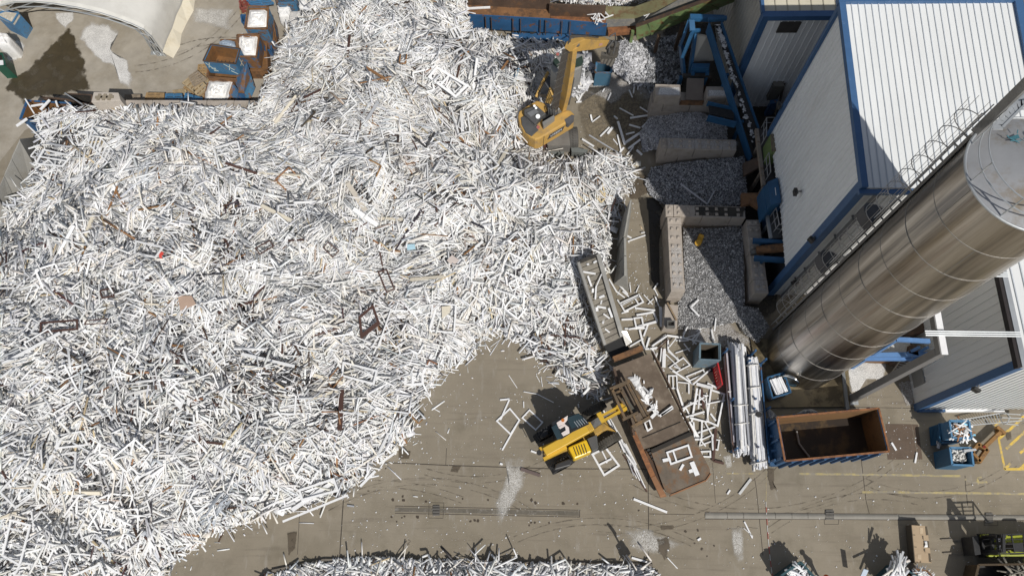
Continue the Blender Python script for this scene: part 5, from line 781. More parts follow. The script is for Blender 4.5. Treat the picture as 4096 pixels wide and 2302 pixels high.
# keep the raise plausible: slide the knee along its sight line until the boom is about 6.4 m long
r_ = ray(*zY(650, 255)); ts = [(t, arr(0, 0, HC) + r_ / np.linalg.norm(r_) * t) for t in np.arange(30, 50, .02)]; knee = min((p for t, p in ts if p[2] < 9.2 and p[2] > 4.8), key=lambda p: abs(np.linalg.norm(p - b0) - 6.0) + (0 if p[2] > 6 else 3))
r2 = ray(*zY(1170, 190)); tip = min((arr(0, 0, HC) + r2 / np.linalg.norm(r2) * t for t in np.arange(30, 50, .02)), key=lambda p: abs(np.linalg.norm(p - knee) - 3.6) + (0 if p[2] < knee[2] - .2 else 4))
def plate_arm(name, ctl, wid, mat, par, bev=.03):
    """box arm: (point, depth) stations joined, width across"""
    p0, p1 = ctl[0][0], ctl[-1][0]; d = p1 - p0; hz = arr(d[0], d[1], 0); hz = hz / (np.linalg.norm(hz) + 1e-9); sd = arr(-hz[1], hz[0], 0); m = MB(); rings = []
    for i, (p, dep) in enumerate(ctl):
        q = ctl[min(i + 1, len(ctl) - 1)][0] - ctl[max(i - 1, 0)][0]; q = q / np.linalg.norm(q); u = np.cross(sd, q); u /= np.linalg.norm(u); u = u if u[2] > -1e9 else -u
        rings.append([p + sd * a * wid / 2 + u * b * dep / 2 for a, b in ((-1, -1), (1, -1), (1, 1), (-1, 1))])
    for a, b in zip(rings[:-1], rings[1:]): m.add(a + b, [(i, (i + 1) % 4, 4 + (i + 1) % 4, 4 + i) for i in range(4)])
    m.add(rings[0], [(3, 2, 1, 0)]); m.add(rings[-1], [(0, 1, 2, 3)]); return m.build(name, mat, par, bevel=bev), sd
boom, bs = plate_arm('boom', [(b0, .55), (b0 + (knee - b0) * .3, .75), (b0 + (knee - b0) * .65 + (0, 0, .05), .7), (knee, .45)], .29, org, ex)
stk, ss = plate_arm('stick', [(knee + (knee - tip) * .12, .4), (knee + (tip - knee) * .18 + (0, 0, .12), .72), (knee + (tip - knee) * .6, .55), (tip, .38)], .36, org, ex)
bd = (knee - b0) / np.linalg.norm(knee - b0)
lft_ = bs if (bs[0] < 0) else -bs
for i in range(6): m = MB(); o = lft_ * (.30 + .09 * i); m.tube([b0 + o + bd * .1, b0 + o + (knee - b0) * .5, knee + o * .8 + (0, 0, .1)], .035, 5); m.build('hydraulic_line', M('dusty_hose', (.085, .075, .065), .7), boom)
for k in np.linspace(.06, .94, 8): m = MB(); p = b0 + (knee - b0) * k; m.beam(p + lft_ * .2 + (0, 0, .1), p + lft_ * .86 + (0, 0, .1), .05, .05); m.build('line_clamp', steel(), boom)
for i in range(4): m = MB(); p = knee + lft_ * (.05 + .08 * i) ; m.tube([knee + lft_ * (.15 + .1 * i) - bd * .7 + (0, 0, .2), knee + lft_ * .2 + (0, 0, .75 + .06 * i), knee + (tip - knee) * .4 + (0, 0, .62), knee + (tip - knee) * .75 + (0, 0, .4)], .035, 5); m.build('hose', M('dusty_hose', (.085, .075, .065)), stk)
m = MB(); m.tube([b0 - lft_ * .42 + bd * .3 - (0, 0, .2), b0 - lft_ * .42 + (knee - b0) * .45], .11, 10); m.build('boom_cylinder', dgy, ex); m = MB(); m.tube([b0 - lft_ * .42 + (knee - b0) * .3, b0 - lft_ * .3 + (knee - b0) * .55], .06, 8); m.build('cylinder_rod', M('chrome_rod', (.6, .6, .6), .2, 1), ex)
m = MB(); m.tube([knee - bs * .3, knee + bs * .3], .17, 14); m.build('knee_pin', steel(), boom)
m = MB(); a = knee + (tip - knee) * .72 - ss * .19; m.quad(a + (0, 0, .1), a + (tip - knee) * .1 + (0, 0, .1), a + (tip - knee) * .1 - (0, 0, .08), a - (0, 0, .08)); m.build('warning_stripe', M('red_white_label', (.5, .28, .25), .5), stk)
# grab
gb_ = P(zY(1215, 480), max(1.3, tip[2] - 2.3)); gm = M('worn_grab_steel', (.12, .11, .095), .6, .3, col2=(.2, .17, .13), lo=.5, hi=.7, scale=4)
m = MB(); m.tube([tip, (tip + gb_) / 2 + arr(.5, .1, .4), P(zY(1290, 330), gb_[2] + .9)], [.17, .2, .24], 10); gq = m.build('grab', gm, ex)
m = MB(); hp = P(zY(1290, 330), gb_[2] + .8); m.tube([hp + (0, 0, .35), hp - (0, 0, .35)], .34, 14); m.build('rotator', gm, gq)
for s, (u0, v0, u1, v1) in enumerate(((1120, 420, 1110, 510), (1160, 440, 1160, 530), (1205, 460, 1205, 560), (1250, 480, 1255, 580))):
    m = MB(); a, b = P(zY(u0 + 60, v0 - 20), gb_[2] + .5), P(zY(u1, v1), gb_[2] - .25); m.tube([a, (a + b) / 2 + arr(-.1, -.25, .1), b], [.12, .12, .06], 8); m.build('grab_tine', gm, gq)
m = MB(); m.beam(P(zY(1100, 400), gb_[2] + .55), P(zY(1300, 440), gb_[2] + .55), .25, .3); m.build('tine_bar', gm, gq)
for u0, v0, u1, v1 in ((1180, 220, 1230, 360), (1240, 110, 1340, 200), (1330, 200, 1300, 380), (1200, 300, 1330, 240)): m = MB(); a, b = P(zY(u0, v0), tip[2]), P(zY(u1, v1), tip[2] - .8); m.tube([a, (a + b) / 2 + arr(.1, .15, .35), b], .04, 6); m.build('grab_hose', dgy, gq)
# raised cab on its riser arm
CZ = 3.9
c0 = P(zX(600, 330), 2.5); c1 = P(zY(330, 700), CZ - .6)
for px0, px1, wdt in ((zY(60, 1080), zY(250, 690), .12), (zY(250, 1180), zY(375, 820), .34)): plate_arm('cab_riser', [(P(px0, 2.6), .3), ((P(px0, 2.6) + P(px1, CZ - .8)) / 2 + (0, 0, .15), .4), (P(px1, CZ - .8), .3)], wdt, org, ex)
mb = MB(); mb.up([zY(*q) for q in ((110, 1020), (250, 740), (380, 800), (230, 1040))], 3.1, 2.75); mb.build('riser_guard', dgy, ex)
cq = [zY(*q) for q in ((345, 420), (560, 330), (850, 340), (820, 420), (800, 600), (640, 690), (400, 760), (290, 620))]; rq = [(0.0)]
mb = MB(); mb.up([zY(*q) for q in ((330, 455), (600, 360), (830, 385), (790, 590), (610, 690), (395, 745), (295, 615))], CZ + .95, CZ - .75); cb = mb.build('cab', cabg, ex, bevel=.06)
mb = MB(); mb.up([zY(*q) for q in ((345, 470), (390, 450), (455, 540), (400, 600), (325, 540))], CZ + .99, CZ + .94); mb.build('roof_window', tglass, cb); mb = MB(); mb.up([zY(*q) for q in ((700, 470), (800, 415), (815, 510), (790, 570), (690, 600))], CZ + .99, CZ + .94); mb.build('roof_window', tglass, cb)
mb = MB(); mb.up([zY(*q) for q in ((670, 610), (800, 600), (770, 665), (600, 775), (560, 770))], CZ - .3, CZ - .9); mb.build('cab_side', org, cb); m = MB(); m.tube([P(zY(405, 390), CZ + .95), P(zY(405, 390), CZ + 1.15)], .09, 10); m.build('beacon', M('red_lens', (.25, .03, .02)), cb)

# ================================================================ yellow telehandler
ylw = M('telehandler_yellow', (.60, .37, .035), .5, col2=(.46, .29, .07), lo=.55, hi=.8, scale=1.5, var=.07); yld = M('dusty_yellow', (.45, .27, .05), .6, col2=(.33, .21, .06), lo=.45, hi=.65, scale=3, var=.15)
th = thing('telehandler', 'yellow telehandler with its boom over the rusty feeder trough', 'telehandler', P(zH(760, 620))); ya = P(zH(400, 770), 1.5); yb = P(zH(1190, 320), 1.5); td_ = (yb - ya) / np.linalg.norm(yb - ya); tn = arr(-td_[1], td_[0], 0)
mb = MB(); mb.up([zH(*q) for q in ((420, 745), (700, 590), (1010, 420), (1060, 500), (880, 620), (700, 700), (480, 800))], 1.05, .55); mb.build('chassis', yld, th, bevel=.03)
boomt = MB(); a, b = P(zH(430, 745), 2.0), P(zH(890, 490), 2.15); boomt.beam(a, b, .44, .5); bt_ = boomt.build('boom', ylw, th, bevel=.04); m = MB(); a2, b2 = P(zH(870, 495), 2.12), P(zH(960, 440), 2.1); m.beam(a2, b2, .34, .38); m.build('inner_boom', steel(), bt_)
for s in (-1, 1): m = MB(); a2, b2 = P(zH(945, 440 + 12 * s), 2.0) + tn * .19 * s, P(zH(1195, 305 + 12 * s), 1.7) + tn * .16 * s; m.beam(a2, b2, .1, .42); m.build('boom_head', ylw, bt_)
m = MB(); m.beam(P(zH(950, 420), 2.1), P(zH(990, 400), 2.1), .5, .4); m.build('boom_head', ylw, bt_); m = MB(); m.beam(P(zH(1130, 335), 1.85), P(zH(1200, 305), 1.7), .42, .3); m.build('boom_head', ylw, bt_); m = MB(); m.tube([P(zH(985, 405), 2.0), P(zH(1120, 345), 1.85)], .09, 8); m.build('tilt_ram', M('chrome_rod', (.6, .6, .6)), bt_)
m = MB(); m.beam(P(zH(375, 720), 1.75), P(zH(560, 635), 1.75), .14, .5); m.build('tail_plate', ylw, th); m = MB(); m.beam(P(zH(420, 812), 1.75), P(zH(640, 700), 1.75), .14, .5); m.build('tail_plate', ylw, th)
for k in (.9, .93, .96): m = MB(); p = a + (b - a) * k; m.beam(p - tn * .24 + (0, 0, .26), p + tn * .24 + (0, 0, .26), .035, .04, (0, 0, 1)); m.build('wear_band', yld, bt_)
mb = MB(); mb.up([zH(*q) for q in ((655, 692), (832, 615), (888, 735), (715, 808))], 1.75, .75); hd = mb.build('engine_cover', M('glossy_yellow', (.70, .46, .02), .35, var=.06), th, bevel=.07)
for i in range(5): m = MB(); u = 708 + 25 * i; m.beam(P(zH(u, 690 - 8 * i), 1.76), P(zH(u + 32, 775 - 6 * i), 1.76), .045, .02); m.build('louvre', M('louvre_black', (.03, .025, .015), .7), hd)
mb = MB(); mb.up([zH(*q) for q in ((840, 610), (935, 570), (950, 705), (892, 735))], 1.55, .8); mb.build('rear_cover', dgy, th, bevel=.03)
mb = MB(); mb.up([zH(*q) for q in ((500, 455), (560, 425), (650, 385), (640, 390), (760, 365), (830, 420), (860, 470), (700, 545), (600, 610), (550, 620))], 2.45, .9); cb = mb.build('cab', M('cab_black', (.022, .024, .027), .35), th, bevel=.06)
mb = MB(); mb.up([zH(*q) for q in ((545, 455), (655, 385), (650, 430), (625, 460), (560, 495))], 2.53, 2.44); mb.up([zH(*q) for q in ((560, 500), (620, 462), (665, 500), (672, 555), (610, 585), (590, 555), (635, 528), (625, 490), (580, 515))], 2.53, 2.44); mb.build('cab_roof', M('cab_roof_white', (.70, .62, .58), .5), cb, bevel=.015); mb = MB(); mb.up([zH(*q) for q in ((640, 410), (760, 368), (820, 425), (800, 470), (690, 515))], 2.50, 2.43); mb.build('roof_window', M('cab_glass', (.03, .05, .06), .08), cb)
for k in range(5): m = MB(); m.beam(P(zH(715 + 22 * k, 445 - 8 * k), 2.51), P(zH(755 + 22 * k, 500 - 10 * k), 2.51), .03, .03); m.build('roof_bar', galv(), cb)
mb = MB(); mb.up([zH(*q) for q in ((497, 500), (545, 470), (600, 590), (555, 625))], 2.48, 2.43); mb.build('rear_window', M('cab_glass', (.03, .05, .06)), cb); m = MB(); m.tube([P(zH(607, 432), 2.5), P(zH(607, 432), 2.68)], .085, 10); m.build('beacon', M('amber_lens', (.45, .14, .02), .3), cb)
for u, v, w_ in ((912, 335, 1), (1050, 640, 1), (440, 560, 0), (600, 860, 0)): wheel(th, P(zH(u, v), .62), tn, .64, .42, M('earthy_tyre', (.075, .068, .055), .85, var=.25) if w_ else black())
for px in (((385, 590), (430, 520), (475, 520), (470, 580), (410, 610)), ((520, 915), (540, 850), (670, 800), (700, 825), (680, 870))): mb = MB(); mb.up([zH(*q) for q in px], 1.4, 1.15); mb.build('mudguard', M('black_guard', (.028, .028, .03), .5), th, bevel=.06)
m = MB(); p = P(zH(378, 745), 2.15); m.tube([p, p + (0, 0, .05)], .13, 16); m.build('rear_mirror', black(), th); m = MB(); m.tube([p, p - (0, 0, .7)], .02, 6); m.build('mirror_arm', black(), th)
mb = MB(); mb.up([zH(*q) for q in ((1000, 455), (1120, 540), (1040, 520), (870, 590), (860, 550))], 1.2, .9); mb.build('axle_guard', yld, th, bevel=.03)
# fork carriage with grab frame
fg = thing('grab_attachment', 'rusty brown clamp attachment on the front of the yellow telehandler', 'attachment', P(zH(1250, 280), .9)); rgm = M('grab_rust', (.13, .095, .06), .75, .2, col2=(.22, .14, .07), lo=.45, hi=.65, scale=3, var=.25)
zc = 1.75
for (p, q, w_, h_, nm) in (((1060, 140), (1255, 55), .16, .35, 'clamp_arm'), ((1270, 505), (1445, 405), .16, .35, 'clamp_arm'), ((1215, 60), (1400, 420), .12, .16, 'cross_bar'), ((1255, 60), (1440, 410), .12, .16, 'cross_bar'), ((1150, 115), (1330, 480), .1, .2, 'cross_bar'), ((1080, 150), (1200, 420), .14, .5, 'carriage'), ((1200, 290), (1130, 200), .1, .4, 'carriage'), ((1180, 430), (1330, 360), .12, .3, 'carriage'), ((1075, 185), (1190, 140), .1, .2, 'link')):
    m = MB(); m.beam(P(zH(*p), zc), P(zH(*q), zc), w_, h_); m.build(nm, rgm, fg, bevel=.015)
mb = MB(); mb.up([zH(*q) for q in ((1170, 225), (1215, 200), (1330, 370), (1260, 400))], zc - .1, zc - .5); mb.build('carriage_plate', M('plate_olive', (.10, .095, .075), .7), fg)

# ================================================================ rusty feeder trough under the telehandler and its apron conveyor
fd_ = thing('rusty_feeder', 'long rusty feeder trough with a round ended deck in front of the yellow telehandler', 'feeder', P((2660, 1720)))
brn = M('brown_steel_deck', (.14, .105, .075), .7, .15, col2=(.20, .16, .12), lo=.45, hi=.7, scale=1.2, var=.2); dirty = M('dirty_deck', (.15, .12, .09), .8, col2=(.17, .10, .055), lo=.46, hi=.6, scale=2.2, var=.3, bump=.2)
mb = MB(); slab(mb, [(2449, 1470), (2600, 1412), (2620, 1455), (2470, 1520)], [1.0, 1.0, .9, .9]); slab(mb, [(2470, 1520), (2620, 1455), (2765, 1735), (2560, 1800)], [.9] * 4); mb.build('trough_floor', brn, fd_)
mb = MB(); q = [zH(1460, 742), zH(1850, 560), zH(2025, 900), zH(2030, 950), zH(2000, 1000), zH(1750, 1110), zH(1650, 1145), zH(1600, 1120), zH(1575, 1070)]; mb.up(q, 1.0, .88); mb.build('end_deck', dirty, fd_, bevel=.01)
mb = MB(); zr_ = 1.02
for px0, px1 in ((zH(2030, 950), zH(1985, 1015)), (zH(1985, 1015), zH(1640, 1160))): mb.beam(P(px0, .9), P(px1, .9), .06, .3)
mb.build('deck_rim', M('orange_rust', (.27, .13, .06), .7, var=.2), fd_)
mb = MB(); mb.hexa([P(zH(1270, 560), .75), P(zH(1310, 540), .75), P(zH(1500, 965), .75), P(zH(1455, 985), .75)], [P(zH(1270, 560), 1.1), P(zH(1310, 540), 1.1), P(zH(1500, 965), 1.1), P(zH(1455, 985), 1.1)]); mb.build('side_rail', rust_red(), fd_)
mb = MB(); mb.hexa([P(zH(1455, 985), .5), P(zH(1500, 965), .5), P(zH(1610, 1170), .5), P(zH(1545, 1180), .5)], [P(zH(1455, 985), 1.08), P(zH(1500, 965), 1.08), P(zH(1600, 1150), 1.08), P(zH(1545, 1172), 1.08)]); mb.build('side_rail', M('orange_rust', (.27, .13, .06)), fd_, bevel=.02)
mb = MB(); mb.beam(P((2455, 1480), 1.1), P((2535, 1740), 1.1), .12, .5); mb.build('side_wall', rust_dark(), fd_); mb = MB(); mb.beam(P((2608, 1405), 1.05), P((2770, 1730), 1.05), .06, .3); mb.build('side_wall', rust_dark(), fd_)
for i in range(9): m = MB(); u, v = 1425 + 17 * i, 730 + 29 * i; m.box(P(zH(u, v), .6), td_[:2] if False else (1, .4), .16, .1, .35); m.build('lug', dark_metal(), fd_)
mb = MB(); mb.hexa([P(zH(1400, 720), .0), P(zH(1465, 745), 0), P(zH(1600, 1100), 0), P(zH(1520, 1100), 0)], [P(zH(1400, 720), .72), P(zH(1465, 745), .85), P(zH(1600, 1100), .85), P(zH(1520, 1100), .72)]); mb.build('under_frame', rust_dark(), fd_)
mb = MB(); mb.up([(2480, 1520), (2590, 1470), (2740, 1740), (2640, 1780)], .8, .05); mb.build('under_frame', dark_metal(), fd_); mb = MB(); mb.up([zH(1620, 800), zH(1850, 700), zH(1960, 930), zH(1700, 1050)], .86, .0); mb.build('support_box', dark_metal(), fd_)
mb = MB(); mb.beam(P(zI(610, 1295), 1.3), P(zI(890, 1185), 1.3), .25, .3); mb.build('head_beam', rust(), fd_); mb = MB(); mb.beam(P(zH(1375, 605), .93), P(zH(1745, 450), .93), .03, .03); mb.build('seam', M('dark_seam', (.03, .025, .02), .8), fd_)
mb = MB(); mb.beam(P(zH(1460, 735), .96), P(zH(1850, 560), .96), .2, .12); mb.build('seam', M('dark_seam', (.03, .025, .02)), fd_)
apc = thing('apron_conveyor', 'sloping apron conveyor of grey steel slats beside the concrete dividers', 'conveyor', P(zI(480, 800))); apm = M('apron_slat', (.21, .19, .155), .6, .3, col2=(.13, .115, .095), lo=.4, hi=.7, scale=1.5, var=.25)
A_, B_, C_, D_ = P(zI(270, 365), 2.4), P(zI(460, 290), 2.4), P(zI(690, 1080), 1.15), P(zI(525, 1160), 1.15)
for i in range(15): k0, k1 = i / 15 + .004, (i + 1) / 15 - .004; m = MB(); e = [A_ + (D_ - A_) * k0, B_ + (C_ - B_) * k0, B_ + (C_ - B_) * k1, A_ + (D_ - A_) * k1]; m.prism([x - (0, 0, .05) for x in e], e); m.build('slat', apm, apc)
zhi = arr(0, 0, .18); sgm = M('conveyor_side', (.24, .235, .22), .5, .4, var=.2)
for a, b, w_ in ((A_, D_, .14), (B_, C_, .22)): m = MB(); m.beam(a + zhi * .5, b + zhi * .5, w_, .3); m.build('side_rail', sgm, apc)
m = MB(); m.beam(A_ + (0, 0, .05), B_ + (0, 0, .05), .15, .3); m.build('head_plate', dark_metal(), apc); m = MB(); a, b = A_ - (0, 0, .3), D_ - (0, 0, .3); c, d = B_ - (0, 0, .3), C_ - (0, 0, .3); m.hexa([a - (0, 0, .3), c - (0, 0, .3), d - (0, 0, .3), b - (0, 0, .3)], [a + (0, 0, .2), c + (0, 0, .2), d + (0, 0, .2), b + (0, 0, .2)]); m.build('carcass', dark_metal(), apc)
for k in (.1, .85): p = (A_ + (D_ - A_) * k + B_ + (C_ - B_) * k) / 2; m = MB(); m.box((p[0], p[1], 0), (1, 0), .5, .2, p[2] - .4); m.build('leg', dark_metal(), apc)
m = MB(); slab(m, [zI(520, 1165), zI(690, 1085), zI(770, 1190), zI(600, 1290)], [1.05, 1.05, .95, .95], .1); m.build('dark_mouth', M('belt_black', (.018, .018, .018), .8), apc); m = MB(); slab(m, [zI(690, 1025), zI(740, 1020), zI(790, 1130), zI(735, 1165)], [1.5, 1.5, 1.2, 1.2], .05); m.build('guard_plate', M('bare_steel_guard', (.42, .41, .38), .35, .6), apc)
# ================================================================ open bins
def open_bin(name, label, cat, px, zt, z0, mo, mi=None, group=None, wall=.05, fm=None, rim=None, floor=.15, flare=0.0, ribs=0, rim_w=.09):
    """four top corners as they show; walls with thickness, floor and rim as parts"""
    T = [P(p, zt) for p in px]; c = sum(T) / 4; t = thing(name, label, cat, (c[0], c[1], z0), group); mi = mi or mo
    Bq = [arr(*(c[:2] + (q[:2] - c[:2]) * (1 - flare)), z0) for q in T]
    inn = lambda q, z, f=1.0: arr(*(c[:2] + (q[:2] - c[:2]) * (1 - wall * 2.0 / np.linalg.norm(q[:2] - c[:2])) * f), z)
    for i in range(4):
        j = (i + 1) % 4; mb = MB(); mb.add([Bq[i], Bq[j], T[j], T[i], inn(Bq[i], z0), inn(Bq[j], z0), inn(T[j], zt), inn(T[i], zt)], [(0, 1, 2, 3), (3, 2, 6, 7), (1, 0, 4, 5)]); s = mb.build('side_panel', mo, t)
        mb = MB(); mb.add([inn(Bq[i], z0, .998), inn(Bq[j], z0, .998), inn(T[j], zt - .01, .998), inn(T[i], zt - .01, .998)], [(0, 3, 2, 1)]); mb.build('inner_face', mi, s)
        if ribs:
            for k in np.linspace(.08, .92, ribs if i % 2 == 0 else 3):
                a = Bq[i] + (Bq[j] - Bq[i]) * k; b = T[i] + (T[j] - T[i]) * k; o = (a[:2] + b[:2]) / 2 - c[:2]; e = (T[j] - T[i]) / np.linalg.norm(T[j] - T[i]); nn = arr(e[1], -e[0], 0); nn *= 1 if nn[:2] @ o > 0 else -1; m = MB(); m.beam(a + nn * .06, b + nn * .06 - (0, 0, .12), .1, .12, nn); m.build('wall_rib', mo, s)
    MB().add([inn(q, z0 + floor) for q in Bq], [(0, 1, 2, 3)]).build('bin_floor', fm or mi, t)
    if rim is not None:
        for i in range(4): m = MB(); m.beam(T[i] + (0, 0, .02), T[(i + 1) % 4] + (0, 0, .02), rim_w, .07); m.build('rim', rim, t)
    return t
def bag(name, label, px, zt, z0, mat=None, group=None, bulge=.12, cat='bulk bag'):
    T = [P(p, zt) for p in px]; c = sum(T) / len(T); r = [np.linalg.norm(q - c) for q in T]; random.seed(int(px[0][0] * 7 + px[0][1])); n = 28; rings = []
    ang0 = [math.atan2(*(q - c)[1::-1]) for q in T]
    def rad(a):
        best = 9
        for i in range(len(T)):
            p, q = T[i] - c, T[(i + 1) % len(T)] - c; d = arr(math.cos(a), math.sin(a), 0); M_ = np.array([[d[0], p[0] - q[0]], [d[1], p[1] - q[1]]])
            if abs(np.linalg.det(M_)) < 1e-9: continue
            s = np.linalg.solve(M_, p[:2])
            if s[0] > 0 and -1e-6 <= s[1] <= 1 + 1e-6: best = min(best, s[0])
        return best if best < 9 else r[0]
    A = np.linspace(0, 2 * math.pi, n, endpoint=False); R = np.array([rad(a) for a in A]); H_ = zt - z0
    for k, f in ((0, .93), (.15, 1.0), (.5, 1 + bulge), (.85, 1.0), (.97, .93), (1.02, .75), (1.0, .45), (1.04, .12)):
        rr = R * f * (1 + np.array([random.gauss(0, .018) for _ in A])); rings.append([arr(c[0] + q * math.cos(a), c[1] + q * math.sin(a), z0 + H_ * k + random.gauss(0, .015 * H_)) for q, a in zip(rr, A)])
    rings = [[*x, x[0]] for x in rings]; mb = MB(); mb.grid(rings); mb.add([rings[-1][i] for i in range(n)], [tuple(range(n))]); t = thing(name, label, cat, (c[0], c[1], z0), group); mb.build('bag_body', mat or white_bag(), t, smooth=True)
    for a in (0, 1, 2, 3): q = rings[4][int(n * (a + .5) / 4)]; m = MB(); m.tube([q, q + (0, 0, .14), q + arr(*(c - q)[:2] * .35, .12), q + arr(*(c - q)[:2] * .5, 0)], .022, 5); m.build('lifting_loop', mat or white_bag(), t)
    return t
def crumple(name, label, px, z, amp, seed, mat=None, cat='sheeting', n=14):
    """loose heap of bags or sheeting filling an outline"""
    rng = np.random.default_rng(seed); p = np.asarray(px, float); c = p.mean(0); k = len(p); ring = np.linspace(0, 1, n); V = []
    for f in ring:
        for i in range(k * 3):
            a = i / 3; q = p[int(a) % k] * (1 - a % 1) + p[(int(a) + 1) % k] * (a % 1); xy = c + (q - c) * f; h = z + amp * (1 - f ** 3) + rng.normal(0, amp * .16); V.append(P(xy, h if f < 1 else z))
    m = k * 3; f_ = [(a * m + i, a * m + (i + 1) % m, (a + 1) * m + (i + 1) % m, (a + 1) * m + i) for a in range(n - 1) for i in range(m)]; mb = MB(); mb.add(V, f_); return single(name, mb, mat or white_bag(), label, cat, smooth=True)
bo, ro = blue_old(), rust()
mix_br = M('blue_going_rusty', (.05, .13, .24), .7, col2=(.19, .095, .04), lo=.42, hi=.55, scale=1.6, var=.25)
rust_in = M('rusty_inside', (.22, .105, .035), .8, col2=(.15, .08, .035), lo=.45, hi=.65, scale=2, var=.2)
open_bin('steel_bin', 'blue steel bin heaped with white bags, farthest up the row beside the scrap heap', 'bin', [zA(1968, 52), zA(2128, 55), zA(2118, 232), zA(1942, 225)], 2.2, 1.1, bo, rust_in, rim=ro)
open_bin('steel_bin', 'rusty bin standing under the blue bin of white bags', 'bin', [zA(1975, 120), zA(2160, 125), zA(2190, 320), zA(1985, 315)], 1.08, 0, mix_br, rust_in, rim=ro)
crumple('white_bags', 'white bags filling the farthest blue bin', [zA(1975, 80), zA(2095, 78), zA(2130, 100), zA(2110, 215), zA(1960, 220), zA(1955, 175)], 2.05, .25, 3, cat='bags')
open_bin('steel_bin', 'rust streaked bin holding white sheeting, between the bag bin and the empty rusty bin', 'bin', [zA(1880, 280), zA(2055, 270), zA(2032, 455), zA(1885, 450)], 1.9, .85, mix_br, rust_in, rim=ro)
open_bin('steel_bin', 'very rusty bin at the bottom of the middle stack beside the scrap', 'bin', [zA(1900, 330), zA(2110, 330), zA(2120, 560), zA(1930, 560)], .83, 0, rust(), rust_in, rim=ro)
crumple('white_sheeting', 'white bags and sheeting slumped in the rust streaked bin', [zA(1890, 275), zA(1920, 262), zA(2050, 285), zA(2028, 440), zA(1935, 440), zA(1880, 360)], 1.6, .35, 4)
open_bin('steel_bin', 'small rusty bin with blue sheeting behind the empty rusty bin', 'bin', [zA(1745, 310), zA(1875, 312), zA(1880, 400), zA(1735, 395)], 1.3, .3, rust(), rust_in)
crumple('blue_sheeting', 'crumpled translucent blue sheeting in the small rusty bin', [zA(1735, 330), zA(1790, 312), zA(1860, 330), zA(1870, 375), zA(1740, 365)], 1.25, .25, 5, M('bluish_film', (.30, .36, .44), .3, var=.2, bump=.5, bscale=8))
eb = open_bin('steel_bin', 'empty blue bin with a rusty inside and pale crosses chalked on its walls', 'bin', [zA(1672, 352), zA(1905, 388), zA(1868, 508), zA(1610, 484)], 2.15, 1.0, M('chalked_blue', (.05, .155, .28), .6, col2=(.17, .10, .05), lo=.56, hi=.66, scale=2.5, var=.2), rust_in, rim=rust_dark(), rim_w=.06)
a, b = P(zA(1610, 484), 2.15), P(zA(1868, 508), 2.15); fd = (b - a) / np.linalg.norm(b - a); chalk = M('chalk_paint', (.50, .56, .50), .9, var=.2); yb_ = -arr(0, 0, 1)
def mark(par, o, e, n, segs, w_=.05, m=chalk):
    mb = MB()
    for (x0, y0, x1, y1) in segs: p, q = o + e * x0 - arr(0, 0, y0), o + e * x1 - arr(0, 0, y1); mb.beam(p + n * .012, q + n * .012, .012, w_, np.cross((q - p) / np.linalg.norm(q - p), n))
    mb.build('chalk_mark', m, par)
nf = arr(fd[1], -fd[0], 0)
L_ = np.linalg.norm(b - a)
for s in ((.08, .15, .36, .62), (.34, .12, .14, .6), (1.25, .1, 1.75, .62), (1.62, .12, 1.42, .66), (1.5, .72, 1.85, 1.0), (.28, .62, .62, .9), (.55, .6, .35, .92), (.45, .58, .46, .94)): mark(eb, a, fd * L_ / 2.05, nf, [s])
a2, b2 = P(zA(1868, 508), 2.15), P(zA(1905, 388), 2.15); e2 = (b2 - a2) / np.linalg.norm(b2 - a2); n2 = arr(e2[1], -e2[0], 0); L2 = np.linalg.norm(b2 - a2)
for s in ((L2 * .5, .2, L2 * .52, .95), (L2 * .3, .62, L2 * .72, .58)): mark(eb, a2, e2, n2, [s], m=M('cream_paint', (.62, .52, .36), .8))
mb = MB()
for k in np.linspace(.2, .85, 5): p = [P(zA(*q), 1.18) for q in ((1690, 470), (1880, 490), (1870, 540), (1665, 520))]; mb.beam(p[0] + (p[1] - p[0]) * k, p[3] + (p[2] - p[3]) * k, .04, .03)
mb.build('floor_grid', rust_dark(), eb)
open_bin('steel_bin', 'rusty bin carrying the empty blue bin with pale crosses', 'bin', [zA(1660, 500), zA(1900, 520), zA(1880, 630), zA(1640, 610)], .98, 0, rust(), rust_in, rim=ro)
wd = thing('tipping_skip', 'blue and rust wedge sided tipping skip lying against the block wall', 'skip', P(zA(1930, 760))); 
mb = MB(); slab(mb, [zR(915, 830), zR(1150, 480), zR(1225, 720), zR(1090, 1070), zR(990, 1040)], [1.0, 1.9, 1.9, 1.0, 1.0], .08); mb.build('sloping_plate', mix_br, wd); mb = MB(); slab(mb, [zR(870, 860), zR(990, 1030), zR(960, 1225), zR(745, 1225)], [1.0, 1.0, .4, .4], .08); mb.build('side_plate', mix_br, wd)
mb = MB(); slab(mb, [zR(1095, 1070), zR(1225, 735), zR(1305, 960), zR(1200, 1210), zR(1130, 1215)], [1.02, 1.85, 1.2, .4, .4], .08); mb.build('side_plate', bo, wd); mb = MB(); slab(mb, [zR(995, 1065), zR(1090, 1075), zR(1130, 1225), zR(960, 1225)], [.99, .99, .4, .4], .08); mb.build('end_plate', blue_paint(), wd); mb = MB(); mb.up([zR(1000, 900), zR(1150, 900), zR(1200, 1190), zR(900, 1190)], .38, .0); mb.build('skid', rust_dark(), wd)
mb = MB(); mb.beam(P(zR(985, 1050), 1.04), P(zR(1100, 1060), 1.04), .12, .06); mb.build('rim', ro, wd)
crumple('white_bag_heap', 'big heap of white bags in front of the empty blue bin, against the block wall', [zA(1660, 640), zA(1740, 640), zA(1860, 640), zA(1800, 800), zA(1620, 800), zA(1625, 720)], .55, .5, 6, cat='bags')
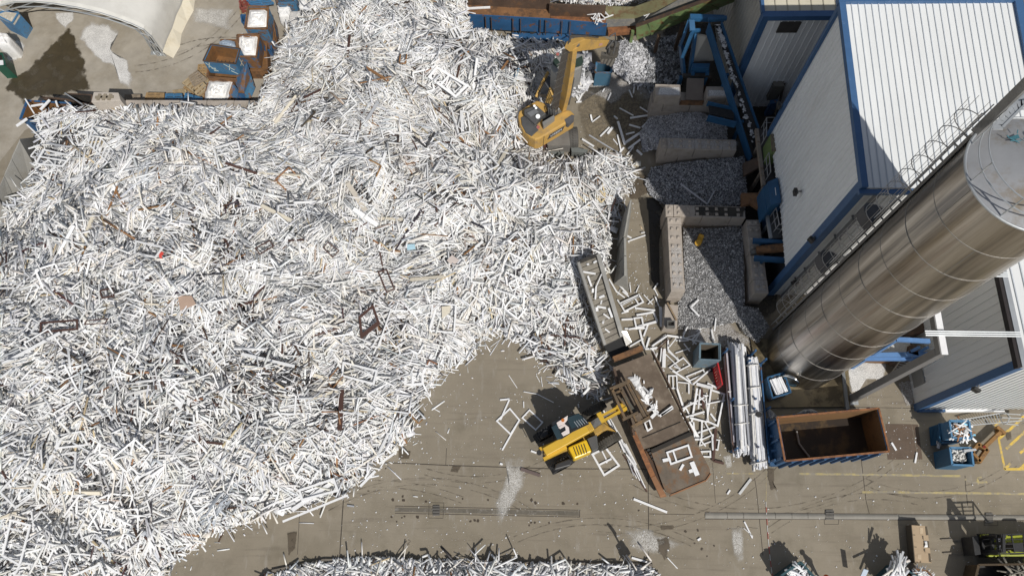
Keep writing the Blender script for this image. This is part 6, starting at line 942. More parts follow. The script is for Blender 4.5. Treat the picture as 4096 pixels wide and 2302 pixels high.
open_bin('steel_bin', 'low rusty bin almost hidden under the white bag heap', 'bin', [zA(1640, 660), zA(1860, 660), zA(1830, 790), zA(1610, 790)], .6, 0, rust(), rust_in)
for px, lab in (([zA(2190, 30), zA(2290, 20), zA(2310, 120), zA(2210, 130)], 'white bulk bag leaning beside the farthest blue bin'), ([zA(2285, 85), zA(2390, 80), zA(2400, 200), zA(2290, 200)], 'grey white bulk bag with dark straps, second from the bins'), ([zA(2400, 110), zA(2480, 100), zA(2480, 190), zA(2410, 200)], 'bulk bag half buried by the scrap heap'), ([zA(2360, 0), zA(2480, -10), zA(2490, 60), zA(2370, 62)], 'full white bulk bag at the top edge beside the scrap heap')):
    bag('bulk_bag', lab, px, 1.15, 0, M('grubby_bag', (.62, .60, .57), .8, col2=(.48, .45, .40), lo=.5, hi=.7, scale=2.5, bump=.4, bscale=8) if 'grey' in lab or 'buried' in lab else None)
def pallet(label, px, z0, mat, deck=5, tiltz=0.0, cat='pallet'):
    """px: four corners of the deck"""
    q = [P(p, z0 + .14 + d) for p, d in zip(px, (tiltz, tiltz, 0, 0))]; t = thing('pallet', label, cat, sum(q) / 4 - (0, 0, .14)); A, B, C, D = q
    for k in np.linspace(0, 1, deck): e = .5 / deck * .8; m = MB(); k0, k1 = max(0, k - e), min(1, k + e); m.prism([A + (D - A) * k0 - (0, 0, .02), B + (C - B) * k0 - (0, 0, .02), B + (C - B) * k1 - (0, 0, .02), A + (D - A) * k1 - (0, 0, .02)], [A + (D - A) * k0, B + (C - B) * k0, B + (C - B) * k1, A + (D - A) * k1]); m.build('deck_board', mat, t)
    for k in (.04, .5, .96): m = MB(); a, b = A + (B - A) * k, D + (C - D) * k; m.beam(a - (0, 0, .07), b - (0, 0, .07), .09, .09); m.build('bearer', mat, t)
    for k in (.05, .5, .95): m = MB(); a, b = A + (D - A) * k, B + (C - B) * k; m.beam(a - (0, 0, .128), b - (0, 0, .128), .1, .018); m.build('foot_board', mat, t)
    return t
wg = M('grey_pallet_wood', (.26, .21, .155), .9, var=.3, vscale=5); wb = M('brown_pallet_wood', (.32, .21, .10), .9, var=.3, vscale=5); wt = M('tan_pallet_wood', (.36, .28, .17), .9, var=.3, vscale=5); wbl = M('blue_pallet_paint', (.05, .17, .32), .7, col2=(.18, .15, .11), lo=.56, hi=.68, scale=4, var=.2)
pallet('grey pallet with a red corner, uppermost of the leaning pile by the white bag heap', [zA(1490, 605), zA(1560, 555), zA(1635, 620), zA(1530, 680)], .62, wg, 6)
pallet('tan pallet under the grey one in the pile beside the white bag heap', [zA(1440, 655), zA(1540, 575), zA(1650, 690), zA(1570, 760)], .42, wt, 6); pallet('tan pallet lowest in the pile beside the white bag heap', [zA(1450, 690), zA(1540, 640), zA(1650, 740), zA(1600, 780)], .22, wb, 6)
pallet('tan pallet lying apart from the pile with its end towards the block wall', [zA(1365, 715), zA(1470, 700), zA(1480, 740), zA(1380, 740)], .1, wt); pallet('brown pallet standing between the pile and the empty blue bin', [zA(1570, 510), zA(1640, 505), zA(1655, 600), zA(1560, 590)], .25, wb); pallet('yellowish pallet end sticking out below the empty blue bin', [zA(1600, 600), zA(1665, 600), zA(1665, 645), zA(1625, 640)], .25, wt)
pallet('brown pallet stacked against the block wall left of the blue pallets', [zA(1160, 732), zA(1300, 735), zA(1300, 785), zA(1145, 780)], .55, wb, 5); pallet('grey slatted pallet against the block wall next to the loose block', [zA(985, 748), zA(1110, 748), zA(1105, 790), zA(985, 788)], .5, wg, 7)
pallet('blue pallet against the block wall, left of two', [zA(1310, 742), zA(1440, 740), zA(1450, 790), zA(1305, 788)], .6, wbl, 4); pallet('blue pallet against the block wall, right of two', [zA(1465, 735), zA(1600, 770), zA(1600, 800), zA(1455, 790)], .6, wbl, 4)
pallet('blue crate lid at the top edge left of the bulk bags', [zA(1945, -10), zA(2120, -30), zA(2170, 20), zA(1990, 45)], 1.3, wbl, 5, cat='crate lid')
for px, z, z0, m, lab in (([zA(1898, 10), zA(1975, 5), zA(1975, 60), zA(1905, 70)], .95, 0, M('dull_red_paint', (.24, .06, .045), .7, col2=(.3, .22, .17), lo=.5, hi=.65, scale=4), 'dull red crate at the left of the row of bins'), ([zA(1905, 80), zA(1945, 80), zA(1945, 115), zA(1910, 118)], .5, 0, wt, 'tan timber crate below the dull red crate'), ([zA(1910, 122), zA(1950, 122), zA(1950, 180), zA(1920, 182)], .8, 0, blue_paint(), 'narrow blue crate beside the farthest bin'), ([zA(2185, -30), zA(2345, -30), zA(2340, 22), zA(2200, 30)], 1.5, 0, blue_old(), 'blue bin at the top edge beyond the bulk bags'), ([zA(2090, 330), zA(2155, 330), zA(2150, 400), zA(2100, 400)], .55, 0, blue_paint(), 'blue bin corner poking from under the bag bin')):
    open_bin('crate', lab, 'crate', px, z, z0, m, rim=m)
# loose block on the wall, block wall itself, dark trough
ZW = 2.7
bw2(zA(2060, 868), zA(745, 862), -.62, 'long concrete block wall holding back the scrap along its top edge', [(0, .9), (.9, 1.8), (1.8, ZW)], studs=False)
t = thing('loose_block', 'pale concrete block with cross shaped studs sitting on top of the block wall', 'concrete block', P(zA(840, 800), ZW)); mb = MB(); T_ = [zA(745, 728), zA(935, 735), zA(980, 800), zA(718, 808)]; mb.up([zA(742, 728), zA(938, 733), zA(955, 795), zA(722, 808)], ZW + .85, ZW + .01); mb.build('block_body', M('pale_block', (.47, .42, .36), .9, var=.08), t, bevel=.03)
for u in (785, 828, 872): m = MB(); c = P(zA(u, 772), ZW + .86); m.box(c, (1, .1), .42, .16, .05); m.box(c + (0, 0, .002), (.1, 1), .42, .16, .05); m.box(c + (0, 0, .004), (1, 1), .34, .1, .05); m.build('cross_stud', M('stained_stud', (.26, .22, .16), .9), t)
dt = open_bin('dark_trough', 'long dark steel trough with a pale triangular end, between the puddle and the block wall', 'trough', [zA(520, 742), zA(735, 755), zA(730, 822), zA(640, 828)], 2.2, 1.0, M('dark_rust_blue', (.06, .05, .045), .6, col2=(.16, .085, .05), lo=.5, hi=.65, scale=2), dark_metal(), rim=rust_dark(), rim_w=.05); mb = MB(); mb.beam(P(zA(515, 740), 2.25), P(zA(655, 830), 2.25), .07, .1); mb.build('end_bar', galv(), dt)
open_bin('long_skip', 'dark long skip in front of the dark trough under the wall', 'skip', [zA(330, 772), zA(520, 790), zA(690, 828), zA(560, 858), zA(225, 800)][:4], 2.0, 0, M('dark_rust_blue', (.06, .05, .045)), dark_metal(), rim=rust_dark())
open_bin('steel_skip', 'blue skip heaped with white profiles at the left end of the block wall', 'skip', [zA(215, 800), zA(560, 820), zA(540, 985), zA(160, 945)], 2.05, 0, blue_paint(), rust_in, rim=blue_paint(), flare=.1)
# left edge: skip of chips, white bag, green bin
ZS_ = 1.5
open_bin('chip_skip', 'blue skip brimming with pale chips at the mouth of the fabric shelter', 'skip', [zS(-60, 190), zS(70, 140), zS(242, 165), zS(160, 300)], ZS_, 0, M('light_blue_skip', (.07, .20, .37), .6, col2=(.10, .15, .2), lo=.5, hi=.65, scale=3, var=.15), rim=M('light_blue_skip', (.07, .20, .37)))
mb = MB(); mb.up([zS(-50, 195), zS(72, 152), zS(232, 172), zS(155, 292)], ZS_ + .05, ZS_ - .2); single('chip_load', mb, M('pale_chips', (.50, .46, .38), .9, col2=(.62, .59, .53), lo=.45, hi=.6, scale=6, bump=.6, bscale=25), 'pale chips levelled in the blue skip by the shelter', 'chips')
bag('bulk_bag', 'tall white bulk bag at the left edge above the green bin', [zS(-60, 400), zS(80, 420), zS(120, 470), zS(100, 560), zS(-60, 560)], 1.5, 0, bulge=.06)
open_bin('green_bin', 'dark green bin at the left edge by the puddle', 'bin', [zS(-90, 690), zS(30, 690), zS(75, 850), zS(-60, 860)], 1.2, 0, M('dark_green_paint', (.012, .075, .045), .5, col2=(.04, .05, .03), lo=.6, hi=.7, scale=3), dark_metal(), rim=M('dark_green_paint', (.012, .075, .045)))
mb = MB(); mb.up([zS(-60, 780), zS(40, 775), zS(45, 850), zS(-60, 860)], 1.1, .9); single('white_sheet', mb, white_plastic(), 'white sheet lying in the dark green bin', 'sheet')

# ================================================================ fabric shelter
f0_ = P(zS(2140, 720)); ax_ = P(zS(2420, 0)) - f0_; ax_ /= np.linalg.norm(ax_); dd_ = arr(-ax_[1], ax_[0], 0)
arch = [zS(*q) for q in [(2140, 720), (2050, 600), (1950, 460), (1850, 370), (1700, 300), (1500, 225), (1300, 160), (1000, 90), (700, 40), (450, 15), (200, 20), (0, 70)]]; AP = [inplane(f0_, dd_, q) for q in arch]; xs_ = [float((p - f0_) @ dd_) for p in AP]; ctr = 7.0
left = [f0_ + dd_ * (2 * ctr - x) + arr(0, 0, p[2]) for p, x in zip(AP[::-1], xs_[::-1]) if 2 * ctr - x > xs_[-1] + .2]; AP = AP + left; AP[0][2] = .02; AP[-1][2] = .02
fab = M('white_fabric', (.66, .64, .59), .6, col2=(.56, .535, .48), lo=.45, hi=.75, scale=.5, var=.05, bump=.12, bscale=1.5); hem = M('cream_fabric', (.68, .62, .49), .7, col2=(.54, .47, .34), lo=.45, hi=.7, scale=1.2, var=.08, stretch=(1, 1, .4))
sh = thing('fabric_shelter', 'white fabric covered arched shelter at the top left', 'shelter', f0_); LEN = 22.0; rows = []
for i in range(45):
    k = LEN * i / 44; s = .06 * (1 - math.cos(i * 2 * math.pi / 5.5)) / 2; rows.append([p + ax_ * k - arr(0, 0, s * (p[2] > .6)) for p in AP])
mb = MB(); mb.grid(rows); mb.build('fabric_cover', fab, sh, smooth=True)
mb = MB(); mb.grid([[p + arr(0, 0, .03) - ax_ * .12 for p in AP], [p + arr(0, 0, .03) + ax_ * .0 for p in AP], [p * 1 + arr(0, 0, .03) + ax_ * .25 for p in AP]]); mb.build('front_hem', M('pale_hem', (.72, .70, .64), .6), sh)
mb = MB(); mb.add([q for k in np.linspace(-.12, LEN, 24) for q in (f0_ + ax_ * k + arr(0, 0, .01) - dd_ * (.55 + .12 * math.sin(k * 2.2)), f0_ + ax_ * k + arr(0, 0, .55 + .05 * math.sin(k * 3)) - dd_ * .05)], [(2 * i, 2 * i + 2, 2 * i + 3, 2 * i + 1) for i in range(23)]); mb.build('ground_skirt', hem, sh)
ins = [p - arr(0, 0, .42 if p[2] > .5 else 0) + dd_ * (.4 if i == 0 else 0) * (1 if p[2] < 3 else 0) + (dd_ * .42 if 0 < i < 4 else 0) for i, p in enumerate(AP[:16])]
for nm, pts in (('arch_chord', AP[:16]), ('arch_chord', ins)): m = MB(); m.tube([p - ax_ * .05 for p in pts], .045, 6); m.build(nm, galv(), sh)
for i in range(15): m = MB(); m.tube([AP[i] - ax_ * .05, ins[i + 1] - ax_ * .05], .03, 5); m.build('arch_brace', galv(), sh)
lg = [P(zS(1790, 370), 2.5), P(zS(1985, 685), 0)]; lg2 = [P(zS(1870, 410), 2.3), P(zS(2070, 700), 0)]
for a, b in (lg, lg2, (P(zS(1890, 540), 1.1), P(zS(1980, 545), 1.1))): m = MB(); m.tube([a, b], .05, 6); m.build('leg_tube', galv(), sh)
for q in (lg[1], lg2[1]): m = MB(); m.box(q + (0, 0, .005), (1, 0), .4, .3, .04); m.build('foot_plate', galv(), sh)

# ================================================================ right foreground
rr_ = open_bin('skip_container', 'long blue roll off skip with a rusty inside, empty, below the silo pad', 'skip', [zK(258, 648), zK(1240, 560), zK(1340, 975), zK(335, 1068)], 2.15, 0, M('navy_paint', (.03, .095, .20), .55, col2=(.10, .07, .05), lo=.6, hi=.72, scale=2, var=.2), M('rust_brown_inside', (.23, .125, .05), .8, col2=(.10, .055, .025), lo=.45, hi=.62, scale=1.2, var=.3, stretch=(.5, 2, 2)), wall=.04, fm=M('shaded_wet_rust_floor', (.022, .013, .007), .6, col2=(.07, .042, .015), lo=.5, hi=.62, scale=1.1, var=.3), rim=rust_red(), ribs=9)  # wet rusty floor, its colour also darkened for the shade inside the skip
mb = MB(); q = [P(zK(*p), .3) for p in ((450, 780), (475, 900), (520, 960), (575, 1030))]; mb.tube(q, .05, 6); single('grey_strip', mb, M('grey_plastic', (.30, .29, .28), .5), 'bent grey strip lying inside the empty roll off skip', 'strip')
mb = MB(); mb.beam(P(zK(180, 660), .5), P(zK(215, 1115), .5), .3, .35); [mb.beam(P(zK(185 + 12 * i, 690 + 140 * i), 1.1), P(zK(255 + 12 * i, 680 + 140 * i), 1.3), .12, .12) for i in range(3)]; mb.build('front_frame', M('navy_paint', (.03, .095, .20)), rr_)
crumple('plastic_film', 'clear plastic film caught between the skip and the silo pad', [zK(440, 615), zK(520, 570), zK(600, 565), zK(660, 595), zK(560, 620)], .5, .2, 8, M('clear_film', (.42, .42, .43), .25, bump=.6, bscale=7)); crumple('plastic_film', 'clear plastic film hanging from the rack end by the roll off skip', [zK(150, 560), zK(200, 570), zK(270, 640), zK(190, 690)], .6, .15, 9, M('clear_film', (.42, .42, .43)))
for px, lab, z in (([zK(1310, 710), zK(1560, 712), zK(1625, 1050), zK(1330, 1052)], 'large brown steel plate lying on the concrete right of the skip', .012), ([zK(1566, 713), zK(1622, 716), zK(1665, 1050), zK(1632, 1052)], 'narrow brown steel plate beside the large one, in the shed shadow', .014)):
    mb = MB(); mb.up(px, z, .002); single('steel_plate', mb, M('brown_plate', (.125, .088, .062), .7, .2, col2=(.09, .07, .055), lo=.5, hi=.7, scale=1.5, var=.2), lab, 'steel plate')
blc = M('mid_blue_crate', (.07, .19, .33), .55, col2=(.16, .25, .34), lo=.5, hi=.7, scale=3, var=.15)
def slatted(label, px, zt, z0, mat):
    t = open_bin('stillage', label, 'stillage', px, zt, z0, mat, rim=mat); T = [P(p, zt) for p in px]
    for z in np.linspace(z0 + .1, zt - .1, 6): m = MB(); m.beam(arr(*T[0][:2], z) - (.03, 0, 0), arr(*T[3][:2], z) - (.03, 0, 0), .05, .05); m.build('slat', mat, t)
    return t
slatted('lower blue stillage with slatted end, under the crate of window offcuts', [zL(735, 565), zL(985, 560), zL(1010, 770), zL(755, 780)], .92, 0, M('deep_blue_crate', (.03, .11, .20), .6, var=.2))
open_bin('stillage', 'upper blue stillage full of white and blue window offcuts, right of the steel plates', 'stillage', [zL(858, 525), zL(1085, 530), zL(1117, 730), zL(888, 722)], 1.85, .94, blc, rim=blc)
open_bin('stillage', 'dark blue stillage of short white offcuts, nearest the yellow lines', 'stillage', [zL(863, 836), zL(1110, 842), zL(1137, 1045), zL(890, 1035)], 1.6, 0, M('deep_blue_crate', (.03, .11, .20)), rim=blc)
rng = np.random.default_rng(91)
def offcuts(label, px, z, n, Lr, Wr, seed, az=None, sp=.8, cols=None, lift=.3, name='offcut_load'):
    rng = np.random.default_rng(seed); q = scatter(px, n, rng); c = PN(q[:, 0], q[:, 1], z + rng.uniform(-.1, lift, n)); a = (rng.uniform(0, 6.3, n) if az is None else az + rng.normal(0, sp, n)); h = np.stack([np.cos(a), np.sin(a), rng.normal(0, .07, n)], 1); h /= np.linalg.norm(h, axis=1, keepdims=True)
    v, f = sticks(c, h, np.tile([0., 0, 1], (n, 1)) + rng.normal(0, .2, (n, 3)), rng.uniform(*Lr, n), rng.uniform(*Wr, n), rng.uniform(.03, .07, n)); cc = heap_cols(n, rng) if cols is None else np.asarray(cols)[rng.choice(len(cols), n)] * (1 + rng.normal(0, .05, (n, 1)))
    return fast_mesh(name, v, f, np.repeat(np.clip(cc, .01, .85), 8, 0), heap_m, label, 'offcuts')
offcuts('white, brown and pale blue window offcuts heaped in the upper blue stillage', [zL(880, 545), zL(1070, 550), zL(1095, 715), zL(905, 710)], 1.6, 90, (.3, .9), (.05, .1), 41, cols=[(.8, .8, .8)] * 6 + [(.3, .15, .07), (.25, .55, .72), (.7, .7, .72)])
offcuts('short white offcuts filling most of the dark blue stillage', [zL(885, 855), zL(1030, 855), zL(1060, 1000), zL(905, 1010)], 1.1, 420, (.06, .16), (.03, .06), 42, cols=[(.75, .74, .7), (.6, .58, .54), (.8, .8, .78)])
mb = MB(); mb.beam(P(zL(1025, 880), 1.65), P(zL(1168, 858), 1.65), .1, .08); mb.beam(P(zL(1030, 868), 1.72), P(zL(1110, 862), 1.72), .08, .06); single('grey_profile', mb, M('grey_profile', (.45, .46, .47), .5), 'grey profile sticking out over the rim of the dark blue stillage', 'profile')
crumple('plastic_film', 'clear film trailing from the upper blue stillage towards the dark one', [zL(710, 760), zL(760, 745), zL(830, 745), zL(770, 775), zL(750, 850), zL(715, 840)], .75, .12, 10, M('clear_film', (.42, .42, .43)))
fa_ = thing('fork_attachment', 'brown steel fork attachment with a square loop lying by the yellow hatching', 'attachment', P(zL(1300, 820))); bam = M('ochre_rust', (.25, .13, .04), .75, col2=(.15, .085, .04), lo=.5, hi=.65, scale=3, var=.2)
for p, q, w_, nm in (((1448, 655), (1265, 830), .17, 'shaft'), ((1400, 600), (1495, 680), .17, 'cross_head'), ((1180, 795), (1290, 870), .19, 'loop_side'), ((1292, 862), (1190, 1010), .19, 'loop_side'), ((1205, 1000), (1110, 890), .13, 'loop_side'), ((1110, 895), (1190, 795), .16, 'loop_side')): m = MB(); m.beam(P(zL(*p), .42), P(zL(*q), .42), w_, .3); m.build(nm, bam, fa_)
for p in ((1200, 1000), (1440, 650), (1110, 890)): m = MB(); k = P(zL(*p), .27); m.box((k[0], k[1], 0), (1, 0), .14, .14, .27); m.build('foot', bam, fa_)
m = MB(); m.tube([P(zL(1268, 828), .58), P(zL(1268, 828), .66)], .07, 10); m.build('red_knob', M('red_lens', (.25, .03, .02)), fa_)
cl = thing('loose_ladder', 'long aluminium ladder with cage hoops lying on the ground in front of the grey shed', 'ladder', P(zL(1300, 500))); al = M('aluminium', (.55, .56, .56), .4, .6, var=.1)
for p, q in (((1010, 515), (1450, 440)), ((1100, 580), (1480, 545)), ): m = MB(); m.beam(P(zL(*p), .35), P(zL(*q), .55), .05, .07); m.build('stile', al, cl)
for p, q in (((1450, 440), (1740, 460)), ((1480, 545), (1740, 520)), ((1460, 490), (1740, 500)), ((1470, 560), (1660, 575))): m = MB(); m.beam(P(zL(*p), .55), P(zL(*q), .7), .05, .05); m.build('cage_strap', al, cl)
for k in np.linspace(.03, .97, 13): m = MB(); m.tube([P(zL(1010 + 440 * k, 515 - 75 * k), .35 + .2 * k), P(zL(1100 + 380 * k, 580 - 35 * k), .35 + .2 * k)], .02, 6); m.build('rung', al, cl)
for u in (1475, 1690): m = MB(); a, b = P(zL(u, 442), .6), P(zL(u + 15, 560), .6); m.tube([a, a + arr(.05, 0, .2), (a + b) / 2 + arr(.12, 0, .42), b + arr(.05, 0, .2), b], .03, 6); m.build('cage_hoop', al, cl)
# profile bundles in racks
def bundle(label, px, z0, z1, n, seed, straps, slant=0.0, cols=None):
    rng = np.random.default_rng(seed); a0, a1, b1, b0 = [np.array(q, float) for q in px]; t = thing('profile_bundle', label, 'bundle', P((a0 + b0 + a1 + b1) / 4, z0)); k = rng.uniform(.03, .97, n); s0 = rng.uniform(-.03, .10, n); s1 = rng.uniform(.86, 1.03, n); zz = z0 + (z1 - z0) * (1 - (2 * np.abs(k - .5)) ** 2.5) * rng.uniform(.0, 1, n); dk_ = rng.normal(0, .07, n)
    p = a0[None] + (a1 - a0)[None] * k[:, None]; q = b0[None] + (b1 - b0)[None] * np.clip(k + dk_, 0, 1)[:, None]; A = p + (q - p) * s0[:, None]; B = p + (q - p) * s1[:, None]; A3 = PN(A[:, 0], A[:, 1], zz); B3 = PN(B[:, 0], B[:, 1], zz + rng.normal(0, .03, n)); h = B3 - A3; L = np.linalg.norm(h, axis=1); h /= L[:, None]; v, f = sticks((A3 + B3) / 2, h, np.tile([0., 0, 1], (n, 1)) + rng.normal(0, .1, (n, 3)), L, rng.uniform(.05, .1, n), rng.uniform(.04, .08, n))
    cols = cols or [(.78, .78, .79)] * 4 + [(.66, .67, .70), (.5, .52, .56), (.72, .70, .66), (.36, .37, .4)]; cc = np.asarray(cols)[rng.choice(len(cols), n)] * (1 + rng.normal(0, .03, (n, 1))); o = raw('lengths', v, f, heap_m, t, tint=np.repeat(np.clip(cc, .01, .87), 8, 0))
    m = MB(); m.up([tuple(a0 + (b0 - a0) * .05), tuple(a1 + (b1 - a1) * .05), tuple(a1 + (b1 - a1) * .93), tuple(a0 + (b0 - a0) * .93)], z0 + (z1 - z0) * .3, z0); m.build('core', M('bundle_core', (.12, .12, .12), .8), t)
    for s in straps: m = MB(); pts = [P(tuple((a0 + (a1 - a0) * x) + ((b0 + (b1 - b0) * x) - (a0 + (a1 - a0) * x)) * s), z0 + (z1 - z0) * y + .04) for x, y in ((-.02, .0), (.05, .7), (.3, 1.0), (.7, 1.0), (.95, .7), (1.02, .0))]; m.tube(pts, .035, 5); m.build('strap', M('strap_wrap', (.66, .64, .60), .6), t)
    return t
bundle('long strapped bundle of white profiles, left of the pair of racks', [zJ(655, 165), zJ(790, 175), zJ(835, 1050), zJ(715, 1075)], .35, 1.25, 130, 51, (.55, .72))
bundle('long bundle of white profiles, right of the pair and nearest the roll off skip', [zJ(795, 290), zJ(893, 280), zJ(965, 1160), zJ(840, 1185)], .35, 1.2, 105, 52, (.05, .26, .5, .96))
bundle('low bundle of brown and grey profiles on the left flank of the racks', [zJ(605, 205), zJ(650, 200), zJ(715, 1065), zJ(685, 1065)], .2, .8, 30, 53, (.4,), cols=[(.10, .05, .04), (.16, .10, .08), (.45, .42, .45), (.6, .58, .6), (.7, .7, .7)])
for lab, us in (('blue steel rack under the left bundle', ((600, 240, 830, 250), (650, 640, 830, 640), (680, 1040, 850, 1030))), ('blue steel rack under the right bundle beside the roll off skip', ((785, 330, 915, 320), (820, 720, 945, 710), (845, 1140, 985, 1135)))):
    t = thing('profile_rack', lab, 'rack', P(zJ(us[1][0], us[1][1])))
    for u0, v0, u1, v1 in us:
        a, b = P(zJ(u0, v0), .3), P(zJ(u1, v1), .3); m = MB(); m.beam(a, b, .1, .1); m.build('bearer', blue_paint(), t)
        for e in (a, b): m = MB(); m.box((e[0], e[1], 0), (1, 0), .09, .09, 1.35); m.build('post', blue_paint(), t)
    a, b = P(zJ(us[0][2], us[0][3]), .9), P(zJ(us[2][2], us[2][3]), .9); m = MB(); m.beam(a, b, .06, .08); m.build('side_rail', blue_paint(), t)
m = MB(); c = P(zJ(898, 738), 1.25); m.tube([c, c + (0, 0, .06)], .15, 16); single('black_cap', m, black(), 'round black cap lying on the right profile bundle', 'cap')
open_bin('steel_bin', 'empty grey blue bin with a rusty slot, left of the profile racks', 'bin', [zJ(410, 148), zJ(578, 155), zJ(582, 290), zJ(408, 282)], 1.65, 0, M('grey_blue_steel', (.13, .19, .23), .6, col2=(.18, .12, .06), lo=.55, hi=.66, scale=3, var=.15), M('brown_grey_inside', (.12, .10, .075), .8), rim=M('grey_blue_steel', (.13, .19, .23)), rim_w=.05)
open_bin('steel_bin', 'blue bin packed with upright white profiles at the foot of the silo', 'bin', [zJ(968, 432), zJ(1105, 392), zJ(1165, 555), zJ(1012, 602)], 1.1, 0, blue_old(), rim=blue_bright(), rim_w=.06)
rng = np.random.default_rng(61); mm = []
n = 26; k = np.linspace(.04, .96, n); p = np.array(zJ(985, 455))[None] + (np.array(zJ(1085, 425)) - np.array(zJ(985, 455)))[None] * k[:, None]; q = np.array(zJ(1040, 575))[None] + (np.array(zJ(1140, 545)) - np.array(zJ(1040, 575)))[None] * k[:, None]; A3, B3 = PN(p[:, 0], p[:, 1], 1.12 + rng.uniform(-.08, .12, n)), PN(q[:, 0], q[:, 1], 1.12 + rng.uniform(-.08, .12, n)); h = B3 - A3; L = np.linalg.norm(h, axis=1) * rng.uniform(.92, 1.05, n); h /= np.linalg.norm(h, axis=1, keepdims=True)
v, f = sticks((A3 + B3) / 2, h, np.tile([0., 0, 1], (n, 1)) + rng.normal(0, .15, (n, 3)), L, np.full(n, .06), np.full(n, .07)); o = raw('offcut_load', v, f, heap_m, None, tint=np.repeat(np.asarray([(.82, .82, .83), (.76, .77, .8), (.6, .6, .62)])[rng.choice(3, n, p=[.6, .25, .15])], 8, 0)); tag(o, 'row of white profiles packed side by side in the blue bin by the silo', 'offcuts', kind='stuff')
rb = thing('plastic_barrier', 'red slotted plastic barrier leaning beside the empty grey blue bin', 'barrier', P(zJ(560, 440))); red = M('red_plastic', (.55, .025, .03), .45, var=.1); a, b = P(zJ(515, 345), 0), P(zJ(555, 530), 0); u = (b - a) / np.linalg.norm(b - a); nn = arr(-u[1], u[0], 0)
for z in (.06, .92, 1.12): m = MB(); m.beam(a + (0, 0, z), b + (0, 0, z), .06, .12); m.build('rail', red, rb)
for k in np.linspace(.02, .98, 9): m = MB(); p = a + (b - a) * k; m.box(p, u[:2], .09, .05, 1.15); m.build('upright', red, rb)
for k in (.15, .85): m = MB(); m.box(a + (b - a) * k, nn[:2], .5, .14, .06); m.build('foot', black(), rb)
open_bin('steel_skip', 'blue open bin on the ground under the grab of the orange handler', 'skip', [zY(1030, 525), zY(1285, 560), zY(1270, 690), zY(1010, 690)], 1.35, 0, M('grab_side_blue', (.06, .15, .23), .6, col2=(.16, .12, .08), lo=.55, hi=.7, scale=2.5), M('blue_tub_inside', (.05, .12, .18), .6), rim=blue_old())

# ================================================================ bottom right: tray, forklift, bins, person
cb_ = M('cardboard', (.42, .315, .205), .9, col2=(.36, .265, .17), lo=.5, hi=.7, scale=3, var=.08); cbd = M('cardboard_dark', (.10, .08, .055), .9)
pt = thing('cardboard_tray', 'long flattened cardboard carton with cut out flaps on a low base, near the forklift forks', 'carton', P(zF2(430, 490))); mb = MB(); q = [zF2(*p) for p in ((240, 95), (560, 115), (660, 880), (315, 865))]; mb.up(q, .62, .1); mb.build('carton_body', cb_, pt)
mb = MB(); mb.up([zF2(*p) for p in ((232, 92), (245, 92), (320, 870), (300, 870))], .68, .1); mb.build('carton_wall', cbd, pt)
for px in ([(520, 120), (560, 118), (590, 300), (540, 305)], [(455, 310), (485, 315), (492, 410), (470, 380)], [(560, 420), (600, 425), (615, 570), (575, 560)], [(490, 580), (520, 580), (525, 660), (490, 620)], [(590, 680), (630, 680), (655, 870), (600, 850)], [(262, 288), (310, 290), (322, 308), (265, 303)], [(285, 540), (340, 540), (352, 556), (290, 553)]): m = MB(); m.up([zF2(*p) for p in px], .626, .6); m.build('cut_out', cbd, pt)
for px in ([(412, 145), (475, 145), (480, 270), (418, 280)], [(365, 700), (440, 700), (445, 815), (370, 790)]): m = MB(); m.up([zF2(*p) for p in px], .63, .61); m.build('paper_label', M('tan_label', (.50, .39, .26), .8), pt)
for px in ([(490, 325), (590, 330), (595, 412), (495, 405)], [(520, 580), (615, 585), (622, 665), (530, 660)]): m = MB(); m.up([zF2(*p) for p in px], .60, .58); m.build('flap', cb_, pt)
crumple('white_wrapping', 'torn white wrapping in the middle of the cardboard carton', [zF2(500, 420), zF2(560, 425), zF2(578, 550), zF2(500, 560), zF2(520, 480)], .64, .06, 12, cat='wrapping')
fl = thing('forklift', 'lime yellow forklift with its forks down at the lower right corner', 'forklift', P(zF2(2100, 500))); lime = M('lime_paint', (.30, .33, .02), .5, col2=(.16, .17, .03), lo=.48, hi=.66, scale=3); blk = M('forklift_black', (.02, .02, .021), .55, col2=(.05, .045, .04), lo=.5, hi=.7, scale=5)
for v0, v1, u0, u1 in ((400, 385, 860, 1560), (682, 668, 905, 1560)): m = MB(); a, b = P(zF2(u0, v0), .08), P(zF2(u1, v1), .08); m.hexa([a + (0, -.03, -.02), b + (0, -.07, -.03), b + (0, .07, -.03), a + (0, .03, -.02)], [a + (0, -.03, 0), b + (0, -.07, .02), b + (0, .07, .02), a + (0, .03, 0)]); m.build('fork', M('fork_steel', (.22, .19, .15), .6, .3), fl)
yb0, yb1 = 330, 720
mb = MB(); mb.up([zF2(*p) for p in ((1500, 340), (1620, 310), (1680, 700), (1560, 720))], 1.1, .1); mb.build('carriage', blk, fl)
for v in (360, 655): m = MB(); k = P(zF2(1640, v), .3); m.box((k[0], k[1], .05), (1, 0), .22, .16, 2.3); m.build('mast_rail', blk, fl)
for z in (.6, 1.4, 2.3): m = MB(); m.beam(P(zF2(1640, 340), .3) + (0, 0, z - .3), P(zF2(1640, 680), .3) + (0, 0, z - .3), .12, .16); m.build('mast_bar', blk, fl)
m = MB(); k = P(zF2(1690, 500), .3); m.tube([arr(k[0], k[1], .3), arr(k[0], k[1], 2.2)], .08, 10); m.build('lift_ram', dark_metal(), fl)
mb = MB(); mb.up([zF2(*p) for p in ((1990, 300), (2900, 290), (2900, 740), (2050, 745), (1990, 640))], .95, .35); mb.build('chassis', lime, fl, bevel=.05)
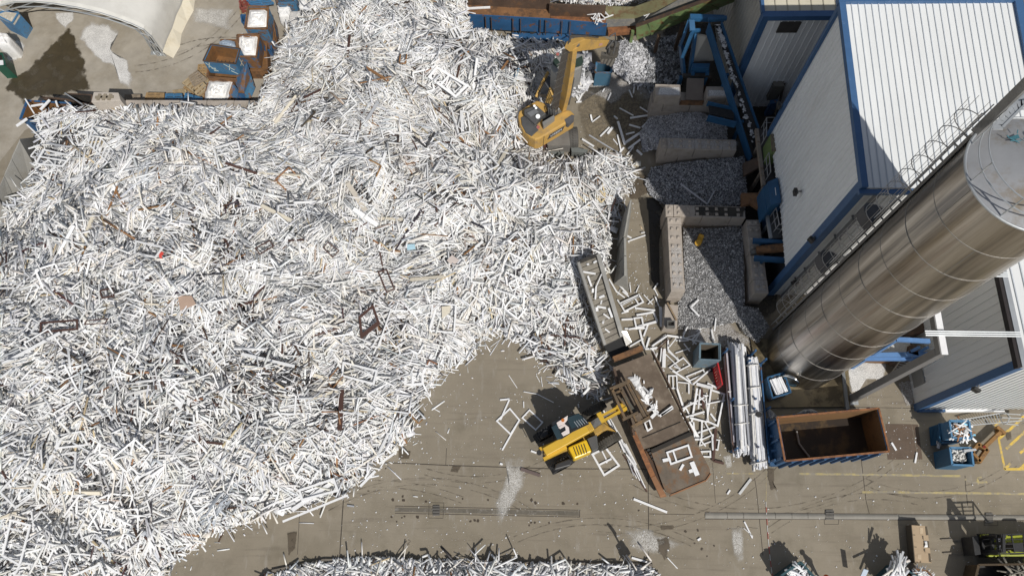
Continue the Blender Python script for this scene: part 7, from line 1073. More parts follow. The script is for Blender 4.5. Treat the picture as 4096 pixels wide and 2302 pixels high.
mb = MB(); mb.up([zF2(*p) for p in ((1720, 285), (1860, 282), (1860, 340), (1725, 345))], .9, .6); mb.build('mudguard', lime, fl, bevel=.04); mb = MB(); mb.up([zF2(*p) for p in ((1820, 670), (1890, 665), (1920, 710), (2030, 715), (2030, 752), (1850, 750))], .9, .6); mb.build('mudguard', lime, fl, bevel=.04)
for u, v in ((1800, 340), (1830, 700), (2800, 330), (2800, 720)): wheel(fl, P(zF2(u, v), .38), (.03, 1), .38, .28)
mb = MB(); mb.up([zF2(*p) for p in ((1720, 400), (1960, 350), (2050, 380), (2080, 560), (2040, 610), (1760, 640))], .5, .3); mb.build('floor_plate', M('cab_floor', (.03, .028, .024), .8), fl); mb = MB(); mb.up([zF2(*p) for p in ((2000, 340), (2130, 350), (2170, 600), (2030, 630), (2080, 480))], 1.15, .95); mb.build('dashboard', M('dash_grey', (.10, .10, .115), .6), fl, bevel=.03)
m = MB(); c = P(zF2(2020, 480), 1.25); m.tube([c + arr(.2 * math.cos(a), .2 * math.sin(a), .04 * math.cos(a)) for a in np.linspace(0, 6.28, 17)[:-1]], .02, 6, closed=True); m.build('steering_wheel', black(), fl)
mb = MB(); mb.up([zF2(*p) for p in ((2200, 470), (2310, 440), (2350, 600), (2240, 640))], 1.2, .95); mb.up([zF2(*p) for p in ((2310, 460), (2350, 450), (2380, 600), (2350, 610))], 1.65, .95); mb.build('seat', M('seat_brown', (.05, .035, .03), .6), fl, bevel=.06)
mb = MB(); mb.up([zF2(*p) for p in ((2360, 470), (2760, 440), (2760, 660), (2400, 640))], 1.25, .95); mb.build('battery_cover', blk, fl)
for p, q in (((2000, 300), (2560, 280)), ((2050, 690), (2600, 680)), ((2000, 300), (2050, 690)), ((2310, 290), (2380, 660)), ((2560, 280), (2600, 680))): m = MB(); m.beam(P(zF2(*p), 2.1), P(zF2(*q), 2.1), .06, .06); m.build('overhead_guard', blk, fl)
for i in range(3): m = MB(); m.beam(P(zF2(2020 + 8 * i, 400 + 90 * i), 2.1), P(zF2(2570 + 8 * i, 390 + 90 * i), 2.1), .03, .04); m.build('guard_bar', blk, fl)
for p in ((2000, 300), (2050, 690), (2560, 280), (2600, 680)): k = P(zF2(*p), 2.1); m = MB(); m.box((k[0], k[1], .9), (1, 0), .07, .07, 1.2); m.build('guard_post', blk, fl)
mb = MB(); mb.up([zF2(*p) for p in ((2700, 300), (3000, 300), (3000, 740), (2700, 730))], 1.2, .4); mb.build('counterweight', lime, fl, bevel=.08)
open_bin('rusty_skip', 'dark rusty skip in the forklift shadow at the bottom right corner', 'skip', [zF2(1620, 920), zF2(3000, 900), zF2(3000, 1500), zF2(1480, 1500)], 1.1, 0, M('brown_black_rust', (.06, .04, .02), .8, col2=(.14, .08, .03), lo=.5, hi=.65, scale=2), dark_metal(), rim=M('brown_black_rust', (.06, .04, .02)))
offcuts('grey offcuts dumped in the dark rusty corner skip', [zF2(2250, 950), zF2(2900, 930), zF2(2900, 1400), zF2(2250, 1400)], .9, 60, (.5, 1.4), (.06, .12), 43, cols=[(.3, .27, .22), (.2, .18, .15), (.4, .37, .3)])
open_bin('teal_bin', 'dark teal bin piled with white offcuts at the bottom edge, left of the worker', 'bin', [zM(480, 756), zM(650, 635), zM(800, 800), zM(600, 960)], 1.2, 0, M('dark_teal_paint', (.02, .07, .085), .5), dark_metal(), rim=M('dark_teal_paint', (.02, .07, .085)))
offcuts('white offcuts piled in the dark teal bin', [zM(500, 756), zM(640, 655), zM(780, 800), zM(620, 900)], 1.12, 60, (.3, .8), (.05, .1), 44, lift=.12)
open_bin('pallet_bin', 'open bin of long white profiles at the bottom edge, right of the worker', 'bin', [zM(1370, 770), zM(1480, 660), zM(1680, 760), zM(1500, 900)], 1.1, 0, M('dark_teal_paint', (.02, .07, .085)), dark_metal())
offcuts('long white profiles leaning out of the bin right of the worker', [zM(1400, 720), zM(1490, 620), zM(1560, 700), zM(1520, 800), zM(1380, 800)], 1.05, 50, (.6, 1.3), (.06, .12), 45, az=1.1, sp=.3, lift=.18)
open_bin('blue_bin', 'blue bin of thin white strips at the bottom edge, farthest right of the offcut bins', 'bin', [zM(1640, 700), zM(1740, 715), zM(1800, 780), zM(1640, 800)], 1.0, 0, blue_paint(), dark_metal(), rim=rust())
offcuts('thin white strips heaped in the blue bin at the bottom edge', [zM(1640, 705), zM(1740, 725), zM(1800, 780), zM(1640, 790)], .95, 70, (.3, .8), (.025, .05), 46, lift=.1)
mb = MB(); mb.beam(P(zM(1535, 545), 1.5), P(zM(1490, 680), 1.45), .1, .06); mb.beam(P(zM(1510, 560), 1.55), P(zM(1500, 650), 1.5), .05, .05); single('grey_profile', mb, M('grey_profile', (.45, .46, .47)), 'grey profiles leaning out of the bottom edge bin towards the carton', 'profile')
mb = MB(); mb.beam(P(zM(1215, 700), 1.2), P(zM(1170, 800), .8), .22, .06); single('grey_profile', mb, M('pale_blue_profile', (.45, .52, .6), .5), 'pale blue panel offcut standing at the bottom edge between bins', 'panel')
# worker in orange: a standing figure just inside the bottom edge
def person(base, face, label):
    t = thing('person', label, 'person', base); me = bpy.data.meshes.new('body'); s = arr(math.cos(face), math.sin(face), 0); f = arr(-s[1], s[0], 0); up_ = arr(0, 0, 1)
    J = {'pelvis': (0, 0, .95), 'chest': (0, .01, 1.25), 'neck': (0, .02, 1.46), 'head': (0, .05, 1.62), 'crown': (0, .04, 1.74), 'nose': (0, .11, 1.61), 'shl': (-.19, .01, 1.40), 'ell': (-.27, -.02, 1.13), 'wrl': (-.22, .12, .93), 'hal': (-.20, .17, .86), 'shr': (.19, .01, 1.40), 'elr': (.27, -.02, 1.13), 'wrr': (.22, .12, .93), 'har': (.20, .17, .86), 'hil': (-.1, 0, .90), 'knl': (-.13, .03, .50), 'anl': (-.15, 0, .09), 'tol': (-.16, .17, .05), 'hir': (.1, 0, .90), 'knr': (.12, .0, .50), 'anr': (.13, -.03, .09), 'tor': (.15, .14, .05)}
    R = {'pelvis': .15, 'chest': .16, 'neck': .062, 'head': .095, 'crown': .07, 'nose': .03, 'shl': .075, 'ell': .052, 'wrl': .036, 'hal': .04, 'shr': .075, 'elr': .052, 'wrr': .036, 'har': .04, 'hil': .1, 'knl': .068, 'anl': .05, 'tol': .04, 'hir': .1, 'knr': .068, 'anr': .05, 'tor': .04}
    E_ = [('pelvis', 'chest'), ('chest', 'neck'), ('neck', 'head'), ('head', 'crown'), ('head', 'nose'), ('chest', 'shl'), ('shl', 'ell'), ('ell', 'wrl'), ('wrl', 'hal'), ('chest', 'shr'), ('shr', 'elr'), ('elr', 'wrr'), ('wrr', 'har'), ('pelvis', 'hil'), ('hil', 'knl'), ('knl', 'anl'), ('anl', 'tol'), ('pelvis', 'hir'), ('hir', 'knr'), ('knr', 'anr'), ('anr', 'tor')]
    names = list(J); V_ = [tuple(s * J[n][0] + f * J[n][1] + up_ * J[n][2]) for n in names]; ed = [(names.index(a), names.index(b)) for a, b in E_]; k = len(V_); rr = [R[n] for n in names]
    for sd, h, w_ in ((-1, 'hal', 'wrl'), (1, 'har', 'wrr')):
        hp = np.array(V_[names.index(h)]); d = hp - np.array(V_[names.index(w_)]); d /= np.linalg.norm(d)
        for i, ln in enumerate((.075, .085, .08, .065)):
            o = s * (.018 * (i - 1.5)); V_ += [tuple(hp + o + d * .035), tuple(hp + o * 1.3 + d * (.035 + ln * .55) - f * .0), tuple(hp + o * 1.3 + d * (.03 + ln * .9) - f * .025)]; rr += [.011, .0095, .008]; ed += [(names.index(h), k), (k, k + 1), (k + 1, k + 2)]; k += 3
        V_ += [tuple(hp + s * -sd * .035 + d * .0), tuple(hp + s * -sd * .055 + d * .045)]; rr += [.012, .009]; ed += [(names.index(h), k), (k, k + 1)]; k += 2
    me.from_pydata(V_, ed, []); o = bpy.data.objects.new('body', me); COL.objects.link(o); sk = o.modifiers.new('skin', 'SKIN'); [setattr(me.skin_vertices[0].data[i], 'radius', (r, r)) for i, r in enumerate(rr)]; me.skin_vertices[0].data[0].use_root = True; su = o.modifiers.new('sub', 'SUBSURF'); su.levels = 1; su.render_levels = 1
    bpy.context.view_layer.update(); dg = bpy.context.evaluated_depsgraph_get(); m2 = bpy.data.meshes.new_from_object(o.evaluated_get(dg)); bpy.data.objects.remove(o)
    sknm = M('skin', (.50, .30, .21), .6); trs = M('navy_workwear', (.025, .03, .05), .85); jk = M('hi_vis_orange', (.80, .13, .015), .7, var=.06); bt = M('boot_black', (.02, .018, .015), .7)
    for x in (sknm, trs, jk, bt): m2.materials.append(x)
    for p in m2.polygons:
        c = p.center; lx = c.dot(Vector(s)); p.material_index = 3 if c.z < .13 else 1 if (c.z < .9 and abs(lx) < .2) else (0 if c.z > 1.47 or (abs(lx) > .15 and c.z < .95) else 2)
    m2.polygons.foreach_set('use_smooth', [True] * len(m2.polygons)); o = bpy.data.objects.new('body', m2); COL.objects.link(o); o.parent = t
    mb = MB(); hc = np.array(base) + f * .045 + up_ * 1.66; rings = [[hc + (s * math.cos(a) * .115 + f * math.sin(a) * .135) * math.cos(e) + up_ * .13 * math.sin(e) for a in np.linspace(0, 2 * math.pi, 17)] for e in np.linspace(0, 1.45, 6)]; mb.grid(rings); mb.build('hard_hat', M('white_helmet', (.75, .74, .7), .35), t, smooth=True)
    m = MB(); m.tube([np.array(base) + (s * math.cos(a) * .185 + f * math.sin(a) * .165) + up_ * 1.12 for a in np.linspace(0, 6.28, 21)[:-1]], .022, 6, closed=True); m.build('reflective_band', M('reflective_tape', (.62, .62, .58), .3), t); return t
person(P((3282, 2318)), 2.2, 'worker in an orange jacket and dark trousers standing at the bottom edge')
# red and white chain, and the mirror post whose shadow falls on the yard
ch = thing('barrier_chain', 'thin red and white plastic chain strung across the concrete towards the teal bin', 'chain', P(zM(370, 400))); cr, cw = M('chain_red', (.50, .05, .04), .5), M('chain_white', (.78, .77, .74), .5); cp = [zM(352, 118), zM(357, 210), zM(364, 320), zM(372, 440), zM(385, 570), zM(398, 680), zM(412, 790), zM(425, 900)]
for i, (a, b) in enumerate(zip(cp[:-1], cp[1:])):
    for j in range(2): p0 = np.array(a) + (np.array(b) - np.array(a)) * j / 2; p1 = np.array(a) + (np.array(b) - np.array(a)) * (j + 1) / 2; m = MB(); m.tube([P(p0, .03), P(p1, .03)], .013, 5); m.build('chain_length', cr if j % 2 else cw, ch)
mp = P((2566, 2335)); mr = thing('mirror_post', 'post with a round traffic mirror and small boxes just beyond the bottom edge', 'mirror post', mp); m = MB(); m.tube([mp, mp + (0, 0, 3.1)], .05, 8); m.build('post', galv(), mr); m = MB(); m.tube([mp + (-.02, .0, 3.3), mp + (.02, .04, 3.3)], .27, 20); m.build('mirror', M('mirror_glass', (.7, .7, .7), .1, 1), mr)
for z, w_ in ((2.05, .42), (1.7, .5), (.7, .55)): m = MB(); m.box(mp + (0, 0, z), (1, 1), w_, .2, .34); m.build('box', dark_metal(), mr)
m = MB(); m.beam(P((1090, 2282)), P((1300, 2238)), .12, .3); m.beam(P((1300, 2238)), P((2610, 2258)), .12, .3); single('kerb_wall', m, M('dark_kerb', (.16, .14, .115), .9, var=.2), 'low dark kerb wall holding the long scrap heap at the bottom edge', 'kerb wall')
# ================================================================ single pieces: frames and lengths of profile
pw = M('profile_white', (.82, .82, .82), .42, col2=(.70, .69, .66), lo=.5, hi=.72, scale=5, var=.04); pg = M('profile_grey', (.36, .37, .39), .5, var=.1); pb = M('profile_brown', (.085, .045, .035), .45, var=.15); pt_ = M('profile_tan', (.30, .155, .065), .6, var=.2); pc = M('profile_cream', (.70, .64, .52), .5, var=.06)
HZ = lambda p: float(heap_z(np.array([p[0]]), np.array([p[1]]))[0])
def length(px0, px1, z0, z1, wd, th, mat, label, group=None, name='plastic_profile'):
    a, b = P(px0, z0), P(px1, z1); c = (a + b) / 2; o = MB().beam(a - c, b - c, wd, th).build(name, mat); o.location = c; return tag(o, label, 'profile', group, 'thing')
def frame(px, zs, bar, mat, label, group=None, mull=(), th=.06, name='window_frame'):
    """four corners as they show, a height for each; mull: fractions along the first side where a bar crosses"""
    Q = [P(p, z) for p, z in zip(px, zs)]; c = sum(Q) / 4; t = thing(name, label, 'window frame', c, group); n = np.cross(Q[1] - Q[0], Q[3] - Q[0]); n /= np.linalg.norm(n); n = n if n[2] > 0 else -n
    for i in range(4):
        a, b = Q[i], Q[(i + 1) % 4]; d = (b - a) / np.linalg.norm(b - a); e = bar / 2 if i % 2 else 0; MB().beam(a + d * (bar / 2 if i % 2 else -bar / 2), b - d * (bar / 2 if i % 2 else -bar / 2), bar, th, n).build('frame_bar', mat, t)
    for k in mull: MB().beam(Q[0] + (Q[1] - Q[0]) * k, Q[3] + (Q[2] - Q[3]) * k, bar * .9, th * .9, n).build('mullion', mat, t)
    return t
def gframe(zf, q, bar, mat, label, z=.06, **k): return frame([zf(*p) for p in q], [z] * 4 if not hasattr(z, '__len__') else z, bar, mat, label, **k)
def hframe(zf, q, bar, mat, label, lift=.42, **k):
    px = [zf(*p) for p in q]; zz = [HZ(p) for p in px]; lift += .15 * (mat is pb); z = (sum(zz) / 4 + max(zz)) / 2 + lift; return frame(px, [z * .6 + y * .4 + (.4 * lift) for y in zz], bar, mat, label, **k)
z2a = zoom(0, 950, .41442); z3a = zoom(900, 950, .41442); z4a = zoom(0, 1700, .4158); z5a = zoom(700, 1500, .41442); z6a = zoom(1000, 300, .41442)
# frames one can point at on the heap
hframe(z2a, [(395, 822), (745, 795), (745, 880), (392, 912)], .09, pb, 'dark brown window frame lying flat near the left edge of the scrap heap')
hframe(z2a, [(965, 510), (1085, 485), (1100, 565), (985, 580)], .07, pb, 'small dark brown frame up and right of the large brown one at the left'); hframe(z2a, [(1160, 655), (1320, 560), (1360, 610), (1195, 700)], .05, pg, 'grey slim frame on the scrap heap beside the small brown frame')
hframe(z2a, [(835, 800), (1040, 780), (1015, 825), (815, 835)], .05, pb, 'narrow brown frame on the scrap heap right beside the large brown one'); hframe(z2a, [(1315, 35), (1570, 95), (1500, 190), (1300, 150)], .09, pw, 'white frame on the scrap heap next to the torn red bag')
hframe(z3a, [(1425, 660), (1485, 830), (1320, 960), (1300, 770)], .13, pb, 'dark brown door frame tilted up in the chip hollow', mull=(.9,), lift=.4); hframe(z3a, [(1445, 635), (1605, 690), (1475, 1060), (1330, 1010)], .07, pw, 'tall white frame lying across the chip hollow by the brown door frame', mull=(.0,), lift=.2); hframe(z3a, [(1400, 915), (1475, 965), (1405, 1080), (1325, 1030)], .06, pw, 'small white frame at the lower end of the chip hollow')
hframe(z3a, [(600, 280), (800, 240), (815, 280), (640, 355)], .06, pg, 'dark grey frame on the scrap heap, left of the chip hollow'); hframe(z3a, [(295, 100), (430, 30), (470, 80), (335, 160)], .06, pb, 'brown frame high in the middle of the scrap heap, left of two'); hframe(z3a, [(990, 45), (1100, 125), (1040, 190), (950, 100)], .05, pb, 'brown slim frame high in the middle of the scrap heap, right of two')
hframe(z3a, [(1480, 330), (1560, 310), (1635, 495), (1560, 525)], .07, pb, 'long brown frame with one crossbar above the chip hollow', mull=()); hframe(z3a, [(1145, 1205), (1465, 1285), (1435, 1410), (1130, 1330)], .10, pw, 'wide clean white frame on the heap below the chip hollow'); hframe(z3a, [(1745, 1320), (1905, 1312), (1910, 1410), (1740, 1420)], .13, pw, 'thick white double window frame at the foot of the heap by the bare concrete', mull=(.42,), lift=.15)
hframe(zB, [(1480, 535), (1720, 680), (1630, 765), (1420, 610)], .13, pw, 'large white double window frame on the heap left of the orange handler', mull=(.42,)); hframe(zB, [(1600, 620), (1675, 690), (1610, 745), (1560, 690)], .09, pw, 'white casement lying inside the large double frame'); hframe(zB, [(1590, 235), (1640, 215), (1690, 290), (1630, 310)], .10, pw, 'small thick white frame near the rusty trough on the heap', mull=(.5,)); hframe(zB, [(1570, 440), (1680, 380), (1740, 450), (1620, 520)], .10, pw, 'white frame beside dark brown scraps, up the heap from the double frame')
hframe(zB, [(1670, 880), (1725, 890), (1745, 1045), (1680, 1055)], .08, pw, 'narrow upright white frame on the heap, halfway down from the double frame', mull=(.2,)); hframe(zB, [(1600, 1100), (1800, 1200), (1790, 1300), (1570, 1215)], .06, pw, 'slim white frame on the heap below the orange handler'); hframe(zB, [(1740, 1340), (1890, 1225), (1970, 1310), (1800, 1400)], .06, pw, 'white multi pane frame on the heap below the orange handler', mull=(.35, .65))
hframe(zO, [(350, 735), (420, 600), (690, 660), (600, 760)], .08, pw, 'white frame overhanging the concrete dividers at the left edge', mull=(.5,)); hframe(zO, [(890, 400), (1100, 620), (1040, 720), (850, 540)], .06, pw, 'white slatted gate of many bars on the heap below the block wall', mull=(.14, .28, .42, .56, .7, .84)); hframe(zO, [(730, 470), (845, 420), (850, 520), (760, 560)], .06, pw, 'white frame leaning above the slatted gate')
hframe(z4a, [(105, 910), (290, 960), (190, 1340), (25, 1250)], .09, pw, 'very large white frame at the lower left corner of the heap', mull=(.0,)); hframe(z4a, [(0, 640), (110, 520), (290, 690), (150, 790)], .09, pw, 'large white frame at the left edge near the bottom corner'); hframe(z4a, [(140, 1440), (200, 1320), (450, 1360), (430, 1480)], .08, pw, 'white frame half out of the bottom left corner'); hframe(z4a, [(690, 1450), (960, 1335), (1010, 1450), (760, 1560)], .10, pw, 'wide white frame at the bottom edge of the heap'); hframe(z4a, [(560, 100), (775, 60), (845, 185), (540, 220)], .08, pw, 'white frame beside an orange brown corner piece, lower left of the heap')
hframe(z4a, [(310, 930), (400, 830), (490, 920), (380, 1040)], .06, pw, 'square white frame in the bottom left of the heap'); hframe(z4a, [(860, 1120), (910, 1045), (1010, 1090), (960, 1180)], .06, pw, 'small square white frame near the bottom of the heap'); hframe(z5a, [(1245, 845), (1385, 925), (1310, 1040), (1175, 960)], .09, pw, 'square white frame on the lower right slope of the heap'); hframe(z5a, [(1200, 1110), (1530, 1000), (1570, 1110), (1230, 1200)], .11, pw, 'wide white frame at the lower right foot of the heap'); hframe(z5a, [(1655, 790), (1810, 790), (1810, 860), (1655, 860)], .05, pw, 'slim white frame at the foot of the heap near the straight paving joint')
hframe(z5a, [(1300, 600), (1430, 530), (1570, 780), (1400, 760)], .06, pw, 'long white frame on the right slope of the heap'); hframe(z5a, [(1770, 310), (1850, 260), (1940, 330), (1760, 560)], .05, pw, 'slim white frame high on the right slope of the heap'); hframe(z5a, [(1620, 560), (1700, 500), (1800, 620), (1740, 690)], .05, pw, 'small white frame right of the long one on the right slope')
# the many other frames on the heap: nothing tells them apart
rng = np.random.default_rng(77); fq = np.concatenate([scatter(HEAP, 70, rng), scatter([(0, 1100), (900, 1150), (1000, 1900), (500, 2150), (0, 2302)], 75, rng), scatter([(1850, 620), (2420, 650), (2400, 1050), (2050, 1250), (1750, 1000)], 35, rng)]); fq = fq[(fq[:, 0] > 10) & (fq[:, 1] > 10) & (fq[:, 1] < 2290) & (edge_dist(HEAP, fq[:, 0], fq[:, 1]) > 30)]
cN, nN = heap_frame(fq[:, 0], fq[:, 1]); pool = {}
for i in range(len(fq)):
    k = int(rng.integers(0, 14)); w_, h_, br = (.5 + .09 * k, .35 + .075 * ((k * 5) % 14), .05 + .007 * (k % 6))
    o = thing('window_frame', 'white plastic window frame lying loose on the huge scrap heap', 'window frame', cN[i] + nN[i] * (.22 + .1 * rng.random()), 'white frames on the scrap heap')
    if k not in pool:
        c0_ = np.zeros(3); hold = [];
        for (x0, y0, x1, y1) in ((-w_, -h_, w_, -h_), (-w_, h_, w_, h_), (-w_, -h_ + br, -w_, h_ - br), (w_, -h_ + br, w_, h_ - br)): hold.append(MB().beam((x0 / 2, y0 / 2, 0), (x1 / 2, y1 / 2, 0), br, .06).build('frame_bar', pw))
        if k % 3 == 0: hold.append(MB().beam((w_ * .1, -h_ / 2, 0), (w_ * .1, h_ / 2, 0), br * .9, .055).build('mullion', pw))
        pool[k] = hold; kids = hold
    else:
        kids = [b.copy() for b in pool[k]]; [COL.objects.link(b) for b in kids]
    for b in kids: b.parent = o
    q = Vector(nN[i]).normalized().to_track_quat('Z', 'Y').to_euler(); mt = Vector(nN[i]).normalized().to_track_quat('Z', 'Y').to_matrix() @ Matrix.Rotation(float(rng.uniform(0, 6.3)), 3, 'Z') @ Matrix.Rotation(float(rng.normal(0, .12)), 3, 'X'); o.rotation_euler = mt.to_euler()
# lengths on the heap, the largest ones single
def heap_lengths(n, mat, label, group, Lr, Wr, seed, poly=HEAP, az=None, name='plastic_profile'):
    rng = np.random.default_rng(seed); q = scatter(poly, n, rng); d = edge_dist(HEAP, q[:, 0], q[:, 1]); L = np.minimum(rng.uniform(*Lr, n), .5 + d * .014); Wd = rng.uniform(*Wr, n); c, h, u = lay(q, rng, z1, L, Wd, Wd * .6, (.12, .26), .08, 1.4 if az is None else 0, None if az is None else az + rng.normal(0, .14, n)); mesh = None
    for i in range(n):
        if mesh is None: o = MB().beam((-.5, 0, 0), (.5, 0, 0), 1, 1).build(name, mat); mesh = o
        else: o = mesh.copy(); COL.objects.link(o)
        x = Vector(h[i]).normalized(); z = (Vector(u[i]) - x * x.dot(Vector(u[i]))).normalized(); y = z.cross(x); o.matrix_world = Matrix([[x[j] * L[i], y[j] * Wd[i], z[j] * Wd[i] * .6, c[i][j]] for j in range(3)] + [[0, 0, 0, 1]]); tag(o, label, 'profile', group, 'thing')
heap_lengths(60, pw, 'long white profile length lying on top of the huge scrap heap', 'white lengths on the heap', (1.6, 3.0), (.08, .15), 81); heap_lengths(24, pg, 'grey profile length lying on the huge scrap heap', 'grey lengths on the heap', (1.0, 2.4), (.08, .16), 82, name='grey_profile')
heap_lengths(38, pb, 'dark brown profile length lying on the huge scrap heap', 'brown lengths on the heap', (.8, 2.2), (.06, .13), 83, name='brown_profile'); heap_lengths(18, pt_, 'orange brown wood effect length lying on the huge scrap heap', 'wood effect lengths on the heap', (.8, 1.8), (.06, .11), 84, name='wood_effect_profile'); heap_lengths(14, pc, 'cream board lying on the huge scrap heap', 'cream boards on the heap', (1.2, 2.6), (.10, .2), 85, name='cream_board')
heap_lengths(26, M('profile_silver', (.42, .45, .49), .4, .2, var=.08), 'silvery grey length in the sheaf spilling down the lower front of the heap', 'sheaf of silvery lengths', (3.0, 4.6), (.06, .10), 86, name='silver_profile', poly=[(930, 1880), (1010, 1850), (960, 1960), (850, 2090), (800, 2110), (880, 1970)], az=.98); heap_lengths(16, pw, 'thin white strip fanning out at the lower front of the heap', 'fan of thin white strips', (2.0, 3.4), (.025, .04), 87, name='thin_strip', poly=[(680, 2030), (760, 2040), (800, 2120), (720, 2140)], az=-.95)
heap_lengths(14, pw, 'long white length lying along the lower right foot of the heap', 'lengths along the foot of the heap', (2.2, 3.8), (.07, .13), 88, poly=[(1080, 2020), (1330, 1920), (1360, 1960), (1120, 2050)], az=.36)
for a, b, m, w_, lab in (((z6a(995, 1290)), z6a(1230, 1450), pw, .24, 'broad bright white board low in the middle of the heap'), (z6a(940, 1040), z6a(1115, 1310), M('profile_taupe', (.42, .38, .32), .6), .26, 'broad taupe board crossing the middle of the heap'), (z6a(1105, 590), z6a(1225, 775), pw, .18, 'bright glossy white strip in the upper middle of the heap'), (zB(920, 535), zB(1095, 640), pt_, .14, 'orange brown board high on the heap near the bulk bags'), (z5a(1610, 140), z5a(1590, 530), pb, .24, 'dark brown broad board standing on the right slope of the heap'), (zB(2130, 545), zB(2095, 620), M('sky_blue_offcut', (.20, .50, .72), .5), .14, 'pale blue offcut on the heap beside the orange handler'), (zO(1880, 830), zO(2080, 1110), pg, .15, 'long grey post on the upper left of the heap'), (z3a(1790, 405), z3a(2115, 375), pc, .16, 'cream plank above the chip hollow of the heap'), (z5a(1130, 1300), z5a(1540, 1020), pw, .2, 'thick white beam at the lower right foot of the heap'), (z5a(1040, 1410), z5a(1670, 1155), pw, .10, 'long thin white length at the very foot of the heap')):
    length(a, b, HZ(a) + .3, HZ(b) + .3, w_, .08, m, lab)
for q, m, lab in (([(1715, 560), (1850, 560), (1890, 640), (1740, 700)], M('tan_door_panel', (.46, .33, .25), .6, var=.08), 'tan moulded door panel on the left of the heap'),):
    px = [z2a(*p) for p in q]; mb = MB(); z = max(HZ(p) for p in px) + .32; mb.up(px, z, z - .05); o = single('door_panel', mb, m, lab, 'door panel')
    for s in (.2, .36): px2 = [tuple(np.array(p) * (1 - s) + np.mean(px, 0) * s) for p in px]
for px, m, lab in (([z5a(20, 190), z5a(95, 240), z5a(50, 330), z5a(-10, 270)], pw, 'white moulded door leaf on the lower left of the heap'), ([z3a(2190, 165), z3a(2260, 215), z3a(2200, 275), z3a(2140, 220)], M('pinkish_panel', (.62, .54, .49), .6), 'pale pink panel on the heap near the apron conveyor'), ([z3a(2090, 665), z3a(2180, 655), z3a(2170, 720), z3a(2095, 780)], M('profile_cream', (.70, .64, .52)), 'cream panel at the right of the heap near the bare concrete'), ([z3a(1755, 65), z3a(1830, 60), z3a(1840, 110), z3a(1760, 120)], M('pale_blue_film', (.42, .62, .72), .4), 'pale blue sheet on the heap left of the apron conveyor'), ([z6a(1740, 1140), z6a(1800, 1105), z6a(1830, 1160), z6a(1780, 1190)], M('charcoal_panel', (.05, .05, .052), .7), 'charcoal square panel on the right middle of the heap'), ([z2a(1535, 135), z2a(1580, 140), z2a(1560, 200), z2a(1535, 190)], M('torn_red', (.62, .07, .05), .6), 'torn red bag on the left of the heap')):
    z = max(HZ(p) for p in px) + .3; mb = MB(); mb.up(px, z, z - .03); single('panel' if 'red' not in lab else 'red_bag', mb, m, lab, 'panel' if 'red' not in lab else 'bag')
mb = MB(); px = [zoom(0, 1700, .4158)(*p) for p in ((1370, 30), (1440, -20), (1500, 10), (1490, 60), (1380, 75))]; crumple('clear_bag', 'crumpled clear plastic bag on the lower left of the heap', px, max(HZ(p) for p in px) + .15, .25, 15, M('clear_film', (.42, .42, .43)))

# pieces on the concrete
def loose(zf, segs, label, group=None, mat=None, w_=.08, z=.05, th=.06):
    for s in segs: length(zf(*s[:2]), zf(*s[2:4]), z, z, s[4] if len(s) > 4 else w_, th, mat or pw, label, group)
gframe(zH, [(95, 322), (188, 432), (102, 568), (-30, 440)], .08, pw, 'white frame with one long leg on the bare concrete left of the telehandler shadow'); gframe(zH, [(285, 335), (410, 455), (345, 525), (215, 410)], .07, pw, 'small white frame lying in the edge of the telehandler shadow')
loose(zH, [(186, 432, 22, 722)], 'white length running off the frame left of the telehandler'); loose(zH, [(0, 238, 92, 228), (92, 232, 4, 430)], 'white bent piece on the bare concrete nearest the heap notch', 'two halves of a bent white piece'); loose(zH, [(228, 158, 365, 182, .035), (362, 182, 518, 262, .035), (85, 0, 165, 122, .03), (350, 0, 385, 65, .03), (395, 15, 410, 110, .03), (228, 252, 230, 312, .05), (0, 850, 25, 860, .1)], 'thin white strip lying on the bare concrete by the telehandler', 'thin strips by the telehandler')
loose(zH, [(200, 902, 386, 965)], 'dark brown bar lying alone below the telehandler', mat=M('brown_bar', (.13, .095, .085), .6), w_=.16); gframe(zH, [(892, 762), (1020, 700), (1148, 870), (1005, 962)], .10, pw, 'white double frame lying by the rear wheel of the telehandler', mull=(.0,)); loose(zH, [(960, 862, 1075, 805, .09), (985, 730, 1025, 810, .07), (298, 728, 352, 748, .09)], 'white bar lying by the telehandler wheels', 'bars by the telehandler wheels')
loose(zH, [(1290, 1192, 1612, 1320)], 'long white bar alone on the concrete below the feeder deck', w_=.11); loose(zH, [(1190, 768, 1418, 1122)], 'long dark brown strip along the foot of the feeder', mat=pb, w_=.08)
rng = np.random.default_rng(5)
for i in range(34):
    k = rng.uniform(0, .82); a = np.array((930, 190)) + (np.array((1400, 1080)) - np.array((930, 190))) * k + rng.normal(0, 14, 2) - np.array((0, 0)) ; ln = rng.uniform(160, 380); dr = np.array((.44, .9)) + rng.normal(0, .06, 2); b = a + dr * ln * (1 - k * .5); length(zH(*a), zH(*b), .04 + .02 * i / 2, .04 + .015 * i / 2, rng.uniform(.03, .08), .04, pw if i % 7 else pg, 'long white strip in the row between telehandler wheels and feeder', 'strips along the feeder', name='plastic_strip')
gframe(zH, [(1612, 745), (1815, 675), (1850, 785), (1650, 855)], .09, pw, 'white frame with one crossbar lying on the rusty feeder deck', z=1.07, mull=(.28,)); loose(zH, [(1850, 835, 1905, 965, .24)], 'short white board on the rusty feeder deck', z=1.05); loose(zH, [(1770, 858, 1738, 915, .12)], 'stubby white offcut on the rusty feeder deck', z=1.05); loose(zH, [(1570, 822, 1645, 808, .16)], 'torn white offcut under the frame on the feeder deck', z=1.05); mb = MB(); mb.up([zH(1820, 912), zH(1855, 900), zH(1868, 932), zH(1830, 944)], 1.05, 1.01); single('square_offcut', mb, pw, 'square white offcut on the rusty feeder deck', 'offcut')
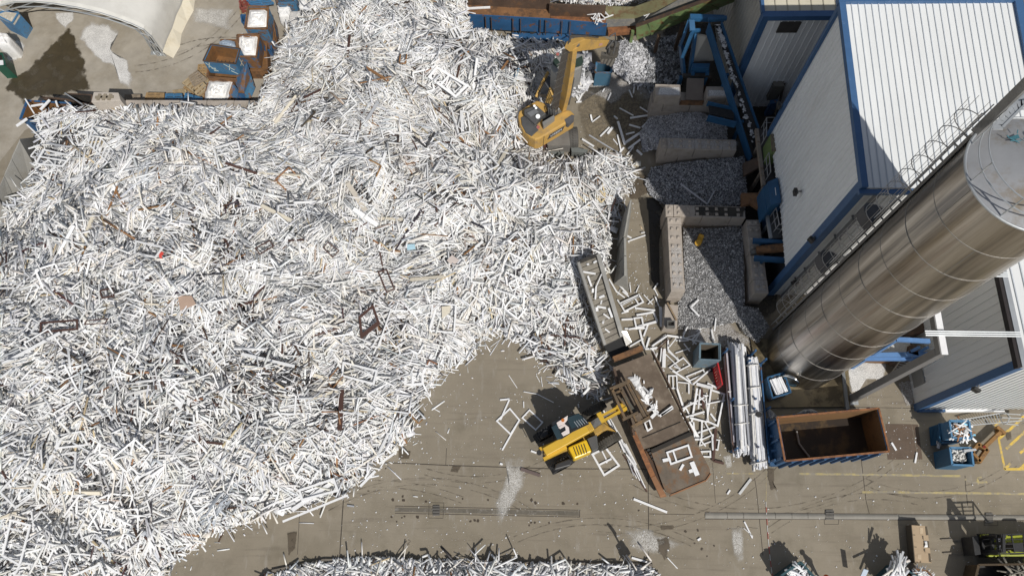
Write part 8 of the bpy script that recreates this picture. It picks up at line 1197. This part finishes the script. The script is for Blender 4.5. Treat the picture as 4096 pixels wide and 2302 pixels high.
gframe(zH, [(1395, 452), (1440, 430), (1465, 510), (1425, 535)], .08, pw, 'small white frame caught under the clamp attachment', z=1.1); loose(zH, [(1460, 410, 1525, 345, .16), (1540, 395, 1665, 300, .12), (1555, 385, 1670, 315, .1), (1350, 20, 1320, 130, .07), (1440, 330, 1520, 295, .07)], 'white offcut lying in the trough beside the clamp', 'offcuts in the trough', z=1.05)
crumple('white_scraps', 'crumpled white scraps in the trough above the clamp', [zH(1230, 20), zH(1330, 0), zH(1370, 110), zH(1440, 210), zH(1440, 280), zH(1390, 240), zH(1330, 150)], .95, .2, 21, M('profile_white', (.82, .82, .82)))
for i in range(26): c = np.array((1380, 160)) + np.array((150, 260)) * rng.uniform(-.5, .8) + rng.normal(0, 32, 2); d = rng.normal(0, 1, 2); d /= np.linalg.norm(d); ln = rng.uniform(12, 55); length(zH(*(c - d * ln)), zH(*(c + d * ln)), .95 + rng.uniform(0, .2), .95 + rng.uniform(0, .2), rng.uniform(.03, .09), .05, pw, 'white broken piece lying loose in the trough above the clamp', 'broken pieces in the trough', name='broken_piece')
crumple('white_rag', 'torn white rag in the trough right of the clamp', [zH(1450, 125), zH(1485, 120), zH(1470, 180), zH(1420, 220), zH(1400, 200)], 1.0, .15, 22, M('profile_white', (.82, .82, .82)))
# right of the feeder
FRM = [((155, 418), (220, 418), (226, 520), (158, 522), .07, (.5,), 'upright white frame with one bar, nearest the top of the feeder'), ((300, 425), (440, 368), (455, 400), (330, 458), .06, (), 'long slim white frame below the empty grey blue bin'), ((505, 535), (615, 570), (560, 832), (470, 792), .09, (), 'large clean white frame beside the brown profile bundle'), ((420, 950), (520, 905), (535, 950), (410, 995), .06, (), 'small tilted white frame low in the litter by the feeder'), ((425, 1045), (498, 1042), (500, 1088), (430, 1085), .08, (), 'short white frame by the brown L piece'), ((535, 945), (572, 950), (560, 1030), (530, 1025), .06, (), 'small white frame behind the brown L piece'), ((160, 350), (275, 270), (330, 330), (215, 390), .06, (), 'white frame left of the empty grey blue bin')]
for q in FRM: gframe(zJ, q[:4], q[4], pw, q[6], z=.1, mull=q[5])
loose(zJ, [(545, 855, 522, 1120, .14), (525, 1120, 610, 1142, .12)], 'dark brown L shaped frame piece on the concrete by the racks', 'two legs of the brown L', mat=pb, z=.12)
segs = [(225, 525, 280, 695, .1), (390, 520, 345, 800, .1), (415, 530, 400, 690, .07), (320, 480, 322, 565, .08), (270, 690, 480, 580, .08), (265, 770, 450, 715, .09), (330, 765, 470, 800, .09), (320, 800, 400, 930, .16), (360, 800, 370, 940, .08), (430, 790, 425, 955, .08), (395, 890, 540, 840, .08), (455, 805, 520, 920, .06), (515, 925, 520, 1030, .09), (410, 940, 460, 1000, .06), (185, 375, 360, 490, .09), (355, 490, 500, 365, .08), (385, 485, 520, 520, .16), (475, 480, 560, 520, .1), (230, 470, 320, 480, .05), (250, 740, 330, 640, .08), (330, 640, 460, 660, .07), (465, 600, 480, 790, .06), (500, 730, 545, 790, .09), (560, 820, 600, 640, .07), (470, 650, 620, 620, .06), (380, 560, 460, 640, .05), (300, 690, 330, 750, .07), (290, 840, 320, 865, .09), (370, 945, 430, 940, .09), (440, 580, 470, 580, .05), (15, 190, 45, 260, .1), (60, 230, 40, 300, .05), (115, 195, 112, 350, .2), (95, 190, 85, 300, .06), (150, 110, 150, 215, .08), (150, 215, 240, 290, .08), (215, 110, 160, 180, .05), (130, 240, 240, 350, .05), (200, 340, 250, 360, .09), (20, 170, 140, 90, .08), (140, 85, 250, 100, .1), (250, 98, 440, 140, .08), (0, 195, 60, 185, .08), (270, 100, 310, 15, .06), (350, 115, 420, 45, .07), (505, 30, 525, 130, .07), (240, 130, 320, 125, .07), (280, 150, 330, 215, .05), (350, 130, 385, 155, .07), (210, 230, 330, 190, .05)]
for s in segs: length(zJ(*s[:2]), zJ(*s[2:4]), .05 + rng.uniform(0, .25), .05 + rng.uniform(0, .25), s[4], .06, pw, 'white length in the litter between the feeder and the profile racks', 'white litter by the racks')
loose(zJ, [(425, 520, 445, 690, .12), (108, 190, 80, 280, .07), (160, 110, 60, 200, .05)], 'brown length in the litter between feeder and profile racks', 'brown litter by the racks', mat=pb, z=.15)
loose(zJ, [(738, 1396, 835, 1270, .12)], 'pale grey bar lying alone below the profile racks', mat=M('pale_grey_profile', (.55, .55, .54), .5)); loose(zJ, [(640, 1396, 662, 1362, .08)], 'short white offcut lying left of the lone grey bar')
# between the apron conveyor and the bays
for q, b, mu, lab in (([(685, 770), (862, 680), (900, 742), (720, 832)], .08, (.75,), 'white double frame between the apron conveyor and the bay wall'), ([(812, 898), (885, 890), (902, 978), (832, 985)], .08, (), 'small square white frame between the apron conveyor and the bay wall'), ([(680, 750), (860, 668), (850, 690), (700, 770)], .05, (), 'narrow white frame stacked above the double frame')): gframe(zI, q, b, pw, lab, z=.15, mull=mu)
sg = [(835, 868, 1000, 840, .1), (1000, 840, 1035, 930, .1), (1030, 930, 830, 985, .12), (690, 912, 810, 905, .1), (720, 1000, 940, 995, .09), (760, 1005, 860, 985, .09), (820, 800, 1015, 822, .09), (905, 672, 990, 765, .05), (945, 762, 998, 712, .05), (865, 1010, 910, 1195, .1), (910, 1195, 1025, 1190, .09), (770, 1170, 900, 1095, .07), (960, 1085, 930, 1180, .1), (985, 1170, 1110, 1065, .1), (1110, 1062, 1300, 1090, .1), (660, 570, 750, 665, .09), (860, 580, 830, 650, .05), (770, 570, 780, 650, .05), (570, 520, 640, 640, .08), (640, 640, 720, 700, .07), (750, 158, 920, 98, .06), (735, 100, 785, 125, .1), (945, 960, 905, 1070, .09), (1100, 1190, 1095, 1370, .14), (1140, 1200, 1240, 1310, .08), (880, 75, 915, 70, .04), (1060, 785, 1070, 980, .1), (1075, 790, 1085, 985, .06), (690, 850, 760, 830, .06), (650, 720, 690, 780, .08), (700, 640, 760, 690, .07), (1005, 610, 1040, 680, .06), (1015, 690, 1050, 780, .07), (1040, 560, 1000, 620, .07)]
for s in sg: length(zI(*s[:2]), zI(*s[2:4]), .05 + rng.uniform(0, .12), .05 + rng.uniform(0, .12), s[4], .06, pw, 'white length strewn between the apron conveyor and the bay wall', 'white litter by the apron conveyor')
for s in [(320, 450, 440, 470, .1), (365, 490, 400, 590, .1), (445, 585, 438, 715, .08), (415, 610, 412, 650, .12), (500, 470, 440, 610, .05), (475, 700, 525, 680, .12), (565, 800, 600, 890, .12), (455, 785, 540, 800, .1), (450, 790, 455, 830, .14), (515, 855, 575, 900, .07), (510, 950, 520, 910, .1), (530, 1000, 575, 1035, .07), (420, 365, 450, 345, .1), (490, 760, 500, 725, .08), (355, 380, 375, 375, .1)]:
    k = (s[1] - 330) / 760.; z = 2.5 - 1.25 * k; length(zI(*s[:2]), zI(*s[2:4]), z, z - .05, s[4], .04, pw, 'white offcut riding on the slats of the apron conveyor', 'offcuts on the apron conveyor')
# bays and the shade by the orange handler
zb = lambda p, b: b
for s, lab in (((610, 1030, 545, 1095, .09), 'white L piece on the sunlit chips of the front bay'), ((545, 1095, 615, 1168, .09), 'white L piece on the sunlit chips of the front bay')): length(zF(*s[:2]), zF(*s[2:4]), .55, .55, s[4], .06, pw, lab, 'two legs of the white L')
loose(zF, [(752, 1185, 740, 1290, .07)], 'single white strip at the mouth of the front bay', z=.35); loose(zF, [(460, 72, 680, 240, .09), (680, 240, 740, 130, .07)], 'grey white bent strip on the chips of the middle bay', 'two legs of the bent strip', mat=M('dusty_profile', (.5, .5, .52), .6), z=1.0); loose(zF, [(590, 1290, 700, 1230, .0801), (715, 1270, 735, 1370, .08), (480, 1310, 520, 1250, .06), (560, 1400, 625, 1290, .07), (590, 1320, 420, 1370, .05), (850, 1365, 860, 1440, .06)], 'white strip on the muddy concrete in front of the front bay', 'strips before the front bay')
shade = [(1450, 1102, 1612, 1078, .1), (1440, 1165, 1545, 1195, .09), (1560, 1190, 1642, 1110, .1), (1335, 1135, 1400, 1350, .14), (1405, 1332, 1612, 1195, .14), (1430, 1390, 1580, 1278, .11), (1330, 1260, 1362, 1400, .08), (1410, 1255, 1490, 1235, .08), (1170, 1275, 1255, 1190, .08), (1000, 1300, 1110, 1368, .1), (1350, 600, 1372, 700, .07), (1372, 690, 1445, 732, .1), (1345, 580, 1340, 690, .07), (1300, 1085, 1330, 1110, .1), (1240, 1250, 1285, 1190, .14), (1510, 1400, 1560, 1448, .12), (1350, 1010, 1480, 1080, .06), (1270, 870, 1240, 940, .08), (1440, 840, 1470, 910, .07), (1490, 790, 1480, 870, .08), (1525, 800, 1520, 840, .07), (1080, 1072, 1095, 1140, .1), (1095, 1140, 1168, 1085, .05), (1210, 830, 1190, 860, .06), (960, 960, 1000, 880, .1), (895, 800, 965, 930, .14), (960, 690, 975, 900, .06), (945, 955, 995, 950, .08), (975, 910, 1055, 810, .12), (1660, 700, 1730, 730, .07), (1700, 560, 1690, 640, .06), (1340, 1440, 1390, 1380, .1), (1420, 1448, 1480, 1370, .08), (1290, 1300, 1330, 1350, .06), (1540, 1000, 1620, 1050, .05)]
for s in shade: length(zC(*s[:2]), zC(*s[2:4]), .05 + rng.uniform(0, .15), .05 + rng.uniform(0, .15), s[4], .07, pw, 'white length strewn on the ground between the orange handler and the bays', 'white litter by the orange handler')
loose(zC, [(1065, 1262, 1310, 1412, .08)], 'grey bar on the ground below the orange handler', mat=pg); gframe(zY, [(738, 640), (828, 632), (826, 785), (740, 792)], .1, pw, 'upper pane of the white frame standing by the raised cab', z=.75); gframe(zY, [(738, 792), (826, 788), (826, 930), (742, 932)], .1, pw, 'lower pane of the white frame standing by the raised cab', z=.7)
# near the bottom and on the trough
loose(zM, [(166, 290, 236, 432, .07), (160, 345, 240, 415, .025)], 'white strip in the crossed pair beside the red and white chain', 'crossed strips by the chain'); loose(zN, [(226, 232, 325, 132, .13)], 'thick white bar lying just off the foot of the heap'); loose(zN, [(350, 86, 462, 8, .12)], 'white bar at the foot of the heap by the straight joint'); loose(zN, [(143, 354, 188, 360, .08)], 'small grey offcut on the concrete off the foot of the heap', mat=pg); loose(zN, [(1975, 690, 2080, 720, .1)], 'white strip lying by the end of the kerb wall'); loose(zN, [(2205, 690, 2270, 760, .04)], 'thin white strip on the concrete near the bottom edge'); loose(zN, [(2400, 578, 2420, 565, .1)], 'tiny white chip on the concrete near the bottom edge'); loose(zK, [(1365, 890, 1410, 965, .1), (1610, 985, 1592, 1085, .08)], 'short white strip lying on the brown steel plates', 'strips on the steel plates', z=.045)
loose(zT, [(212, 112, 518, 96, .14)], 'white bar lying along the rusty feed trough', z=2.35); rng = np.random.default_rng(8)
for i in range(16): c = np.array((1890, 190)) + rng.normal(0, 1, 2) * (70, 45); d = rng.normal(0, 1, 2); d /= np.linalg.norm(d); ln = rng.uniform(30, 80); length(zT(*(c - d * ln)), zT(*(c + d * ln)), 2.2 + rng.uniform(0, .3), 2.2 + rng.uniform(0, .3), rng.uniform(.04, .09), .05, pw, 'white piece in the tangle at the end of the rusty feed trough', 'tangle in the feed trough')
for i in range(14): c = np.array((1620, 130)) + np.array((300, -120)) * rng.uniform(0, 1) + rng.normal(0, 8, 2); d = np.array((.9, -.35)) + rng.normal(0, .3, 2); ln = rng.uniform(15, 60); z = 2.2 + (c[0] - 1600) / 400. * 2; length(zC(*(c - d * ln)), zC(*(c + d * ln)), z, z + .1, rng.uniform(.05, .1), .05, pw, 'white piece riding up the green conveyor', 'pieces on the green conveyor')
for s in [(160, 372, 262, 300, .14), (262, 360, 415, 510, .07), (385, 450, 520, 385, .12), (245, 112, 330, 250, .07), (390, 215, 480, 120, .14), (400, 270, 690, 175, .12), (380, 375, 690, 280, .1), (410, 330, 640, 270, .06), (275, 590, 385, 555, .06), (540, 130, 560, 190, .1), (300, 180, 420, 160, .1), (370, 280, 380, 360, .12), (410, 250, 412, 310, .12), (465, 240, 466, 290, .12)]: length(zO(*s[:2]), zO(*s[2:4]), 2.4, 2.45, s[4], .07, pw, 'white length heaped over the blue skip at the left end of the block wall', 'lengths on the blue skip')
# scattered crumbs on the concrete: nobody could count them
rng = np.random.default_rng(99); n = 2600; q = np.concatenate([scatter([(1700, 1500), (2400, 1600), (2600, 2000), (2560, 2230), (1300, 2200), (1450, 1900), (1650, 1800)], 900, rng), scatter([(2600, 1980), (4096, 1900), (4096, 2290), (2650, 2290)], 330, rng), scatter([(2560, 1250), (3000, 1380), (2930, 1950), (2800, 1950), (2600, 1500)], 800, rng), scatter([(2350, 360), (2600, 330), (2560, 700), (2300, 640)], 420, rng), scatter([(3380, 1400), (3650, 1500), (3750, 1900), (3500, 1900)], 220, rng), scatter([(2480, 800), (2640, 760), (2660, 1300), (2500, 1300)], 330, rng)]); n = len(q); c = PN(q[:, 0], q[:, 1], np.full(n, .018)); a = rng.uniform(0, 6.3, n); h = np.stack([np.cos(a), np.sin(a), 0 * a], 1); L = .015 + .075 * rng.random(n) ** 3; v, f = sticks(c, h, np.tile([0., 0, 1], (n, 1)), L, L * rng.uniform(.3, .8, n), np.full(n, .012)); fast_mesh('plastic_crumbs', v, f, np.repeat(np.clip(.72 * (1 + rng.normal(0, .1, (n, 1))) * np.ones(3), .05, .85), 8, 0), heap_m, 'tiny white plastic crumbs scattered over the bare concrete', 'crumbs')
